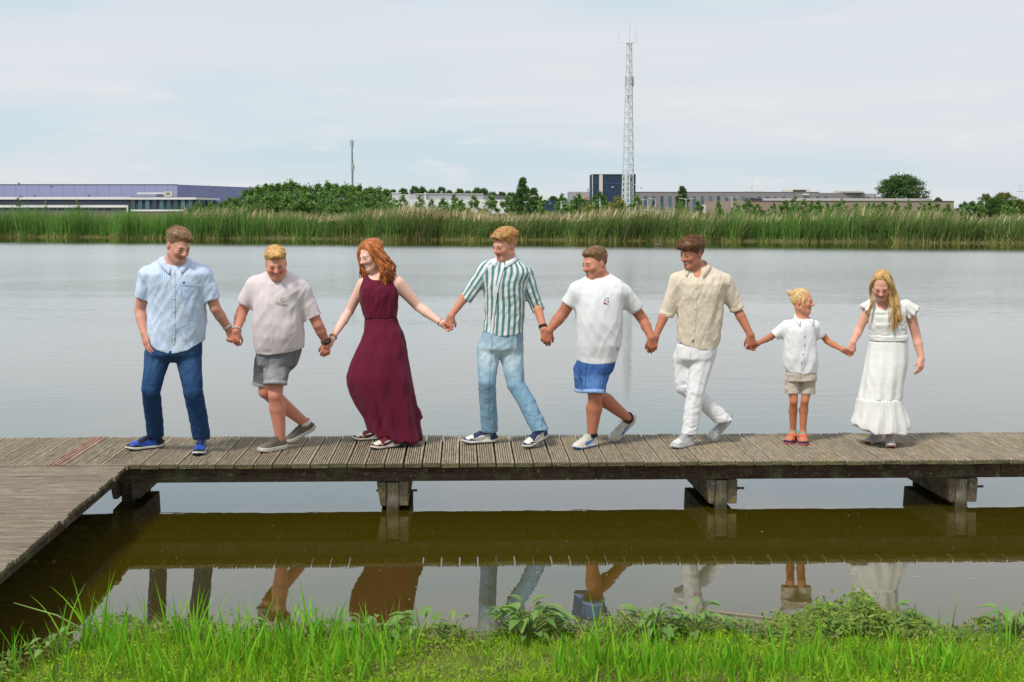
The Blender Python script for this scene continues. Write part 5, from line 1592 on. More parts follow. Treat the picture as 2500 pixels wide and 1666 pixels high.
# ---------------------------------------------------------------- 1: man in a blue striped shirt
c1 = conv(280, 520, 2.529)
P = Person('tall man in a pale blue pinstriped shirt and dark blue jeans, leftmost of the line', (395, 1108), c1)
st = dict(h=0.026, sole=(0.62, 0.60, 0.55), outsole=(0.02, 0.02, 0.022), a=(0.020, 0.075, 0.42), b=(0.012, 0.013, 0.018), lace=(0.02, 0.02, 0.025), pattern='court', tongue=(0.02, 0.07, 0.40))
he, to = toe_heel((309, 1101), -56, 0.31); sL = shoe(P.root, he, to, UP, st)
he, to = toe_heel((482, 1114), 3, 0.31); sR = shoe(P.root, he, to, UP, st)
P.head(392, 206, 0.252, 46, 24, 4, -0.16, smile=0.3, wide=0.94)
P.neck(372, 312, -0.09, 0.060, 0.072)
T1 = [(836, 214, 548, .31, 0), (790, 198, 554, .31, 0), (700, 203, 563, .30, -.02), (600, 214, 563, .29, -.04), (500, 216, 557, .29, -.06), (430, 205, 560, .29, -.07), (375, 178, 582, .26, -.08), (335, 195, 556, .21, -.08), (305, 235, 500, .17, -.08), (280, 290, 442, .15, -.08), (268, 312, 425, .14, -.08)]
aL = P.arm((205, 375, -.05), (155, 600, .03), (182, 742, -.06), (198, 830, -.10), (.056, .048, .034), 0, -1, (-0.9, -0.7, 0.1), (10, 14, 10), 1.05, 0.25)
aR = P.arm((552, 385, -.06), (622, 590, -.04), (702, 715, HD[0] + F_), (738, 790, HD[0] + F_), (.056, .047, .033), 0, 1, (0.2, 1, 0), (48, 55, 25), 1.02)
P.body(T1, srgb(214, 160, 142), srgb(170, 96, 92), srgb(96, 68, 50), 0.7, 0.12, (0.95, 0.90, 0.86))
tor = Loft(P.rows(T1), hem=P.xfun([(190, 745), (205, 790), (280, 838), (362, 860), (368, 835), (374, 862), (470, 842), (540, 795), (560, 770)]))
slL = (P.w(205, 372, -.05), P.w(172, 520, 0)); slR = (P.w(552, 372, -.06), P.w(602, 540, -.05))
def sleeve(a, b, ra, rb, ext=0.03):
    n_ = unit(b - a); a = a + n_ * 0.012 - UP * 0.010
    c = Cut(Cap(a, b + n_ * ext, ra, rb), [(b, n_)]); c.hollow = Cap(b - n_ * 0.030, b + n_ * 0.06, rb - 0.014, rb - 0.009); return c
P_shirt = striped('blue_pinstripe_cotton', (0.68, 0.75, 0.87), (0.36, 0.50, 0.80), 0.0125, 0.42)
P.cloth('shirt', [(tor, .03), (sleeve(*slL, .072, .066), .045), (sleeve(*slR, .072, .066), .045)], P_shirt, cuts=[P.neck_hole((370, 316, -.09), .070, 28, 8)], fold=
        [(.007, (0.5, 0, 1), .06, .30, 1, None, 0), (.009, (-0.6, 0, 1), .06, .40, 2, None, 1), (.006, (0.7, 0, 1), .04, .3, 4, None, 1), (.002, (0.2, 0, 1), .022, .10, 3, None, 0)], attrs=garment_u(tor, [(slL[0], slL[1], .075), (slR[0], slR[1], .075)], 0.19))
P.collar((370, 278, -.085), fabric('pale_blue_collar', (0.58, 0.68, 0.86)).m, 0.073, 0.036, 20, 14, point=0.035)
M_PLAC = fabric('blue_placket', (0.55, 0.66, 0.85)).m
P.strip('shirt', 'placket', [(366, 352), (367, 420), (367, 500), (366, 580), (365, 660), (364, 740), (363, 815)], 17, M_PLAC, 0.0035)
P.dots('shirt', 'button', [(366, 372), (366, 450), (366, 525), (365, 605), (364, 685), (363, 768)], 0.006, plain('white_button', (0.8, 0.8, 0.8), 0.3), 0.006)
P.strip('shirt', 'chest_pocket', [(416, 440), (450, 443), (485, 446), (524, 449)], 9, M_PLAC, 0.004)
P.strip('shirt', 'pocket_seam', [(414, 446), (412, 490), (414, 522), (465, 532), (515, 524), (522, 452)], 2.2, fabric('blue_seam', (0.36, 0.48, 0.74)).m, 0.004)
P.strip('shirt', 'pocket_label', [(421, 431), (435, 432)], 9, plain('dark_label', (0.03, 0.035, 0.05), 0.7), 0.006)
def und_shirt(P, col): P.ring('undershirt_neck', P.nc + P.nup * 0.002, P.nup, 0.060, 0.030, fabric('white_undershirt', col).m)
und_shirt(P, (0.75, 0.77, 0.82))
M_JEAN1 = denim('dark_blue_denim', (0.018, 0.050, 0.135), (0.05, 0.115, 0.25))
TR = [(775, 212, 540, .28, 0), (840, 200, 540, .29, 0), (870, 196, 536, .29, 0), (895, 192, 534, .27, 0)]
hL, kL, aL_ = P.w(268, 880), P.w(223, 1095, -.05), sL['ankle'] + np.array([0.004, 0, 0.02])
hR, kR, aR_ = P.w(458, 880), P.w(484, 1105, -.06), sR['ankle'] + np.array([0.0, 0, 0.02])
def trouser_leg(h, k, a, rh, rk, ra, low=0.03):
    m = k + (a - k) * 0.45
    e = a - unit(a - k) * 0.0
    cut_ = [(a - UP * low, -UP + 0.25 * unit(a - k))]
    return [(Cap(h, k, rh, rk), .022), (Cap(k, m, rk, (rk + ra) / 2 * 1.03), .006), (Cut(Cap(m, a - UP * 0.05, (rk + ra) / 2 * 1.03, ra * 1.03), cut_), .006)]
def fade_legs(ks, r=0.16, amt=0.6):
    return lambda V: {'fade': np.clip(sum(near_pt(V, np.array(k) + np.array([0, -0.06, 0.22]), r) for k in ks) * amt, 0, 1)}
def leg_folds(ks, as_, s=1.0, extra=()):
    wk = lambda V: 0
    class L_(list): pass
    return ks, as_, s, extra
def hip_rows(P, TR):
    r = sorted(P.rows(TR), reverse=True); z, cx, cy, wx, wy = r[-1]
    r[-1] = (z, cx, cy, wx * 0.90, wy * 0.80)
    return r + [(z - 0.02, cx, cy, wx * 0.74, wy * 0.62), (z - 0.035, cx, cy, wx * 0.5, wy * 0.42)]
def trousers(P, mat, TR, legs, radii, folds_=1.0, fade=0.6, name='trousers', hipk=.05):
    ks = [l[1] for l in legs]; an = [l[2] for l in legs]
    prims = [(Loft(hip_rows(P, TR)), .03)]
    for l, r in zip(legs, radii): prims += trouser_leg(*l, *r)
    lo_z = min(a[2] for a in an)
    f = P.cloth_mesh(prims)
    V, Q = f
    wl = sum(near_pt(V, a + UP * 0.07, 0.13) for a in an); wkn = sum(near_pt(V, k, 0.13) for k in ks)
    wc = near_pt(V, (legs[0][0] + legs[1][0]) / 2, 0.2)
    V0 = V
    V = folds(V, vnormals(V, Q), [(.013 * folds_, (1, 0.4, 0.35), .030, .16, 11, wl, 1), (.005 * folds_, (1, 0.2, -0.45), .034, .2, 12, wkn, 1), (.005 * folds_, (1, 0.2, 0.5), .036, .2, 15, wkn, 1),
                                  (.010 * folds_, (0.8, 0, 0.7), .045, .28, 13, wc, 1), (.008 * folds_, (0.2, 0, 1), .05, .5, 14, None, 1)])
    o = P.own(link(name, mesh_np(name, V, Q, True, fade_legs(ks, 0.15, fade)(V0)), mat))
    P.bvh = getattr(P, 'bvh', {}); P.bvh[name] = BVHTree.FromPolygons([tuple(v) for v in V], [tuple(q) for q in Q])
    return o
def cloth_mesh(s, prims, step=0.0095, cuts=(), smooth=1):
    lo = np.min([p.lo for p, k in prims], 0) - 0.03; hi = np.max([p.hi for p, k in prims], 0) + 0.03
    f = Field(lo, hi, step)
    for p, k in prims: f.add(p, k)
    for p, k in cuts: f.cut(p, k)
    V, Q = f.extract(); return relax(V, Q, smooth, 0.4), Q
Person.cloth_mesh = cloth_mesh
trousers(P, M_JEAN1, TR, [(hL, kL, aL_), (hR, kR, aR_)], [(.104, .074, .066), (.104, .077, .068)])
P.strip('trousers', 'fly_seam', [(368, 862), (366, 885), (358, 905)], 3, denim('seam_denim', (0.012, 0.03, 0.08), (0.02, 0.05, 0.12)), 0.002)
P.ring('wrist_watch', aR[2] + unit(aR[1] - aR[2]) * 0.030, aR[2] - aR[1], 0.034, 0.022, plain('silver_watch', (0.75, 0.75, 0.74), 0.25, 0.6, 0.05, 6, 0.7))
P.short_hair(srgb(142, 110, 82), extra=[((0.005, -0.040, 0.096), (0.050, 0.050, 0.030)), ((0.03, -0.074, 0.082), (0.026, 0.020, 0.020))], plane=(1.0, 0.004), comb=(0.35, -1, 0.05), lift=0.008, side_fade=0.6, seed=1, tuft=200)
H1 = dict(P=P)

# ---------------------------------------------------------------- 2: young man in a pale pink tee
c2 = conv(550, 570, 2.75)
P = Person('young man in a pale pink printed tee and grey denim shorts, facing the camera', (660, 1096), c2)
st = dict(h=0.034, sole=(0.62, 0.59, 0.52), a=(0.15, 0.125, 0.10), b=(0.12, 0.10, 0.085), lace=(0.10, 0.10, 0.115), pattern='plain')
he, to = toe_heel((632, 1106), -40, 0.29); sR = shoe(P.root, he, to, UP, st)
to = G(699, 1083, DECK); he = W(770, 1047, to[1] + 0.08); sL = shoe(P.root, he, to, (0.2, -0.15, 1), st)
P.head(341, 206, 0.242, 9, 22, -4, -0.20, smile=1.0, open_=0.5, wide=1.12)
P.neck(349, 296, -0.08, 0.060, 0.075)
T2 = [(792, 205, 520, .34, -.02), (760, 197, 526, .36, -.03), (690, 190, 527, .38, -.05), (600, 188, 520, .37, -.07), (520, 186, 512, .34, -.08), (450, 184, 512, .31, -.09), (380, 180, 545, .28, -.09), (325, 195, 530, .25, -.09), (290, 215, 495, .20, -.08), (262, 262, 436, .165, -.08), (248, 285, 415, .15, -.08)]
aL = P.arm((205, 345, -.08), (112, 525, -.04), (74, 655, HD[0] + N_), (62, 745, HD[0] + N_), (.060, .050, .034), 0, -1, (-0.2, -1, 0.1), (42, 58, 38), 1.0)
aR = P.arm((515, 385, -.08), (622, 615, -.06), (678, 733, HD[1] + N_), (672, 815, HD[1] + N_), (.060, .047, .032), 0, 1, (0.2, -1, 0.1), (42, 58, 38), 1.0)
kF, kB = P.w(336, 1085, -.10), P.w(268, 1062, 0.05)
P.leg(P.w(335, 900, -.02), kF, sR['collar'], (.085, .058, .040), 1.16)
P.leg(P.w(300, 900, .06), kB, sL['collar'], (.085, .056, .040), 1.16)
P.body(T2, srgb(220, 158, 138), srgb(190, 100, 95), srgb(176, 128, 84), 0.85, 0, (0.86, 0.77, 0.72))
tor = Loft(P.rows(T2), hem=P.xfun([(190, 795), (215, 800), (300, 806), (420, 792), (500, 775), (530, 765)]))
M_PINK = fabric('pale_pink_jersey', (0.69, 0.615, 0.64), 0.05, bump=0.10)
slL = (P.w(205, 335, -.08), P.w(130, 474, -.05)); slR = (P.w(515, 385, -.08), P.w(592, 562, -.06))
P.cloth('t_shirt', [(tor, .03), (sleeve(*slL, .080, .066), .05), (sleeve(*slR, .080, .070), .05)], M_PINK.m, cuts=[P.neck_hole((349, 282, -.085), .075, 30, 4)], fold=
        [(.006, (0.75, 0, 1), .08, .40, 21, None, 0), (.006, (-0.5, 0, 1), .075, .5, 22, None, 1), (.006, (0.9, 0, 1), .06, .45, 24, None, 1), (.003, (0.1, 0, 1), .025, .1, 23, None, 0)])
P.ring('neckband', P.nc + P.nup * 0.003, P.nup, P.nr - 0.002, 0.020, fabric('pink_rib', (0.63, 0.55, 0.575), 0.05).m)
def blob(P, part, name, pts, mat, off=0.003):
    v = [P.hit(part, x, y, off) for x, y in pts]
    if any(q is None for q in v): return
    n = len(v); c = np.mean(v, 0)
    P.own(link(name, mesh_np(name, v + [c], np.array([(i_, (i_ + 1) % n, n) for i_ in range(n)]), False), mat))
M_PR1, M_PR2, M_PR3 = plain('olive_print', (0.42, 0.42, 0.30), 0.8), plain('dark_print', (0.06, 0.055, 0.08), 0.8), plain('pale_green_print', (0.55, 0.56, 0.45), 0.8)
blob(P, 't_shirt', 'tree_print', [(365, 452), (366, 440), (374, 431), (386, 429), (398, 431), (406, 440), (409, 452), (406, 459), (396, 458), (392, 464), (386, 464), (383, 458), (372, 459)], M_PR3)
for pts in ([(370, 446), (378, 436), (390, 433), (402, 440)], [(368, 453), (380, 455), (392, 456), (406, 452)], [(387, 464), (388, 455), (391, 446)]): P.strip('t_shirt', 'tree_print', pts, 2.2, M_PR1, 0.004)
def fake_letters(P, part, x0, y0, x1, y1, n, h, gaps=()):
    "a row of small illegible letter marks along a line"
    rg = random.Random(n)
    for k in range(n):
        if k in gaps: continue
        f = k / (n - 1); x, y = x0 + (x1 - x0) * f, y0 + (y1 - y0) * f; hh = h * (1.25 if rg.random() < 0.3 else 0.85)
        P.strip(part, 'printed_letter', [(x, y - hh / 2), (x + 0.3, y), (x + rg.uniform(-1, 1), y + hh / 2)], 2.5, M_PR2, 0.004)
fake_letters(P, 't_shirt', 341, 464, 418, 483, 17, 6.5)
fake_letters(P, 't_shirt', 350, 477, 405, 488, 13, 4.5)
M_GDEN = denim('grey_washed_denim', (0.17, 0.175, 0.19), (0.34, 0.345, 0.36))
SH = [(770, 214, 515, .32, 0), (830, 212, 500, .33, 0), (880, 214, 485, .31, 0), (910, 220, 470, .28, 0)]
def shorts(P, mat, SH, legs, fold_s=1.0, fade=0.5, cuffmat=None, cuffh=0.03):
    "legs: (hip, hem centre, radius at hip, radius at hem)"
    prims = [(Loft(hip_rows(P, SH)), .03)]
    for h, e, rh, re in legs:
        n_ = unit(e - h); prims.append((Cut(Cap(h, e + n_ * 0.03, rh, re), [(e, n_ * 0.5 - UP * 0.5)]), .012))
    V, Q = P.cloth_mesh(prims)
    V0 = V
    wc = near_pt(V, (legs[0][0] + legs[1][0]) / 2, 0.25)
    V = folds(V, vnormals(V, Q), [(.009 * fold_s, (0.7, 0, 0.8), .045, .2, 31, wc, 1), (.006 * fold_s, (0.2, 0, 1), .04, .2, 32, None, 0), (.005 * fold_s, (1, 0, 0.3), .03, .15, 33, None, 0)])
    at = {'fade': np.clip(sum(near_pt(V0, (h + e) / 2 + np.array([0, -0.1, 0]), 0.12) for h, e, a, b in legs) * fade, 0, 1)}
    P.own(link('shorts', mesh_np('shorts', V, Q, True, at), mat))
    P.bvh = getattr(P, 'bvh', {}); P.bvh['shorts'] = BVHTree.FromPolygons([tuple(v) for v in V], [tuple(q) for q in Q])
    if cuffmat:
        for h, e, rh, re in legs:
            n_ = unit(unit(e - h) * 0.5 - UP * 0.5)
            a, b = e - n_ * cuffh, e + n_ * 0.002
            rr = re + 0.010
            V, Q = P.cloth_mesh([(Cut(Cap(a - n_ * 0.05, b + n_ * 0.05, rr, rr + 0.002), [(a, -n_), (b, n_)], 0.006), .01)], 0.007)
            V = folds(V, vnormals(V, Q), [(.003, UP, .04, .05, 35, None, 0)])
            P.own(link('cuff', mesh_np('cuff', V, Q, True, {'fade': np.full(len(V), 0.9)}), cuffmat))
shorts(P, M_GDEN, SH, [(P.w(352, 870, -.04), P.w(336, 1016, -.12), .112, .086), (P.w(280, 870, .05), P.w(252, 1022, .07), .105, .078)], cuffmat=M_GDEN)
P.strip('shorts', 'seam', [(292, 800), (290, 850), (283, 910)], 3, denim('grey_seam', (0.10, 0.10, 0.11), (0.2, 0.2, 0.2)), 0.002)
P.strip('shorts', 'pocket_patch', [(470, 800), (465, 840), (455, 880)], 3, denim('grey_seam2', (0.10, 0.10, 0.11), (0.2, 0.2, 0.2)), 0.002)
P.ring('sock', sL['collar'] + sL['Z'] * 0.012, sL['Z'], 0.045, 0.03, fabric('white_sock', (0.8, 0.8, 0.8)).m)
P.ring('bracelet', aL[2] + unit(aL[1] - aL[2]) * 0.006, aL[2] - aL[1], 0.037, 0.014, plain('grey_bracelet', (0.42, 0.42, 0.38), 0.4, 0.5))
P.ring('wrist_watch', aR[2] + unit(aR[1] - aR[2]) * 0.010, aR[2] - aR[1], 0.036, 0.022, plain('black_strap', (0.02, 0.02, 0.022), 0.5))
wc_ = aR[2] + unit(aR[1] - aR[2]) * 0.010 + np.array([0.012, -0.036, 0.006])
P.own(MB().tube([wc_, wc_ + np.array([0.004, -0.012, 0.003])], 0.019, 14).build('watch_face', plain('black_watch', (0.03, 0.03, 0.03), 0.25, 0.5)))
P.short_hair(srgb(214, 172, 112), extra=[((0.0, -0.040, 0.095), (0.055, 0.055, 0.032)), ((0.01, -0.068, 0.096), (0.040, 0.022, 0.018))], plane=(1.0, 0.012), comb=(0.5, -1, 0.3), lift=0.008, side_fade=0.4, seed=2, tuft=190)

# ---------------------------------------------------------------- 3: woman in a burgundy dress
c3 = conv(780, 560, 2.8)
P = Person('red haired woman in a sleeveless burgundy maxi dress, third from the left', (925, 1086), c3)
st = dict(h=0.026, sole=(0.66, 0.63, 0.55), outsole=(0.05, 0.055, 0.05), a=(0.70, 0.68, 0.62), b=(0.15, 0.018, 0.022), lace=(0.13, 0.018, 0.02), mark=(0.05, 0.012, 0.016), pattern='court')
he, to = toe_heel((862, 1076), -74, 0.27); sL = shoe(P.root, he, to, UP, st)
he, to = toe_heel((906, 1098), -52, 0.27); sR = shoe(P.root, he, to, UP, st)
P.head(356, 186, 0.238, -50, 16, -4, -0.02, smile=1.0, open_=0.7, fem=True, wide=0.98)
P.neck(410, 330, 0.02, 0.047, 0.056)
B3 = [(610, 312, 524, .23, 0), (580, 300, 526, .25, 0), (520, 280, 536, .26, 0), (450, 272, 540, .26, -.01), (400, 276, 530, .24, -.01), (360, 283, 526, .20, 0), (325, 300, 535, .165, .01), (305, 330, 528, .14, .015), (292, 372, 470, .12, .02)]
aL = P.arm((293, 375, .0), (205, 560, .06), (88, 745, HD[1] + F_), (48, 812, HD[1] + F_), (.048, .040, .025), 0, -1, (0.2, 1, 0), (50, 55, 25), 0.9)
aR = P.arm((536, 372, .0), (672, 525, .06), (832, 642, HD[2] + F_), (893, 672, HD[2] + F_), (.062, .044, .025), 0, 1, (0.2, 1, 0), (45, 50, 25), 0.9)
P.leg(P.w(380, 800), P.w(300, 1080, -.06), sL['collar'], (.07, .05, .036)); P.leg(P.w(470, 800), P.w(470, 1080, 0), sR['collar'], (.07, .05, .036))
P.body(B3, srgb(236, 192, 176), srgb(190, 92, 92), srgb(150, 88, 50), 0.6, 0, None, shrink=0.93)
M_BURG = fabric('burgundy_crepe', (0.125, 0.010, 0.032), 0.12, 0.75)
neckcut = lambda X, Y, Z: (Z - (P.nb[2] - 0.030 + 0.32 * (Y - P.nb[1]) + 1.2 * ((X - P.nb[0]) / 0.12) ** 2 * 0.05)) if True else 0
bod = Loft(P.rows(B3), topcut=None)
neck_hole = Ell(P.nb + np.array([-0.01, -0.055, 0.028]), (0.078, 0.085, 0.055))
P.cloth('bodice', [(bod, .02)], M_BURG.m, [(.007, (0.15, 0, 1), .030, .25, 41, None, 0), (.008, (0.5, 0, 1), .055, .3, 42, None, 1)], cuts=[(neck_hole, .006)])
S3 = [(596, 312, 524, .23, 0), (640, 306, 538, .25, 0), (700, 300, 570, .29, -.01), (770, 276, 588, .32, -.02), (830, 248, 600, .34, -.03), (920, 212, 612, .38, -.03), (1000, 188, 624, .41, -.03), (1060, 190, 634, .42, -.02), (1120, 205, 642, .42, -.01), (1200, 245, 656, .42, 0), (1280, 296, 668, .42, .01), (1350, 316, 676, .42, .02), (1450, 350, 700, .42, .02)]
sk = Loft(P.rows(S3), p=2.1, hem=P.xfun([(280, 1310), (318, 1345), (375, 1388), (440, 1402), (500, 1408), (560, 1436), (620, 1447), (690, 1438), (720, 1430)]))
zw, zh = P.w(400, 600)[2], P.w(400, 1440)[2]
V, Q = P.cloth_mesh([(sk, .02), (Cap(P.w(668, 1240, .10), P.w(694, 1284, .10), .030, .016, ((0, 1, 0), 2.0)), .05)], 0.0095)
fr = np.clip((zw - V[:, 2]) / (zw - zh), 0, 1); an = sk.angle(V)
N = vnormals(V, Q)
pl = np.sin(an * 9 + 0.8 * np.sin(an * 2.3 + 1) + vnoise(V * 3, 4) * 1.3) * 0.020 * fr ** 1.4 * (0.4 + 0.6 * (V[:, 0] > P.w(400, 900)[0]))
pl += np.sin(an * 46 + vnoise(V * np.array([9, 9, 2.5]), 5) * 3.0) * 0.0022 + 0.004 * np.sin(an * 30) * np.exp(-fr * 16)
V = V + N * pl[:, None]
V = folds(V, vnormals(V, Q), [(.016, (-0.35, 0, 1), .10, .55, 45, np.clip(fr * 1.6, 0, 1), 1), (.007, (0.25, 0, 1), .05, .4, 46, None, 0)])
P.own(link('skirt', mesh_np('skirt', V, Q, True), M_BURG.m))
V, Q = P.cloth_mesh([(Loft(P.rows([(586, 308, 528, .24, 0), (596, 308, 528, .245, 0), (607, 308, 528, .24, 0)])), .02)], 0.007)
P.own(link('waistband', mesh_np('waistband', V, Q, True), fabric('burgundy_elastic', (0.085, 0.008, 0.022), 0.12).m))
h = P.h; hw = h.world
ORANGE = srgb(178, 108, 56)
P.short_hair(ORANGE, plane=(1.25, -0.010), comb=(0.8, 0.1, -0.6), lift=0.006, tuft=12, thick=1.3, seed=3, streak=0.35, tl=0.04)
# the far side of the face (picture left) and the near side (picture right)
gn = []
for ph, rr in ((76, .104), (88, .112), (102, .118), (122, .122), (148, .120), (182, .115)):
    at_ = lambda k_, r_, z_, sh=0.0: hw((math.sin(R(ph * k_)) * r_, -math.cos(R(ph * k_)) * r_ * 1.02 + sh, z_))
    gn.append([hw((0.006, -0.02, 0.126)), at_(.55, .062, 0.112), at_(.68, .090, 0.06), at_(.90, rr - .012, -0.01), at_(1.0, rr + .002, -0.06, .004), at_(1.0, rr + .014, -0.12, .006), at_(.94, rr + .010, -0.18, .0), at_(.90, rr - .004, -0.235, -.006)])
P.locks(gn, 190, ORANGE, 0.012, 0.0072, 0.017, 2.2, 6, 'hair_locks', 0.3, 0.5)
gf = []
for ph, rr in ((-44, .105), (-60, .108), (-85, .108)):
    s_, c_ = math.sin(R(ph)), -math.cos(R(ph))
    gf.append([hw((-0.005, -0.01, 0.125)), hw((s_ * .055, c_ * .06, 0.112)), hw((s_ * .085, c_ * .098, 0.05)), hw((s_ * rr, c_ * (rr + .004), -0.03)), hw((s_ * rr, c_ * (rr + .002), -0.11)), hw((s_ * (rr - .02), c_ * rr - 0.005, -0.20)), hw((s_ * (rr - .045), c_ * rr - 0.0, -0.265))])
P.locks(gf, 70, ORANGE, 0.012, 0.0068, 0.015, 2.3, 7, 'front_locks', 0.3, 0.5)
M_GOLD = plain('gold', (0.75, 0.52, 0.20), 0.3, 0.6, 0.1, 6, 0.8)
chain = [(438, 318), (425, 332), (408, 341), (390, 346), (372, 344), (358, 338)]
pts = [P.hit('bodice', x, y, 0.006) if P.hit('bodice', x, y, 0.006) is not None else P.w(x, y, -0.06) for x, y in chain]
P.tubes('necklace', [(pts, 0.0025)] + [([pts[k] + np.array([0, -0.004, -0.004]), pts[k] + np.array([0, -0.004, -0.022])], [0.004, 0.008]) for k in (2, 3, 4)], M_GOLD)
P.ring('bracelet', aL[2] + unit(aL[1] - aL[2]) * 0.014, aL[2] - aL[1], 0.030, 0.014, plain('orange_bead_bracelet', (0.45, 0.20, 0.08), 0.5))
P.ring('bracelet', aR[2] + unit(aR[1] - aR[2]) * 0.012, aR[2] - aR[1], 0.027, 0.006, M_GOLD)

# ---------------------------------------------------------------- 4: man in green striped shirt
c4 = conv(1060, 540, 2.703)
P = Person('young man in a bold green and white striped shirt and light blue jeans', (1215, 1086), c4)
st = dict(h=0.028, sole=(0.62, 0.61, 0.56), outsole=(0.015, 0.018, 0.03), a=(0.70, 0.69, 0.64), b=(0.022, 0.028, 0.10), lace=(0.022, 0.028, 0.09), mark=(0.42, 0.40, 0.36), pattern='court')
he, to = toe_heel((1130, 1084), -74, 0.295); sL = shoe(P.root, he, to, UP, st)
to = G(1279, 1096, DECK); he = W(1336, 1066, to[1] + 0.18); sR = shoe(P.root, he, to, (0.1, -0.05, 1), st)
P.head(466, 162, 0.246, -46, 16, 5, -0.06, smile=0.6, open_=0.05, wide=0.98)
P.neck(480, 268, -0.01, 0.056, 0.068)
T4 = [(748, 320, 588, .27, .02), (700, 326, 592, .27, .02), (620, 330, 598, .26, .01), (540, 330, 598, .26, 0), (460, 327, 590, .27, -.01), (400, 326, 596, .27, -.02), (340, 328, 622, .25, -.02), (300, 335, 615, .21, -.02), (268, 360, 585, .17, -.01), (244, 420, 548, .145, 0), (232, 436, 536, .135, 0)]
aL = P.arm((352, 300, -.03), (243, 445, -.02), (112, 625, HD[2] + N_), (88, 695, HD[2] + N_), (.048, .042, .028), 0, -1, (-0.1, -1, 0.3), (40, 55, 35), 1.0, 0.7)
aR = P.arm((600, 345, .0), (668, 520, .05), (722, 712, HD[3] + F_), (742, 795, HD[3] + F_), (.050, .042, .029), 0, 1, (0.2, 1, 0), (48, 52, 25), 1.0)
P.body(T4, srgb(216, 158, 136), srgb(190, 104, 98), srgb(140, 96, 58), 0.7, 0, (0.88, 0.80, 0.74))
tor = Loft(P.rows(T4), hem=P.xfun([(310, 715), (330, 722), (380, 745), (440, 757), (500, 754), (560, 742), (590, 725), (605, 718)]))
M_GSTR = striped('green_striped_linen', (0.74, 0.745, 0.77), (0.085, 0.225, 0.225), 0.0470, 0.46)
slL = (P.w(355, 292, -.03), P.w(205, 518, -.03)); slR = (P.w(598, 338, 0), P.w(690, 592, .04))
P.cloth('shirt', [(tor, .03), (sleeve(*slL, .066, .052), .045), (sleeve(*slR, .068, .050), .045)], M_GSTR, cuts=[P.neck_hole((482, 262, -.005), .061, 22, -20)], fold=
        [(.006, (0.35, 0, 1), .05, .30, 51, None, 0), (.009, (-0.6, 0, 1), .05, .35, 52, None, 1), (.006, (0.5, 0, 1), .035, .3, 54, None, 1), (.002, (1, 0, 0.3), .022, .12, 53, None, 0)], attrs=garment_u(tor, [(slL[0], slL[1], .064), (slR[0], slR[1], .064)], 0.165))
for a, b, r in ((slL[0], slL[1], .055), (slR[0], slR[1], .053)):
    n_ = unit(b - a); V, Q = P.cloth_mesh([(Cut(Cap(b - n_ * 0.10, b + n_ * 0.05, r + .001, r + .002), [(b - n_ * .042, -n_), (b + n_ * .003, n_)], 0.006), .01)], 0.007)
    e1 = unit(np.cross(n_, (0, 1, 0))); e2 = np.cross(n_, e1); q = V - b
    P.own(link('cuff', mesh_np('cuff', V, Q, True, {'u': np.arctan2(q @ e2, q @ e1) * 0.064}), M_GSTR))
M_WCOL = fabric('white_collar_cotton', (0.72, 0.74, 0.77)).m
P.collar((484, 244, -.005), M_WCOL, 0.064, 0.036, 20, -24, point=0.03)
P.strip('shirt', 'placket', [(462, 292), (446, 330), (432, 380), (420, 430), (408, 480), (400, 540), (394, 600), (388, 660), (382, 720), (378, 744)], 17, M_WCOL, 0.004)
P.strip('shirt', 'placket_edge', [(471, 292), (455, 330), (441, 380), (429, 430), (417, 480), (409, 540), (403, 600), (397, 660), (391, 720), (387, 746)], 3.0, fabric('dark_green_edge', (0.05, 0.15, 0.145)).m, 0.0045)
P.strip('shirt', 'chest_pocket', [(480, 394), (505, 400), (533, 400)], 3.5, fabric('green_seam', (0.30, 0.42, 0.42)).m, 0.004)
M_JEAN4 = denim('light_blue_denim', (0.19, 0.33, 0.46), (0.50, 0.62, 0.70))
TR = [(715, 322, 585, .26, .02), (780, 306, 588, .27, .02), (835, 294, 580, .28, .02), (865, 292, 574, .26, .02)]
hL, kL, a_L = P.w(358, 850, .02), P.w(348, 1060, -.05), sL['ankle'] + np.array([0, 0, 0.015])
hR, kR, a_R = P.w(505, 850, .03), P.w(538, 1075, -.02), sR['ankle'] + np.array([0, 0, 0.012])
trousers(P, M_JEAN4, TR, [(hL, kL, a_L), (hR, kR, a_R)], [(.100, .073, .066), (.105, .073, .066)], fade=0.85)
M_SEAM4 = denim('light_denim_seam', (0.12, 0.22, 0.33), (0.2, 0.3, 0.4))
P.strip('trousers', 'fly_seam', [(378, 762), (382, 800), (384, 830)], 4, M_SEAM4, 0.002)
P.strip('trousers', 'leg_seam', [(385, 850), (372, 950), (362, 1080), (362, 1200), (362, 1320)], 2.2, M_SEAM4, 0.002)
P.strip('trousers', 'pocket_seam', [(545, 742), (546, 770), (545, 800)], 3, denim('indigo_seam', (0.05, 0.07, 0.25), (0.1, 0.1, 0.3)), 0.002)
P.ring('wrist_watch', aR[2] + unit(aR[1] - aR[2]) * 0.022, aR[2] - aR[1], 0.032, 0.020, plain('black_strap4', (0.02, 0.018, 0.018), 0.5))
P.short_hair(srgb(192, 146, 92), extra=[((0.0, -0.050, 0.088), (0.060, 0.055, 0.036)), ((-0.028, -0.078, 0.086), (0.032, 0.022, 0.020)), ((0.03, 0.01, 0.10), (0.05, 0.07, 0.025))], plane=(1.0, 0.006), comb=(0.9, 0.5, 0.1), lift=0.010, side_fade=0.6, seed=4, tuft=160, amp=0.005)

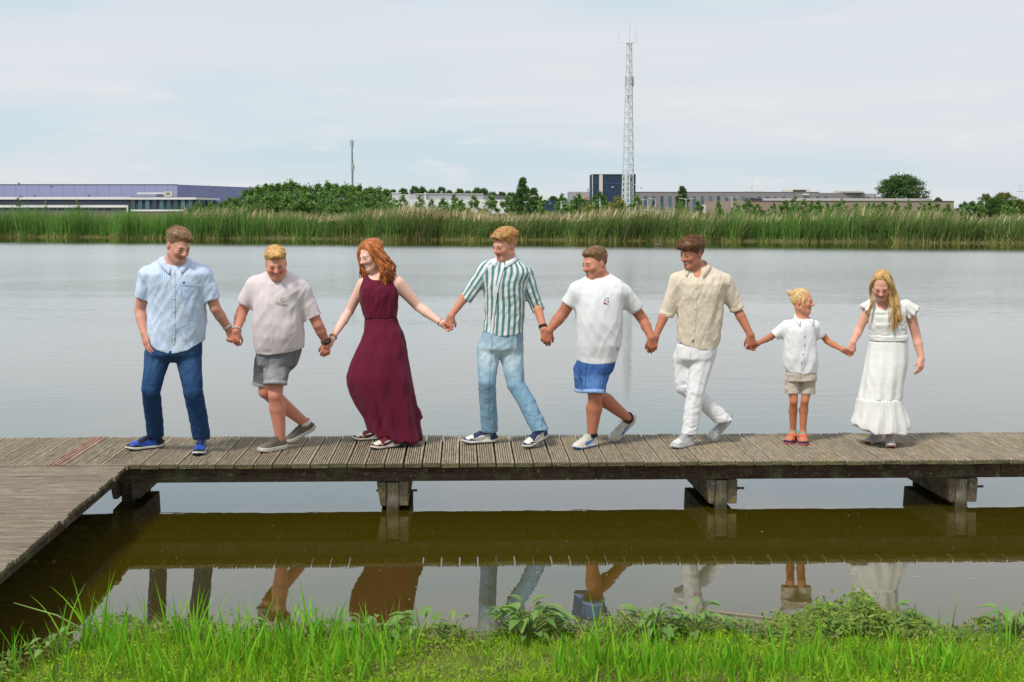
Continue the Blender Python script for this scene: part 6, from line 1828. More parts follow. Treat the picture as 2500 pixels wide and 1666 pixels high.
# ---------------------------------------------------------------- 5: man in white tee
c5 = conv(1300, 580, 2.903)
P = Person('stocky man in a white printed tee and rolled bright blue denim shorts', (1430, 1088), c5)
st = dict(h=0.026, sole=(0.66, 0.63, 0.57), outsole=(0.015, 0.16, 0.52), a=(0.60, 0.57, 0.50), b=(0.64, 0.61, 0.55), lace=(0.60, 0.57, 0.50), mark=(0.015, 0.17, 0.58), pattern='court', tongue=(0.6, 0.57, 0.5))
he, to = toe_heel((1401, 1098), -43, 0.29); sF = shoe(P.root, he, to, UP, st)
to = G(1491, 1078, DECK); he = W(1551, 1021, to[1] + 0.06); sB = shoe(P.root, he, to, (0.55, -0.35, 1), st)
P.head(442, 186, 0.250, -56, 12, -2, -0.04, smile=0.8, open_=0.25, wide=1.08)
P.neck(478, 300, .0, 0.064, 0.078)
T5 = [(880, 318, 592, .33, 0), (840, 313, 606, .34, 0), (760, 311, 628, .36, -.02), (680, 309, 636, .36, -.03), (600, 307, 640, .35, -.04), (520, 306, 642, .33, -.04), (450, 305, 640, .31, -.04), (390, 288, 665, .29, -.03), (340, 300, 660, .26, -.02), (300, 330, 628, .21, -.01), (268, 392, 570, .17, 0), (250, 412, 548, .155, 0)]
aL = P.arm((315, 378, -.04), (215, 540, .0), (117, 660, HD[3] + N_), (94, 740, HD[3] + N_), (.058, .052, .034), 0, -1, (-0.1, -1, 0.15), (42, 58, 38), 1.05)
aR = P.arm((648, 400, .0), (785, 585, .05), (843, 712, HD[4] + N_), (854, 792, HD[4] + N_), (.058, .046, .032), 0, 1, (0.1, -1, 0.1), (42, 58, 38), 1.05)
kF, kB = P.w(445, 1132, -.08), P.w(462, 1110, .05)
P.leg(P.w(430, 950, -.02), kF, sF['collar'], (.085, .058, .038), 1.15)
P.leg(P.w(450, 950, .06), kB, sB['collar'], (.085, .055, .038), 1.12)
P.body(T5, srgb(206, 146, 122), srgb(188, 104, 94), srgb(122, 84, 54), 0.55, 0.7, (0.76, 0.64, 0.56))
tor = Loft(P.rows(T5), hem=P.xfun([(305, 855), (320, 872), (380, 886), (460, 888), (540, 884), (600, 870), (625, 862)]))
M_WTEE = fabric('white_jersey', (0.76, 0.765, 0.80), 0.03, bump=0.10)
slL = (P.w(318, 365, -.04), P.w(253, 476, -.02)); slR = (P.w(648, 392, .0), P.w(737, 512, .04))
P.cloth('t_shirt', [(tor, .03), (sleeve(*slL, .074, .062), .05), (sleeve(*slR, .078, .060), .05)], M_WTEE.m, cuts=[P.neck_hole((478, 290, -.005), .076, 26, -20)], fold=
        [(.006, (0.45, 0, 1), .085, .45, 61, None, 0), (.007, (-0.75, 0, 1), .085, .6, 62, None, 1), (.006, (0.35, 0, 1), .06, .5, 64, None, 1), (.003, (0.2, 0, 1), .03, .15, 63, None, 0)])
P.ring('neckband', P.nc + P.nup * 0.003, P.nup, P.nr - 0.002, 0.020, fabric('white_rib', (0.70, 0.71, 0.75), 0.03).m)
rg = random.Random(4)
PRT = [((0.50, 0.17, 0.16), [(527, 428), (538, 422), (541, 432), (533, 440)]), ((0.055, 0.07, 0.05), [(511, 441), (523, 439), (519, 448), (512, 447)]), ((0.62, 0.33, 0.33), [(503, 446), (511, 449), (510, 458), (503, 455)]), ((0.30, 0.30, 0.45), [(528, 446), (539, 443), (541, 452), (531, 456)]),
       ((0.24, 0.05, 0.04), [(504, 460), (514, 463), (512, 473), (503, 470)]), ((0.45, 0.12, 0.09), [(515, 464), (523, 465), (520, 477), (514, 474)]), ((0.22, 0.05, 0.05), [(525, 467), (533, 470), (530, 477), (524, 475)]), ((0.03, 0.035, 0.07), [(534, 455), (540, 457), (539, 463), (534, 461)]), ((0.10, 0.10, 0.14), [(533, 483), (545, 483), (545, 485), (533, 485)]), ((0.30, 0.24, 0.20), [(517, 430), (525, 431), (522, 437), (516, 436)]), ((0.70, 0.45, 0.42), [(520, 452), (527, 450), (527, 459), (521, 460)])]
for k_, (col, pts) in enumerate(PRT): blob(P, 't_shirt', 'chest_print', pts, plain(f'print_colour_{k_}', col, 0.8), 0.004)
P.strip('t_shirt', 'side_label', [(601, 777), (602, 802)], 7, plain('grey_label', (0.30, 0.29, 0.28), 0.8), 0.004)
M_BDEN = denim('bright_blue_denim', (0.040, 0.110, 0.34), (0.13, 0.25, 0.52))
SH = [(855, 318, 590, .32, 0), (900, 316, 586, .33, 0), (950, 318, 566, .32, 0), (1000, 322, 530, .29, 0)]
M_BCUF = denim('pale_blue_cuff', (0.20, 0.34, 0.62), (0.27, 0.41, 0.68))
shorts(P, M_BDEN, SH, [(P.w(448, 950, -.04), P.w(439, 1104, -.10), .115, .084), (P.w(370, 940, .06), P.w(366, 1092, .08), .095, .072)], cuffmat=M_BCUF)
M_DSEAM = denim('blue_seam', (0.02, 0.06, 0.22), (0.05, 0.1, 0.3))
P.strip('shorts', 'leg_seam', [(384, 895), (380, 960), (376, 1030), (376, 1085)], 3, M_DSEAM, 0.002)
P.strip('shorts', 'side_seam', [(520, 890), (512, 960), (500, 1040), (492, 1080)], 3, M_DSEAM, 0.002)
P.strip('shorts', 'back_pocket', [(534, 905), (562, 890), (575, 930), (545, 962), (530, 968)], 3, M_DSEAM, 0.002)
M_BSOCK = fabric('black_sock', (0.015, 0.015, 0.017)).m
P.ring('sock', sB['collar'] + sB['Z'] * 0.014, sB['Z'], 0.043, 0.04, M_BSOCK); P.ring('sock', sF['collar'] + UP * 0.004, UP, 0.043, 0.03, M_BSOCK)
P.short_hair(srgb(126, 92, 62), extra=[((0.0, -0.030, 0.090), (0.058, 0.060, 0.030))], plane=(1.02, 0.002), comb=(0.2, 1, 0.2), lift=0.003, side_fade=0.9, thick=0.75, seed=5, tuft=120, tl=0.02)

# ---------------------------------------------------------------- 6: young man in linen shirt
c6 = conv(1560, 560, 2.8)
P = Person('slim young man in a beige linen shirt and white trousers, third from the right', (1672, 1085), c6)
st = dict(h=0.027, sole=(0.58, 0.58, 0.56), a=(0.66, 0.66, 0.65), b=(0.40, 0.425, 0.435), lace=(0.50, 0.51, 0.52), mark=(0.70, 0.70, 0.70), pattern='court')
he, to = toe_heel((1641, 1096), -43, 0.29); sF = shoe(P.root, he, to, UP, st)
to = G(1731, 1078, DECK); he = W(1785, 1018, to[1] + 0.07); sB = shoe(P.root, he, to, (0.6, -0.35, 1), st)
P.head(362, 168, 0.240, -52, 14, 3, -0.06, smile=0.9, open_=0.45, wide=0.94)
P.neck(408, 292, .0, 0.053, 0.058)
T6 = [(818, 258, 546, .27, .02), (760, 256, 556, .28, .02), (700, 258, 560, .28, .01), (600, 264, 572, .28, 0), (500, 268, 578, .28, -.01), (430, 264, 580, .28, -.02), (370, 248, 600, .26, -.02), (325, 252, 602, .23, -.01), (285, 290, 562, .185, 0), (255, 352, 486, .155, 0), (240, 362, 462, .14, 0)]
aL = P.arm((268, 345, -.02), (192, 545, .0), (114, 732, HD[4] + F_), (88, 808, HD[4] + F_), (.052, .043, .028), 0, -1, (0.1, 1, 0), (48, 52, 25), 1.0)
aR = P.arm((580, 355, .0), (662, 530, .04), (762, 722, HD[5] + N_), (774, 805, HD[5] + N_), (.054, .044, .031), 0, 1, (0.15, -1, 0.1), (42, 58, 38), 1.03)
P.body(T6, srgb(198, 138, 114), srgb(176, 94, 84), srgb(86, 56, 36), 0.5, 0, (0.84, 0.76, 0.69), shrink=0.86)
tor = Loft(P.rows(T6), hem=P.xfun([(245, 735), (260, 755), (310, 792), (370, 812), (430, 822), (490, 816), (535, 792), (560, 765)]))
M_LINEN = fabric('beige_linen', (0.70, 0.61, 0.49), 0.07, 0.9, bump=0.4)
slL = (P.w(265, 335, -.02), P.w(183, 592, .0)); slR = (P.w(582, 348, .0), P.w(672, 548, .03))
vneck = Ell(P.nb + np.array([-0.022, -0.075, -0.005]), (0.030, 0.06, 0.060))
P.cloth('shirt', [(tor, .03), (sleeve(*slL, .070, .060), .045), (sleeve(*slR, .070, .060), .045)], M_LINEN.m,
        [(.006, (0.25, 0, 1), .05, .32, 71, None, 0), (.009, (-0.5, 0, 1), .05, .36, 72, None, 1), (.007, (0.45, 0, 1), .04, .34, 74, None, 1), (.0025, (0.5, 0, 1), .022, .13, 73, None, 0)], cuts=[(vneck, .006), P.neck_hole((410, 274, .0), .061, 24, -18)])
for a, b, r in ((slL[0], slL[1], .062), (slR[0], slR[1], .062)):
    n_ = unit(b - a); V, Q = P.cloth_mesh([(Cut(Cap(b - n_ * 0.10, b + n_ * 0.05, r, r + .002), [(b - n_ * .036, -n_), (b + n_ * .004, n_)], 0.006), .01)], 0.007)
    V = folds(V, vnormals(V, Q), [(.004, n_, .03, .05, 75, None, 0)])
    P.own(link('cuff', mesh_np('cuff', V, Q, True), M_LINEN.m))
P.collar((412, 252, .0), M_LINEN.m, 0.064, 0.034, 32, -20, point=0.036, open_=0.15)
M_LIN2 = fabric('linen_placket', (0.73, 0.64, 0.52), 0.06).m
P.strip('shirt', 'placket', [(388, 345), (390, 420), (388, 500), (384, 580), (380, 640), (374, 700), (368, 760), (364, 805)], 15, M_LIN2, 0.0035)
P.dots('shirt', 'button', [(390, 400), (388, 470), (385, 545), (381, 620), (376, 690)], 0.005, plain('linen_button', (0.55, 0.5, 0.42), 0.4), 0.006)
P.strip('shirt', 'hem_label', [(371, 754), (368, 775)], 7, plain('black_hem_label', (0.03, 0.03, 0.03), 0.8), 0.005)
M_WTRO = fabric('white_cotton_twill', (0.76, 0.76, 0.79), 0.04)
M_WTRO.p.inputs['Roughness'].default_value = 0.9
TR = [(780, 262, 540, .27, .02), (840, 252, 532, .28, .02), (880, 248, 520, .28, .02), (910, 247, 508, .26, .02)]
hF, kF, aF = P.w(425, 890, .0), P.w(386, 1110, -.06), sF['ankle'] + np.array([0, 0, 0.02])
hB, kB, aB = P.w(310, 890, .05), P.w(302, 1075, .04), sB['ankle'] + sB['Z'] * 0.02
trousers(P, M_WTRO.m, TR, [(hF, kF, aF), (hB, kB, aB)], [(.108, .072, .064), (.098, .068, .064)], 1.1)
M_WSE = fabric('trouser_seam', (0.55, 0.55, 0.58)).m
P.strip('trousers', 'fly_seam', [(358, 832), (350, 880), (344, 950), (338, 1020)], 2.5, M_WSE, 0.002)
P.strip('trousers', 'pocket_seam', [(508, 822), (503, 860), (492, 890)], 2.5, M_WSE, 0.002)
P.short_hair(srgb(118, 80, 52), extra=[((0.0, -0.050, 0.086), (0.070, 0.062, 0.042)), ((-0.02, -0.092, 0.064), (0.044, 0.030, 0.026)), ((0.04, -0.01, 0.085), (0.05, 0.075, 0.04))], plane=(1.0, -0.014), comb=(-0.5, -1, -0.15), lift=0.012, side_fade=0.3, seed=6, tuft=240, tl=0.042, amp=0.006, streak=0.3)

# ---------------------------------------------------------------- 7: boy
c7 = conv(1820, 680, 3.562)
P = Person('small boy in a white short sleeved shirt and beige shorts with a blond bun', (1950, 1080), c7)
P.head(492, 206, 0.208, 66, 2, 4, 0.0, smile=0.5, open_=0.2, wide=0.92)
P.neck(490, 352, .02, 0.037, 0.046)
T7 = [(806, 352, 622, .20, 0), (760, 332, 632, .21, 0), (690, 328, 630, .21, -.01), (600, 328, 622, .20, -.01), (520, 330, 612, .20, -.01), (450, 338, 608, .19, -.01), (400, 345, 618, .17, 0), (370, 380, 592, .14, .01), (345, 430, 548, .115, .02), (330, 440, 536, .10, .02)]
aL = P.arm((368, 405, 0), (215, 512, .04), (112, 562, HD[5] + F_), (70, 592, HD[5] + F_), (.036, .030, .021), 0, -1, (-0.1, 1, 0.2), (40, 50, 25), 0.72)
aR = P.arm((600, 405, .0), (715, 548, .03), (848, 622, HD[6] + F_), (892, 642, HD[6] + F_), (.036, .029, .020), 0, 1, (0.1, 1, 0.2), (40, 50, 25), 0.72)
feet = []
for px, psi, kn, hip in (((1921, 1084), -28, (420, 1068, -.03), (410, 930, 0)), ((1961, 1087), -10, (516, 1064, -.03), (538, 930, 0))):
    he, to = toe_heel(px, psi, 0.215); X = unit(to - he); Yv = np.cross(UP, X); h0 = he + UP * 0.022
    ank = h0 + X * 0.045 + UP * 0.055
    P.leg(P.w(*hip), P.w(*kn), ank, (.048, .033, .024), 1.10)
    P.prims += [(Cap(h0 + X * 0.035 + UP * 0.018, ank, .028, .026), .02), (Cap(h0 + X * 0.06 + UP * 0.03, h0 + X * 0.15 + UP * 0.012, .026, .020, (Yv, 1.35)), .03)]
    for k_, (o_, L_, r_) in enumerate(((0.024, .052, .0105), (0.009, .050, .0085), (-.004, .046, .008), (-.016, .040, .0075), (-.027, .032, .007))):
        sg = 1 if psi < -20 else -1
        P.prims.append((Cap(h0 + X * 0.145 + Yv * o_ * sg + UP * .010, h0 + X * (0.145 + L_) + Yv * o_ * sg * 1.1 + UP * .007, r_ * 1.1, r_), .006))
    P.fine.append((np.minimum(he, to) - 0.03, np.maximum(he, to) + np.array([0.03, 0.03, 0.06]), 0.0046))
    feet.append((h0, X, Yv, ank))
P.body(T7, srgb(212, 150, 122), srgb(190, 104, 92), srgb(150, 110, 66), 0.35, 0, (0.78, 0.68, 0.59))
M_STR = [plain('coral_strap', (0.72, 0.12, 0.06), 0.7), plain('turquoise_strap', (0.05, 0.42, 0.33), 0.7), plain('navy_sandal', (0.015, 0.035, 0.08), 0.7), plain('pink_sandal_edge', (0.60, 0.10, 0.16), 0.7)]
for h0, X, Yv, ank in feet:
    b0 = h0 - UP * 0.022
    out = [(-.012, .0), (-.005, .022), (.02, .031), (.08, .031), (.13, .040), (.18, .043), (.205, .033), (.222, .012)]
    ring_ = [(x, y) for x, y in out] + [(x, -y) for x, y in reversed(out)]
    for nm, z0, z1, mt, gr in (('outsole', 0.001, 0.011, M_STR[3], 1.0), ('footbed', 0.0112, 0.023, M_STR[2], 0.985)):
        n_ = len(ring_); v = [b0 + X * x * gr + Yv * y * gr + UP * z for z in (z0, z1) for x, y in ring_]
        me = bpy.data.meshes.new(nm); me.from_pydata([tuple(q) for q in v], [], [list(range(n_))[::-1], list(range(n_, 2 * n_))] + [(i_, (i_ + 1) % n_, n_ + (i_ + 1) % n_, n_ + i_) for i_ in range(n_)]); me.update()
        P.own(link(nm, me, mt))
    def arch(x0, x1, w, hgt, lift, mt, nm, wid):
        v = []
        for i_ in range(11):
            th = math.pi * i_ / 10; y = math.cos(th) * w; z = 0.018 + math.sin(th) ** 0.8 * hgt
            x = x0 + (x1 - x0) * i_ / 10
            for e in (-wid, wid): v.append(b0 + X * (x + e) + Yv * y + UP * (z - e * lift))
        o = P.own(link(nm, mesh_np(nm, v, np.array([(2 * i_, 2 * i_ + 1, 2 * i_ + 3, 2 * i_ + 2) for i_ in range(10)]), True), mt))
        md = o.modifiers.new('thickness', 'SOLIDIFY'); md.thickness = 0.004; md.offset = 0
    arch(.150, .135, .043, .032, .35, M_STR[0], 'toe_strap', .011)
    arch(.110, .130, .038, .047, .45, M_STR[0], 'instep_strap', .008)
    P.ring('ankle_strap', ank + UP * 0.004 + X * 0.004, UP + X * 0.25, 0.031, 0.022, M_STR[1])
tor = Loft(P.rows(T7), hem=P.xfun([(325, 775), (345, 798), (380, 815), (480, 822), (600, 818), (635, 800)]))
M_WSH = fabric('white_cotton_shirt', (0.76, 0.765, 0.80), 0.04)
slL = (P.w(372, 400, 0), P.w(252, 500, .02)); slR = (P.w(596, 402, 0), P.w(662, 506, .02))
P.cloth('shirt', [(tor, .02), (sleeve(*slL, .056, .044), .03), (sleeve(*slR, .056, .042), .03)], M_WSH.m, cuts=[P.neck_hole((489, 356, .02), .046, 24, 10)], fold=
        [(.005, (0.3, 0, 1), .04, .24, 81, None, 0), (.004, (-0.6, 0, 1), .035, .2, 82, None, 1)], step=0.008)
P.collar((488, 340, .02), M_WSH.m, 0.049, 0.024, 32, 10, point=0.026, open_=0.15)
M_WPL = fabric('white_placket', (0.70, 0.705, 0.74), 0.04).m
P.strip('shirt', 'placket', [(522, 392), (519, 450), (516, 520), (512, 590), (504, 660), (496, 730), (490, 800)], 20, M_WPL, 0.003)
P.dots('shirt', 'button', [(515, 505), (513, 582), (502, 662), (489, 735)], 0.0058, plain('grey_button', (0.25, 0.24, 0.24), 0.4), 0.006)
M_BSHO = fabric('beige_cotton', (0.50, 0.43, 0.36), 0.08)
SH = [(790, 358, 618, .19, 0), (840, 352, 615, .20, 0), (890, 346, 612, .20, 0)]
def shorts_straight(P, mat):
    prims = [(Loft(P.rows(SH)), .02)]
    for a, b in ((P.w(410, 880), P.w(404, 1000)), (P.w(544, 880), P.w(534, 1006))):
        prims.append((Cut(Cap(a, b - UP * 0.05, .062, .066, ((1, 0, 0), 1.0)), [(b, -UP)]), .012))
    V, Q = P.cloth_mesh(prims, 0.008)
    V = folds(V, vnormals(V, Q), [(.007, (1, 0, 0.2), .022, .12, 91, None, 0), (.005, (0.3, 0, 1), .035, .15, 92, None, 1)])
    P.own(link('shorts', mesh_np('shorts', V, Q, True), mat)); P.bvh['shorts'] = BVHTree.FromPolygons([tuple(v) for v in V], [tuple(q) for q in Q])
shorts_straight(P, M_BSHO.m)
P.strip('shorts', 'fly_seam', [(480, 828), (476, 870), (472, 900)], 3, fabric('dark_beige_seam', (0.22, 0.18, 0.15)).m, 0.002)
BLOND = srgb(222, 190, 136)
P.short_hair(BLOND, plane=(0.98, 0.024), comb=(0, 1, 0.35), lift=0.002, thick=0.6, seed=7, tuft=50, tl=0.03, amp=0.0035, streak=0.28)
hw = P.h.world
V, Q = P.cloth_mesh([(Ell(hw((-0.012, 0.122, 0.082)), (.023, .023, .023)), .01), (Cap(hw((-.012, .09, .07)), hw((-.012, .115, .08)), .018, .016), .02)], 0.005)
V = folds(V, vnormals(V, Q), [(.005, (1, 0.4, 0.6), .010, .03, 95, None, 0)])
P.own(link('hair_bun', mesh_np('hair_bun', V, Q, True, {'col': np.array(BLOND) * (1 + 0.35 * vnoise(V * 120, 6))[:, None]}), M_HAIR))
P.locks([[hw((-.062, -.055, .055)), hw((-.078, -.045, .01)), hw((-.078, -.04, -.045)), hw((-.074, -.045, -.075))], [hw((-.066, -.04, .06)), hw((-.082, -.02, .02)), hw((-.080, -.028, -.03))]], 9, BLOND, 0.004, 0.0028, 0.004, 1.2, 8, 'loose_strands')

# ---------------------------------------------------------------- 8: girl in white dress
c8 = conv(2030, 640, 3.265)
P = Person('girl with long blond hair in a white lace dress, rightmost of the line', (2150, 1086), c8)
st = dict(h=0.036, sole=(0.66, 0.60, 0.55), toe_gum=(0.22, 0.09, 0.045), a=(0.60, 0.55, 0.46), b=(0.42, 0.40, 0.62), lace=(0.62, 0.60, 0.58), pattern='runner')
he, to = toe_heel((2113, 1085), -48, 0.24); sL = shoe(P.root, he, to, UP, st)
he, to = toe_heel((2176, 1095), -10, 0.24); sR = shoe(P.root, he, to, UP, st)
P.head(400, 190, 0.226, -16, 32, 0, -0.10, smile=0.3, fem=True, wide=1.06)
P.neck(440, 300, .0, 0.042, 0.050)
B8 = [(605, 308, 606, .22, 0), (560, 302, 605, .23, 0), (500, 296, 596, .24, -.01), (440, 296, 590, .23, -.01), (390, 290, 600, .21, -.01), (345, 292, 612, .175, 0), (318, 320, 592, .15, .01), (300, 372, 520, .12, .01)]
aL = P.arm((302, 355, 0), (222, 535, .02), (172, 640, HD[6] + N_), (146, 706, HD[6] + N_), (.044, .038, .026), 0, -1, (-0.1, -1, 0.2), (42, 58, 38), 0.84)
aR = P.arm((618, 372, .0), (676, 590, .04), (718, 768, .0), (714, 838, -.02), (.052, .041, .027), 0, 1, (0.6, -0.8, 0.1), (22, 30, 22), 0.88, 0.4)
P.leg(P.w(390, 850), P.w(370, 1090, -.05), sL['collar'], (.06, .046, .034)); P.leg(P.w(500, 850), P.w(490, 1090, -.06), sR['collar'], (.06, .046, .034))
P.body(B8, srgb(226, 172, 152), srgb(196, 100, 96), srgb(176, 132, 84), 0.8, 0, None, shrink=0.92)
def lace(name, col):
    t = NT(name, 0.9, 0.1); t.p.inputs['Sheen Weight'].default_value = 0.1
    v = t.n.new('ShaderNodeTexVoronoi'); v.inputs['Scale'].default_value = 75.0; t.put(v.inputs['Vector'], t.coord('Object'))
    n = t.noise(t.coord('Object'), 14.0, 3, 0.6)
    hole = t.math('MULTIPLY', t.ramp(v.outputs[0], 0.32, 0.10), t.ramp(n, 0.40, 0.58))
    t.base(t.mix(t.math('MULTIPLY', hole, 0.32), col, (0.42, 0.38, 0.35)))
    t.bump(t.math('SUBTRACT', t.math('MULTIPLY', n, 0.6), hole), 0.5, 0.004); return t.m
M_LACE = lace('white_lace', (0.76, 0.755, 0.74)); M_WCOT = fabric('white_dress_cotton', (0.75, 0.745, 0.735), 0.04).m
hole = Ell(P.w(412, 330, -.08), (0.046, 0.10, 0.052))
bod = Loft(P.rows(B8))
P.cloth('bodice', [(bod, .02)], M_LACE, [(.006, (0.1, 0, 1), .03, .2, 101, None, 0), (.005, (1, 0, 0.1), .02, .2, 102, None, 0)], cuts=[(hole, .006)], step=0.008)
for a, b, r0, r1, nm in ((P.w(322, 345, -.0), P.w(268, 392, .0), .056, .064, 'flutter_sleeve'), (P.w(590, 352, .0), P.w(652, 410, .0), .056, .074, 'flutter_sleeve')):
    n_ = unit(b - a); V, Q = P.cloth_mesh([(Cut(Cap(a, b + n_ * .04, r0, r1), [(b, n_)]), .01)], 0.008)
    fr = np.clip((V - a) @ n_ / np.linalg.norm(b - a), 0, 1.2)
    e1 = unit(np.cross(n_, (0, 1, 0))); e2 = np.cross(n_, e1); q = V - a
    V = V + vnormals(V, Q) * (np.sin(np.arctan2(q @ e2, q @ e1) * 8) * 0.010 * fr ** 1.5)[:, None]
    P.own(link(nm, mesh_np(nm, V, Q, True), M_LACE))
V, Q = P.cloth_mesh([(Loft(P.rows([(572, 300, 610, .235, 0), (600, 303, 611, .24, 0), (626, 303, 611, .24, 0)])), .02)], 0.008)
V = folds(V, vnormals(V, Q), [(.003, (1, 0, 0), .015, .2, 104, None, 0)])
P.own(link('waistband', mesh_np('waistband', V, Q, True), M_LACE))
S8 = [(622, 306, 606, .23, 0), (700, 290, 606, .26, 0), (800, 268, 602, .29, -.01), (900, 252, 585, .31, -.02), (1000, 235, 565, .33, -.02), (1090, 212, 556, .35, -.02)]
sk = Loft(P.rows(S8), p=2.1)
z0, z1 = P.w(400, 620)[2], P.w(400, 1340)[2]
V, Q = P.cloth_mesh([(sk, .02)], 0.009)
an = sk.angle(V); fr = np.clip((z0 - V[:, 2]) / (z0 - z1), 0, 1)
V = V + vnormals(V, Q) * (np.sin(an * 11 + vnoise(V * 4, 4) * 2) * 0.010 * fr ** 0.7 + np.sin(an * 38) * 0.002 * np.exp(-fr * 10))[:, None]
V = folds(V, vnormals(V, Q), [(.012, (-0.2, 0, 1), .07, .4, 105, np.clip(fr * 2, 0, 1), 1)])
P.own(link('skirt', mesh_np('skirt', V, Q, True), M_WCOT))
F8 = [(1080, 208, 556, .36, -.02), (1130, 202, 568, .37, -.02), (1200, 190, 588, .39, -.02), (1280, 164, 614, .41, -.02), (1372, 160, 616, .42, -.02)]
fl = Loft(P.rows(F8), p=2.1, hem=P.xfun([(150, 1280), (175, 1292), (230, 1318), (300, 1340), (360, 1352), (430, 1330), (480, 1352), (550, 1352), (590, 1318), (630, 1300)]))
V, Q = P.cloth_mesh([(fl, .02)], 0.009)
an = fl.angle(V); zt = P.w(400, 1085)[2]; fr = np.clip((zt - V[:, 2]) / 0.3, 0, 1)
V = V + vnormals(V, Q) * (np.sin(an * 12 + vnoise(V * 4, 4) * 2) * 0.013 * fr + np.sin(an * 40) * 0.003 * (1 - fr))[:, None]
V = folds(V, vnormals(V, Q), [(.010, (-0.2, 0, 1), .06, .3, 106, None, 1)])
P.own(link('flounce', mesh_np('flounce', V, Q, True), M_LACE))
GOLDB = srgb(200, 164, 106)
hw = P.h.world
P.short_hair(GOLDB, plane=(1.0, 0.034), comb=(0.7, 0.2, -0.6), lift=0.0, thick=0.9, seed=8, tuft=30, tl=0.03, amp=0.003, streak=0.25)
ga = []
for dx, tip in ((0.0, (478, 560)), (0.5, (505, 520)), (1.0, (545, 495)), (1.4, (585, 420))):
    ga.append([hw((0.004, -0.03, 0.124)), hw((0.045 + 0.006 * dx, -0.055 + 0.03 * dx, 0.098)), hw((0.082 + 0.006 * dx, -0.058 + 0.045 * dx, 0.03)), P.w(462 + 40 * dx, 255, -0.15 + .03 * dx), P.w(478 + 42 * dx, 340, -0.155 + .03 * dx), P.w(474 + 40 * dx, 440, -0.16 + .03 * dx), P.w(tip[0], tip[1], -0.155 + .03 * dx)])
P.locks(ga, 90, GOLDB, 0.008, 0.0075, 0.004, 0.8, 9, 'hair_locks', 0.3, 0.32)
gb = [[hw((-0.002, -0.03, 0.124)), hw((-.05, -.05, .10)), hw((-.086, -.045, .03)), hw((-.09, -.045, -.05)), P.w(322, 330, -0.12), P.w(300, 385, -0.12), P.w(290, 432, -0.11)],
      [hw((-0.004, 0.0, 0.124)), hw((-.058, -.0, .10)), hw((-.092, .01, .03)), hw((-.094, .0, -.05)), P.w(335, 320, -0.10), P.w(312, 372, -0.11), P.w(296, 415, -0.11)]]
P.locks(gb, 22, GOLDB, 0.006, 0.006, 0.004, 0.8, 10, 'side_locks', 0.3, 0.32)
gc = []
for ph in (100, 140, 180, 220):
    s_, c_ = math.sin(R(ph)), -math.cos(R(ph))
    gc.append([hw((0, 0.03, 0.122)), hw((s_ * .06, c_ * .07 + .01, 0.105)), hw((s_ * .088, c_ * .105 + .01, 0.03)), hw((s_ * .092, c_ * .105 + .012, -0.06)), hw((s_ * .09, c_ * .10 + .02, -0.15))])
P.locks(gc, 45, GOLDB, 0.008, 0.008, 0.004, 0.8, 11, 'back_locks', 0.4, 0.32)
# ================================================================== NEAR SHORE PLANTS AND SMALL THINGS
LAWN = [(0.20, 0.42, 0.012), (0.29, 0.52, 0.018), (0.13, 0.32, 0.010), (0.40, 0.55, 0.03)]
YELL = [(0.42, 0.40, 0.12), (0.46, 0.38, 0.17), (0.38, 0.44, 0.08)]
FLAG = [(0.13, 0.42, 0.018), (0.19, 0.50, 0.020), (0.09, 0.31, 0.015), (0.29, 0.55, 0.03)]
def ground_z(x, y): return bank_z(np.clip(x, -3.6, 3.6), y)
def inside(x, y): return np.abs(x) < y * 0.40 + 0.12
def near_grass(name, label, n, xr, yr, h, w, lean, cols, curl=0.8, seg=3, keep=None, edge=0.0):
    x = RNG.uniform(*xr, n); y = RNG.uniform(*yr, n) if yr else shore_y(x) - np.abs(RNG.normal(0, 0.16, n)) - 0.02
    ok = (y < shore_y(x) + edge) & inside(x, y)
    if keep is not None: ok &= RNG.uniform(0, 1, n) < keep(x, y)
    x, y = x[ok], y[ok]; m = len(x)
    hv = RNG.uniform(*h, m) * (0.75 + 0.5 * np.clip(0.5 + 0.5 * vnoise(np.stack([x * 2.2, y * 2.2, 0 * x], -1), 3), 0, 1))
    v, f, cc = blades(np.stack([x, y, ground_z(x, y) - 0.01], -1), hv, RNG.uniform(*w, m), np.abs(RNG.normal(lean[0], lean[1], m)), RNG.uniform(0, 6.28, m), RNG.uniform(0.1, curl, m), lerp_cols(m, cols, 0.25), seg)
    o = link(name, mesh_np(name, v, f, False, {'col': cc}), M_GRASS)
    return tag(o, label, kind='stuff')
patchy = lambda x, y: np.clip(0.62 + 0.9 * vnoise(np.stack([x * 1.7 + 9, y * 2.4, 0 * x], -1), 11), 0.12, 1)
near_grass('lawn_grass', 'short bright green lawn grass on the near bank', 80000, (-3.3, 3.3), (5.4, 7.75), (0.03, 0.09), (0.005, 0.009), (0.35, 0.35), LAWN, 1.4, 2, patchy)
near_grass('dry_grass', 'yellowish dry grass between the green blades', 26000, (-3.3, 3.3), (5.4, 7.75), (0.03, 0.10), (0.003, 0.005), (0.6, 0.4), YELL, 1.2, 2, lambda x, y: np.clip(0.45 - 0.9 * vnoise(np.stack([x * 1.7 + 9, y * 2.4, 0 * x], -1), 11), 0.05, 1))
near_grass('rough_grass', 'medium high grass along the near bank', 16000, (-3.3, 3.3), (5.4, 7.72), (0.07, 0.17), (0.005, 0.010), (0.15, 0.18), LAWN, 0.9, 3, lambda x, y: np.clip(0.02 + 0.28 * (x < -0.45) + 0.12 * (x > 1.3) + 0.5 * vnoise(np.stack([x * 2.6, y * 2.6, 0 * x], -1), 17), 0, 1))
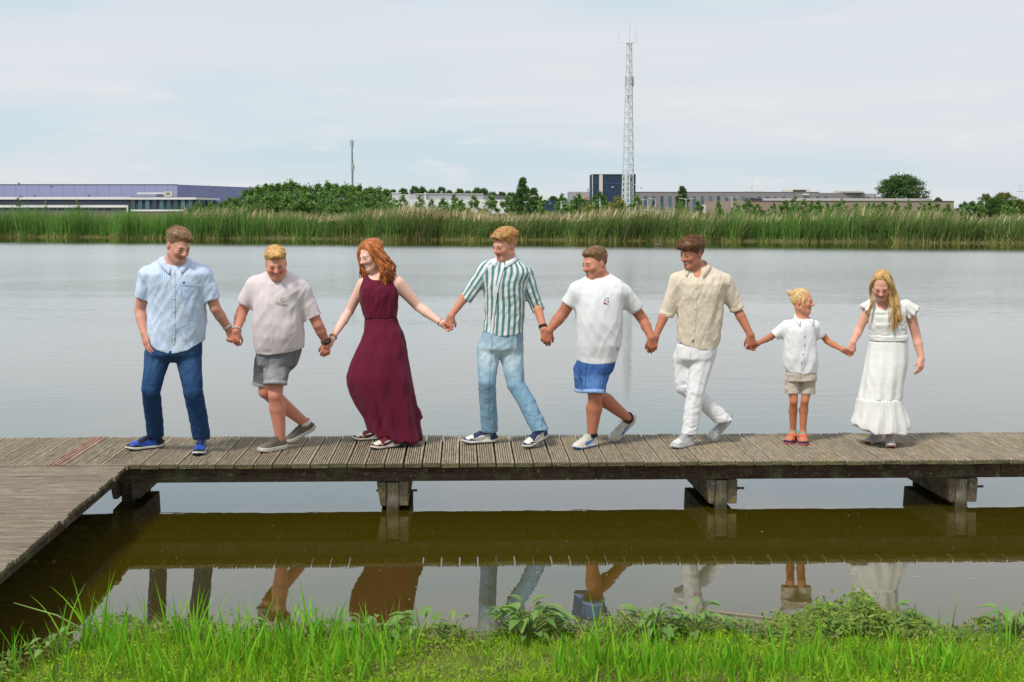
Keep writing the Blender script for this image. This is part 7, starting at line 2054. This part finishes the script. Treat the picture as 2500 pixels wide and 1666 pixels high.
near_grass('dead_stalks', 'tan dead grass stalks lying along the edge of the near bank', 1400, (-3.0, 3.2), None, (0.10, 0.26), (0.004, 0.007), (0.75, 0.45), [(0.42, 0.33, 0.17), (0.30, 0.22, 0.11), (0.50, 0.42, 0.24)], 0.8, 2)
def flags(name, label, tufts, hr):
    rs, hs, ws, ln, aa, cu, co = [], [], [], [], [], [], []
    for (px, py, n, hmax) in tufts:
        p = G(px, py, 0.12)
        for k in range(n):
            x, y = p[0] + RNG.normal(0, 0.055), p[1] + RNG.normal(0, 0.05)
            rs.append((x, y, float(ground_z(np.array(x), np.array(y))) - 0.01)); hs.append(hmax * 1.22 * RNG.uniform(0.45, 1.0))
    m = len(rs)
    v, f, cc = blades(np.array(rs), np.array(hs), RNG.uniform(0.011, 0.019, m), np.abs(RNG.normal(0.08, 0.12, m)), RNG.uniform(0, 6.28, m), RNG.uniform(0.0, 0.9, m), lerp_cols(m, FLAG, 0.25), 5, RNG.normal(0, 0.7, m))
    o = link(name, mesh_np(name, v, f, False, {'col': cc}), M_GRASS)
    return tag(o, label, kind='stuff')
rg = random.Random(21)
tl_ = [(rg.uniform(140, 960), rg.uniform(1562, 1690), rg.randint(6, 11), rg.uniform(0.17, 0.33)) for _ in range(36)]
tl_ += [(rg.uniform(160, 980), rg.uniform(1555, 1590), rg.randint(4, 8), rg.uniform(0.22, 0.34)) for _ in range(9)]
tl_ += [(188, 1600, 9, .40), (235, 1590, 9, .38), (300, 1585, 7, .28), (390, 1590, 7, .34), (470, 1590, 6, .32), (540, 1590, 7, .26), (640, 1585, 8, .30), (770, 1585, 7, .28), (830, 1580, 8, .33), (960, 1585, 6, .27), (1000, 1590, 6, .25), (20, 1640, 10, .26), (62, 1630, 5, .30)]
flags('flag_leaves', 'tall flag like grass blades on the left half of the near bank', tl_, None)
tr_ = [(rg.uniform(1380, 2500), rg.uniform(1628, 1690), rg.randint(4, 9), rg.uniform(0.13, 0.24)) for _ in range(60)]
tr_ += [(1415, 1630, 7, .26), (1480, 1630, 8, .30), (1500, 1640, 6, .28), (1600, 1650, 5, .2), (1930, 1640, 6, .24), (2065, 1640, 8, .24), (2310, 1640, 9, .27), (2440, 1600, 5, .25), (2495, 1590, 5, .25)]
flags('sedge_leaves', 'tall upright sedge blades on the right half of the near bank', tr_, None)

# creeping leaves and the herb mound on the right
def leaf_cloud(name, label, n, pos, size, cols):
    p = pos(n); nrm = RNG.normal(0, 0.55, (n, 3)) + np.array([0, -0.35, 1.0]); nrm /= np.linalg.norm(nrm, axis=1)[:, None]
    a = np.cross(nrm, RNG.normal(0, 1, (n, 3))); a /= np.linalg.norm(a, axis=1)[:, None]; b = np.cross(nrm, a)
    s_ = RNG.uniform(*size, n)[:, None]
    v = np.stack([p - a * s_, p - b * s_ * 0.42 - nrm * s_ * 0.1, p + a * s_, p + b * s_ * 0.42 - nrm * s_ * 0.1], 1).reshape(-1, 3)
    o = link(name, mesh_np(name, v, np.arange(4 * n).reshape(-1, 4), False, {'col': np.repeat(lerp_cols(n, cols, 0.3), 4, 0)}), M_GRASS)
    return tag(o, label, kind='stuff')
HERB = [(0.16, 0.30, 0.05), (0.24, 0.37, 0.055), (0.10, 0.21, 0.04), (0.33, 0.36, 0.09)]
def p_cover(n):
    x = RNG.uniform(-2.9, 3.1, n); y = shore_y(x) - np.abs(RNG.normal(0.10, 0.16, n)) + 0.06
    return np.stack([x, y, np.maximum(ground_z(x, y), 0.02) + RNG.uniform(0.0, 1, n) ** 1.5 * 0.13 * (0.5 + 0.8 * np.clip(vnoise(np.stack([x * 3.1, y * 2, 0 * x], -1), 37) + 0.4, 0, 1))], -1)
leaf_cloud('creeping_leaves', 'small creeping leaves along the water edge of the near bank', 12000, p_cover, (0.008, 0.026), HERB + [(0.30, 0.27, 0.10), (0.07, 0.16, 0.03)])
def p_lawnleaf(n):
    x = RNG.uniform(-2.9, 3.1, n); y = RNG.uniform(5.5, 7.6, n)
    k = (y < shore_y(x)) & (vnoise(np.stack([x * 2.1 + 4, y * 2.6, 0 * x], -1), 23) > -0.25)
    y = np.where(k, y, shore_y(x) - RNG.uniform(0, 0.3, n))
    return np.stack([x, y, ground_z(x, y) + RNG.uniform(0.005, 0.045, n)], -1)
leaf_cloud('lawn_weeds', 'small clover and chickweed leaves between the lawn grass', 20000, p_lawnleaf, (0.005, 0.014), [(0.22, 0.45, 0.02), (0.32, 0.52, 0.03), (0.13, 0.31, 0.02), (0.44, 0.48, 0.06)])
def p_mound(n):
    t_ = RNG.uniform(0, 1, n); x = 1.42 + 0.95 * t_ + RNG.normal(0, 0.05, n)
    env = 0.20 * np.sin(np.pi * np.clip((x - 1.25) / 1.25, 0, 1)) ** 0.7 * (0.75 + 0.35 * np.sin(x * 17) * np.sin(x * 7))
    y = shore_y(x) + RNG.normal(-0.10, 0.12, n)
    return np.stack([x, y, 0.04 + np.abs(env) * RNG.uniform(0.1, 1.0, n) ** 0.7], -1)
leaf_cloud('herb_mound', 'bushy small leaved herbs on the right part of the near bank', 7000, p_mound, (0.010, 0.026), HERB)

# broad leaved plants, every leaf its own piece
def leaf_mesh(seed, L, Wd):
    rg_ = np.random.default_rng(seed); v, q = [], []
    n = 7
    for k in range(n + 1):
        f = k / n; w = Wd * math.sin(math.pi * min(1, f * 0.93 + 0.03)) ** 0.75 * (1 + rg_.uniform(-0.12, 0.12))
        y, z = L * f, L * (0.55 * f - 0.75 * f * f)
        if f < 0.22: w *= 0.25
        wv = rg_.uniform(-0.004, 0.004)
        v += [(-w / 2, y, z + w * 0.18 + wv), (0, y, z), (w / 2, y, z + w * 0.18 - wv)]
    for k in range(n):
        for j in (0, 1): q.append((3 * k + j, 3 * k + j + 1, 3 * k + 4 + j, 3 * k + 3 + j))
    me = mesh_np('leaf', v, np.array(q), True); return me
t = NT('broad_leaf', 0.45, 0.35)
n = t.noise(t.coord('Object'), 40.0, 3, 0.5); rn = t.rnd()
c = t.mix(rn, (0.11, 0.25, 0.045), (0.24, 0.40, 0.09)); t.base(t.mix(t.math('MULTIPLY', n, 0.5), c, (0.20, 0.30, 0.09)))
tr = t.n.new('ShaderNodeBsdfTranslucent'); t.put(tr.inputs[0], (0.22, 0.34, 0.04)); mx = t.n.new('ShaderNodeMixShader'); mx.inputs[0].default_value = 0.28
t.l.new(t.p.outputs[0], mx.inputs[1]); t.l.new(tr.outputs[0], mx.inputs[2]); t.l.new(mx.outputs[0], t.out.inputs[0]); t.bump(n, 0.3, 0.003)
M_BROAD = t.m
LV = [leaf_mesh(k, 1.0, w) for k, w in enumerate((0.34, 0.42, 0.28))]
for me in LV: me.materials.append(M_BROAD)
M_STEM = plain('plant_stem', (0.14, 0.19, 0.05), 0.6)
rg = random.Random(31)
def broad_plant(px, py, n, L, spread, label):
    n = int(n * 1.5); L *= 1.25
    p = G(px, py, 0.06); root = empty('broad_leaved_plant', (p[0], p[1], max(0.0, float(ground_z(np.array(p[0]), np.array(p[1])))) - 0.005)); tag(root, label, 'plant', 'broad leaved plants on the near bank')
    st_ = MB()
    for k in range(n):
        az_ = rg.uniform(0, 6.28); r_ = rg.uniform(0.0, 1) ** 0.6 * spread; z = rg.uniform(0.03, 0.20) * (1.1 - r_ / spread * 0.55)
        l_ = L * rg.uniform(0.6, 1.15)
        o = link('leaf', LV[rg.randrange(3)], None, root, (math.cos(az_) * r_, math.sin(az_) * r_ * 0.7, z), (rg.uniform(-0.2, 0.7), rg.uniform(-0.25, 0.25), az_ - math.pi / 2))
        o.scale = (l_, l_, l_)
        st_.tube([(0, 0, 0), (math.cos(az_) * r_ * 0.6, math.sin(az_) * r_ * 0.4, z * 0.7), (math.cos(az_) * r_, math.sin(az_) * r_ * 0.7, z)], 0.0025, 4, False)
    tag(st_.build('stems', M_STEM, root), kind='stuff')
for a in ((915, 1572, 26, .10, .13, 'dark green broad leaved plant below the reflection of the burgundy dress'), (1035, 1568, 20, .10, .12, 'broad leaved plant just left of the grey driftwood'), (1105, 1560, 12, .09, .09, 'few broad leaves reaching over the water above the driftwood'),
          (1290, 1578, 30, .11, .15, 'largest broad leaved plant standing alone right of the driftwood'), (1350, 1562, 8, .10, .12, 'thin broad leaved plant with reddish stem right of the largest one'), (1595, 1572, 24, .09, .13, 'broad leaved plant below the reflection of the white trousers'),
          (1700, 1568, 26, .09, .15, 'broad leaved plant at the left foot of the herb mound'), (2475, 1575, 14, .10, .12, 'broad leaved plant at the right edge of the picture'), (590, 1575, 10, .09, .09, 'small broad leaved plant in the grass on the left'), (735, 1575, 12, .09, .09, 'small broad leaved plant between the grass tufts left of the dress reflection'),
          (135, 1640, 9, .08, .08, 'small broad leaved plant beside the dark water at the lower left'), (2240, 1548, 12, .08, .09, 'broad leaved plant on the right flank of the herb mound')):
    broad_plant(*a)

# driftwood, stalks, flecks
M_DRIFT = plain('wet_driftwood', (0.17, 0.12, 0.085), 0.6, 0.4, 0.35, 25.0)
p = G(1118, 1578, 0.03)
V, Q = surface_nets(*(lambda f: (f.add(Ell(p, (0.115, 0.05, 0.028), rotm(-6, 0, 3)), .01), f.add(Ell(p + np.array([-.05, .012, .008]), (0.07, 0.04, 0.022)), .03), (f.F, f.ax))[-1])(Field(p - 0.16, p + 0.16, 0.009)))
V = V + vnormals(V, Q) * (vnoise(V * 60, 3) * 0.006)[:, None]
tag(link('driftwood', mesh_np('driftwood', V, Q, True), M_DRIFT), 'flat piece of grey brown driftwood at the water edge', 'driftwood')
p = G(1228, 1592, 0.03)
V, Q = surface_nets(*(lambda f: (f.add(Ell(p, (0.10, 0.05, 0.03), rotm(12, 0, -5)), .01), (f.F, f.ax))[-1])(Field(p - 0.15, p + 0.15, 0.009)))
V = V + vnormals(V, Q) * (vnoise(V * 50, 4) * 0.010)[:, None]
tag(link('driftwood', mesh_np('driftwood', V, Q, True), plain('black_driftwood', (0.045, 0.035, 0.028), 0.5, 0.4, 0.4, 25.0)), 'dark wet lump of driftwood below the largest broad leaved plant', 'driftwood')
M_STALK = plain('dry_stalk', (0.36, 0.27, 0.14), 0.8)
for pts, r_, lab in ((((1725, 1490), (1840, 1504), (1955, 1517)), 0.0035, 'long thin tan stalk floating on the water below the boy'), (((1130, 1556), (1180, 1558), (1225, 1556)), 0.006, 'short dry reed stalk floating above the driftwood'), (((1335, 1556), (1400, 1558), (1470, 1560)), 0.006, 'dry reed stalk lying at the water edge right of the largest plant'), (((1185, 1600), (1215, 1575), (1245, 1560)), 0.004, 'broken tan twig leaning across the dark driftwood')):
    q = [G(x, y, 0.006 + (0.03 * i_ if 'twig' in lab else 0)) for i_, (x, y) in enumerate(pts)]
    tag(MB().tube(q, r_, 5).build('dry_stalk', M_STALK, smooth=True), lab, 'stalk')
for (x, y), (x2, y2), lab, r_ in (((2323, 1545), (2344, 1434), 'single tall thin green stem rising over the water at the right', 0.0035), ((1895, 1560), (2005, 1458), 'thin pale stem slanting over the water below the boy', 0.003), ((245, 1560), (33, 1472), 'long green blade arching left over the dark water', 0.006)):
    a_ = G(x, y, 0.06); b_ = W(x2, y2, a_[1]); m_ = (a_ + b_) / 2 + np.array([0, 0, 0.03])
    tag(MB().tube([a_, m_, b_], [r_, r_ * 0.8, r_ * 0.3], 5).build('grass_stem', plain('green_stem', (0.20, 0.32, 0.08), 0.6), smooth=True), lab, 'stem')
m = MB(); rg = random.Random(8)
for _ in range(46):
    x, y = rg.uniform(150, 2450), rg.uniform(1200, 1480); p = G(x, y, 0.004); s_ = rg.uniform(0.003, 0.009); a_ = rg.uniform(0, 3.1)
    dx, dy = math.cos(a_) * s_, math.sin(a_) * s_
    m.add([(p[0] - dx, p[1] - dy, p[2]), (p[0] + dy * .5, p[1] - dx * .5, p[2] + .002), (p[0] + dx, p[1] + dy, p[2]), (p[0] - dy * .5, p[1] + dx * .5, p[2] + .002)], [(0, 1, 2, 3)])
tag(m.build('floating_flecks', plain('pale_fleck', (0.6, 0.58, 0.5), 0.8)), 'tiny pale seed flecks floating on the still water', kind='stuff')

# duck far out on the lake
p = G(1606, 600.5, 0.0); k = 1.0
f = Field(p - np.array([.32, .2, .1]), p + np.array([.32, .2, .42]), 0.014)
for pr in (Ell(p + np.array([0, 0, .05]), (.20, .10, .085)), Cap(p + np.array([-.14, 0, .07]), p + np.array([-.26, 0, .13]), .05, .015), Cap(p + np.array([.13, 0, .07]), p + np.array([.17, 0, .20]), .04, .032), Ell(p + np.array([.185, 0, .225]), (.05, .038, .04))): f.add(pr, .03)
V, Q = f.extract()
dk = empty('duck', p); tag(dk, 'small brown duck swimming alone on the lake near the far reeds', 'duck')
cc = np.tile(np.array((0.085, 0.065, 0.045)), (len(V), 1)); cc[V[:, 2] < p[2] + 0.05] = (0.16, 0.13, 0.10); cc[V[:, 2] > p[2] + 0.19] = (0.05, 0.045, 0.03)
keep(dk, link('body', mesh_np('body', V, Q, True, {'col': cc}), M_HAIR))
keep(dk, MB().tube([p + np.array([.22, 0, .22]), p + np.array([.285, 0, .21])], [.018, .008], 6).build('beak', plain('beak', (0.25, 0.2, 0.06), 0.5)))
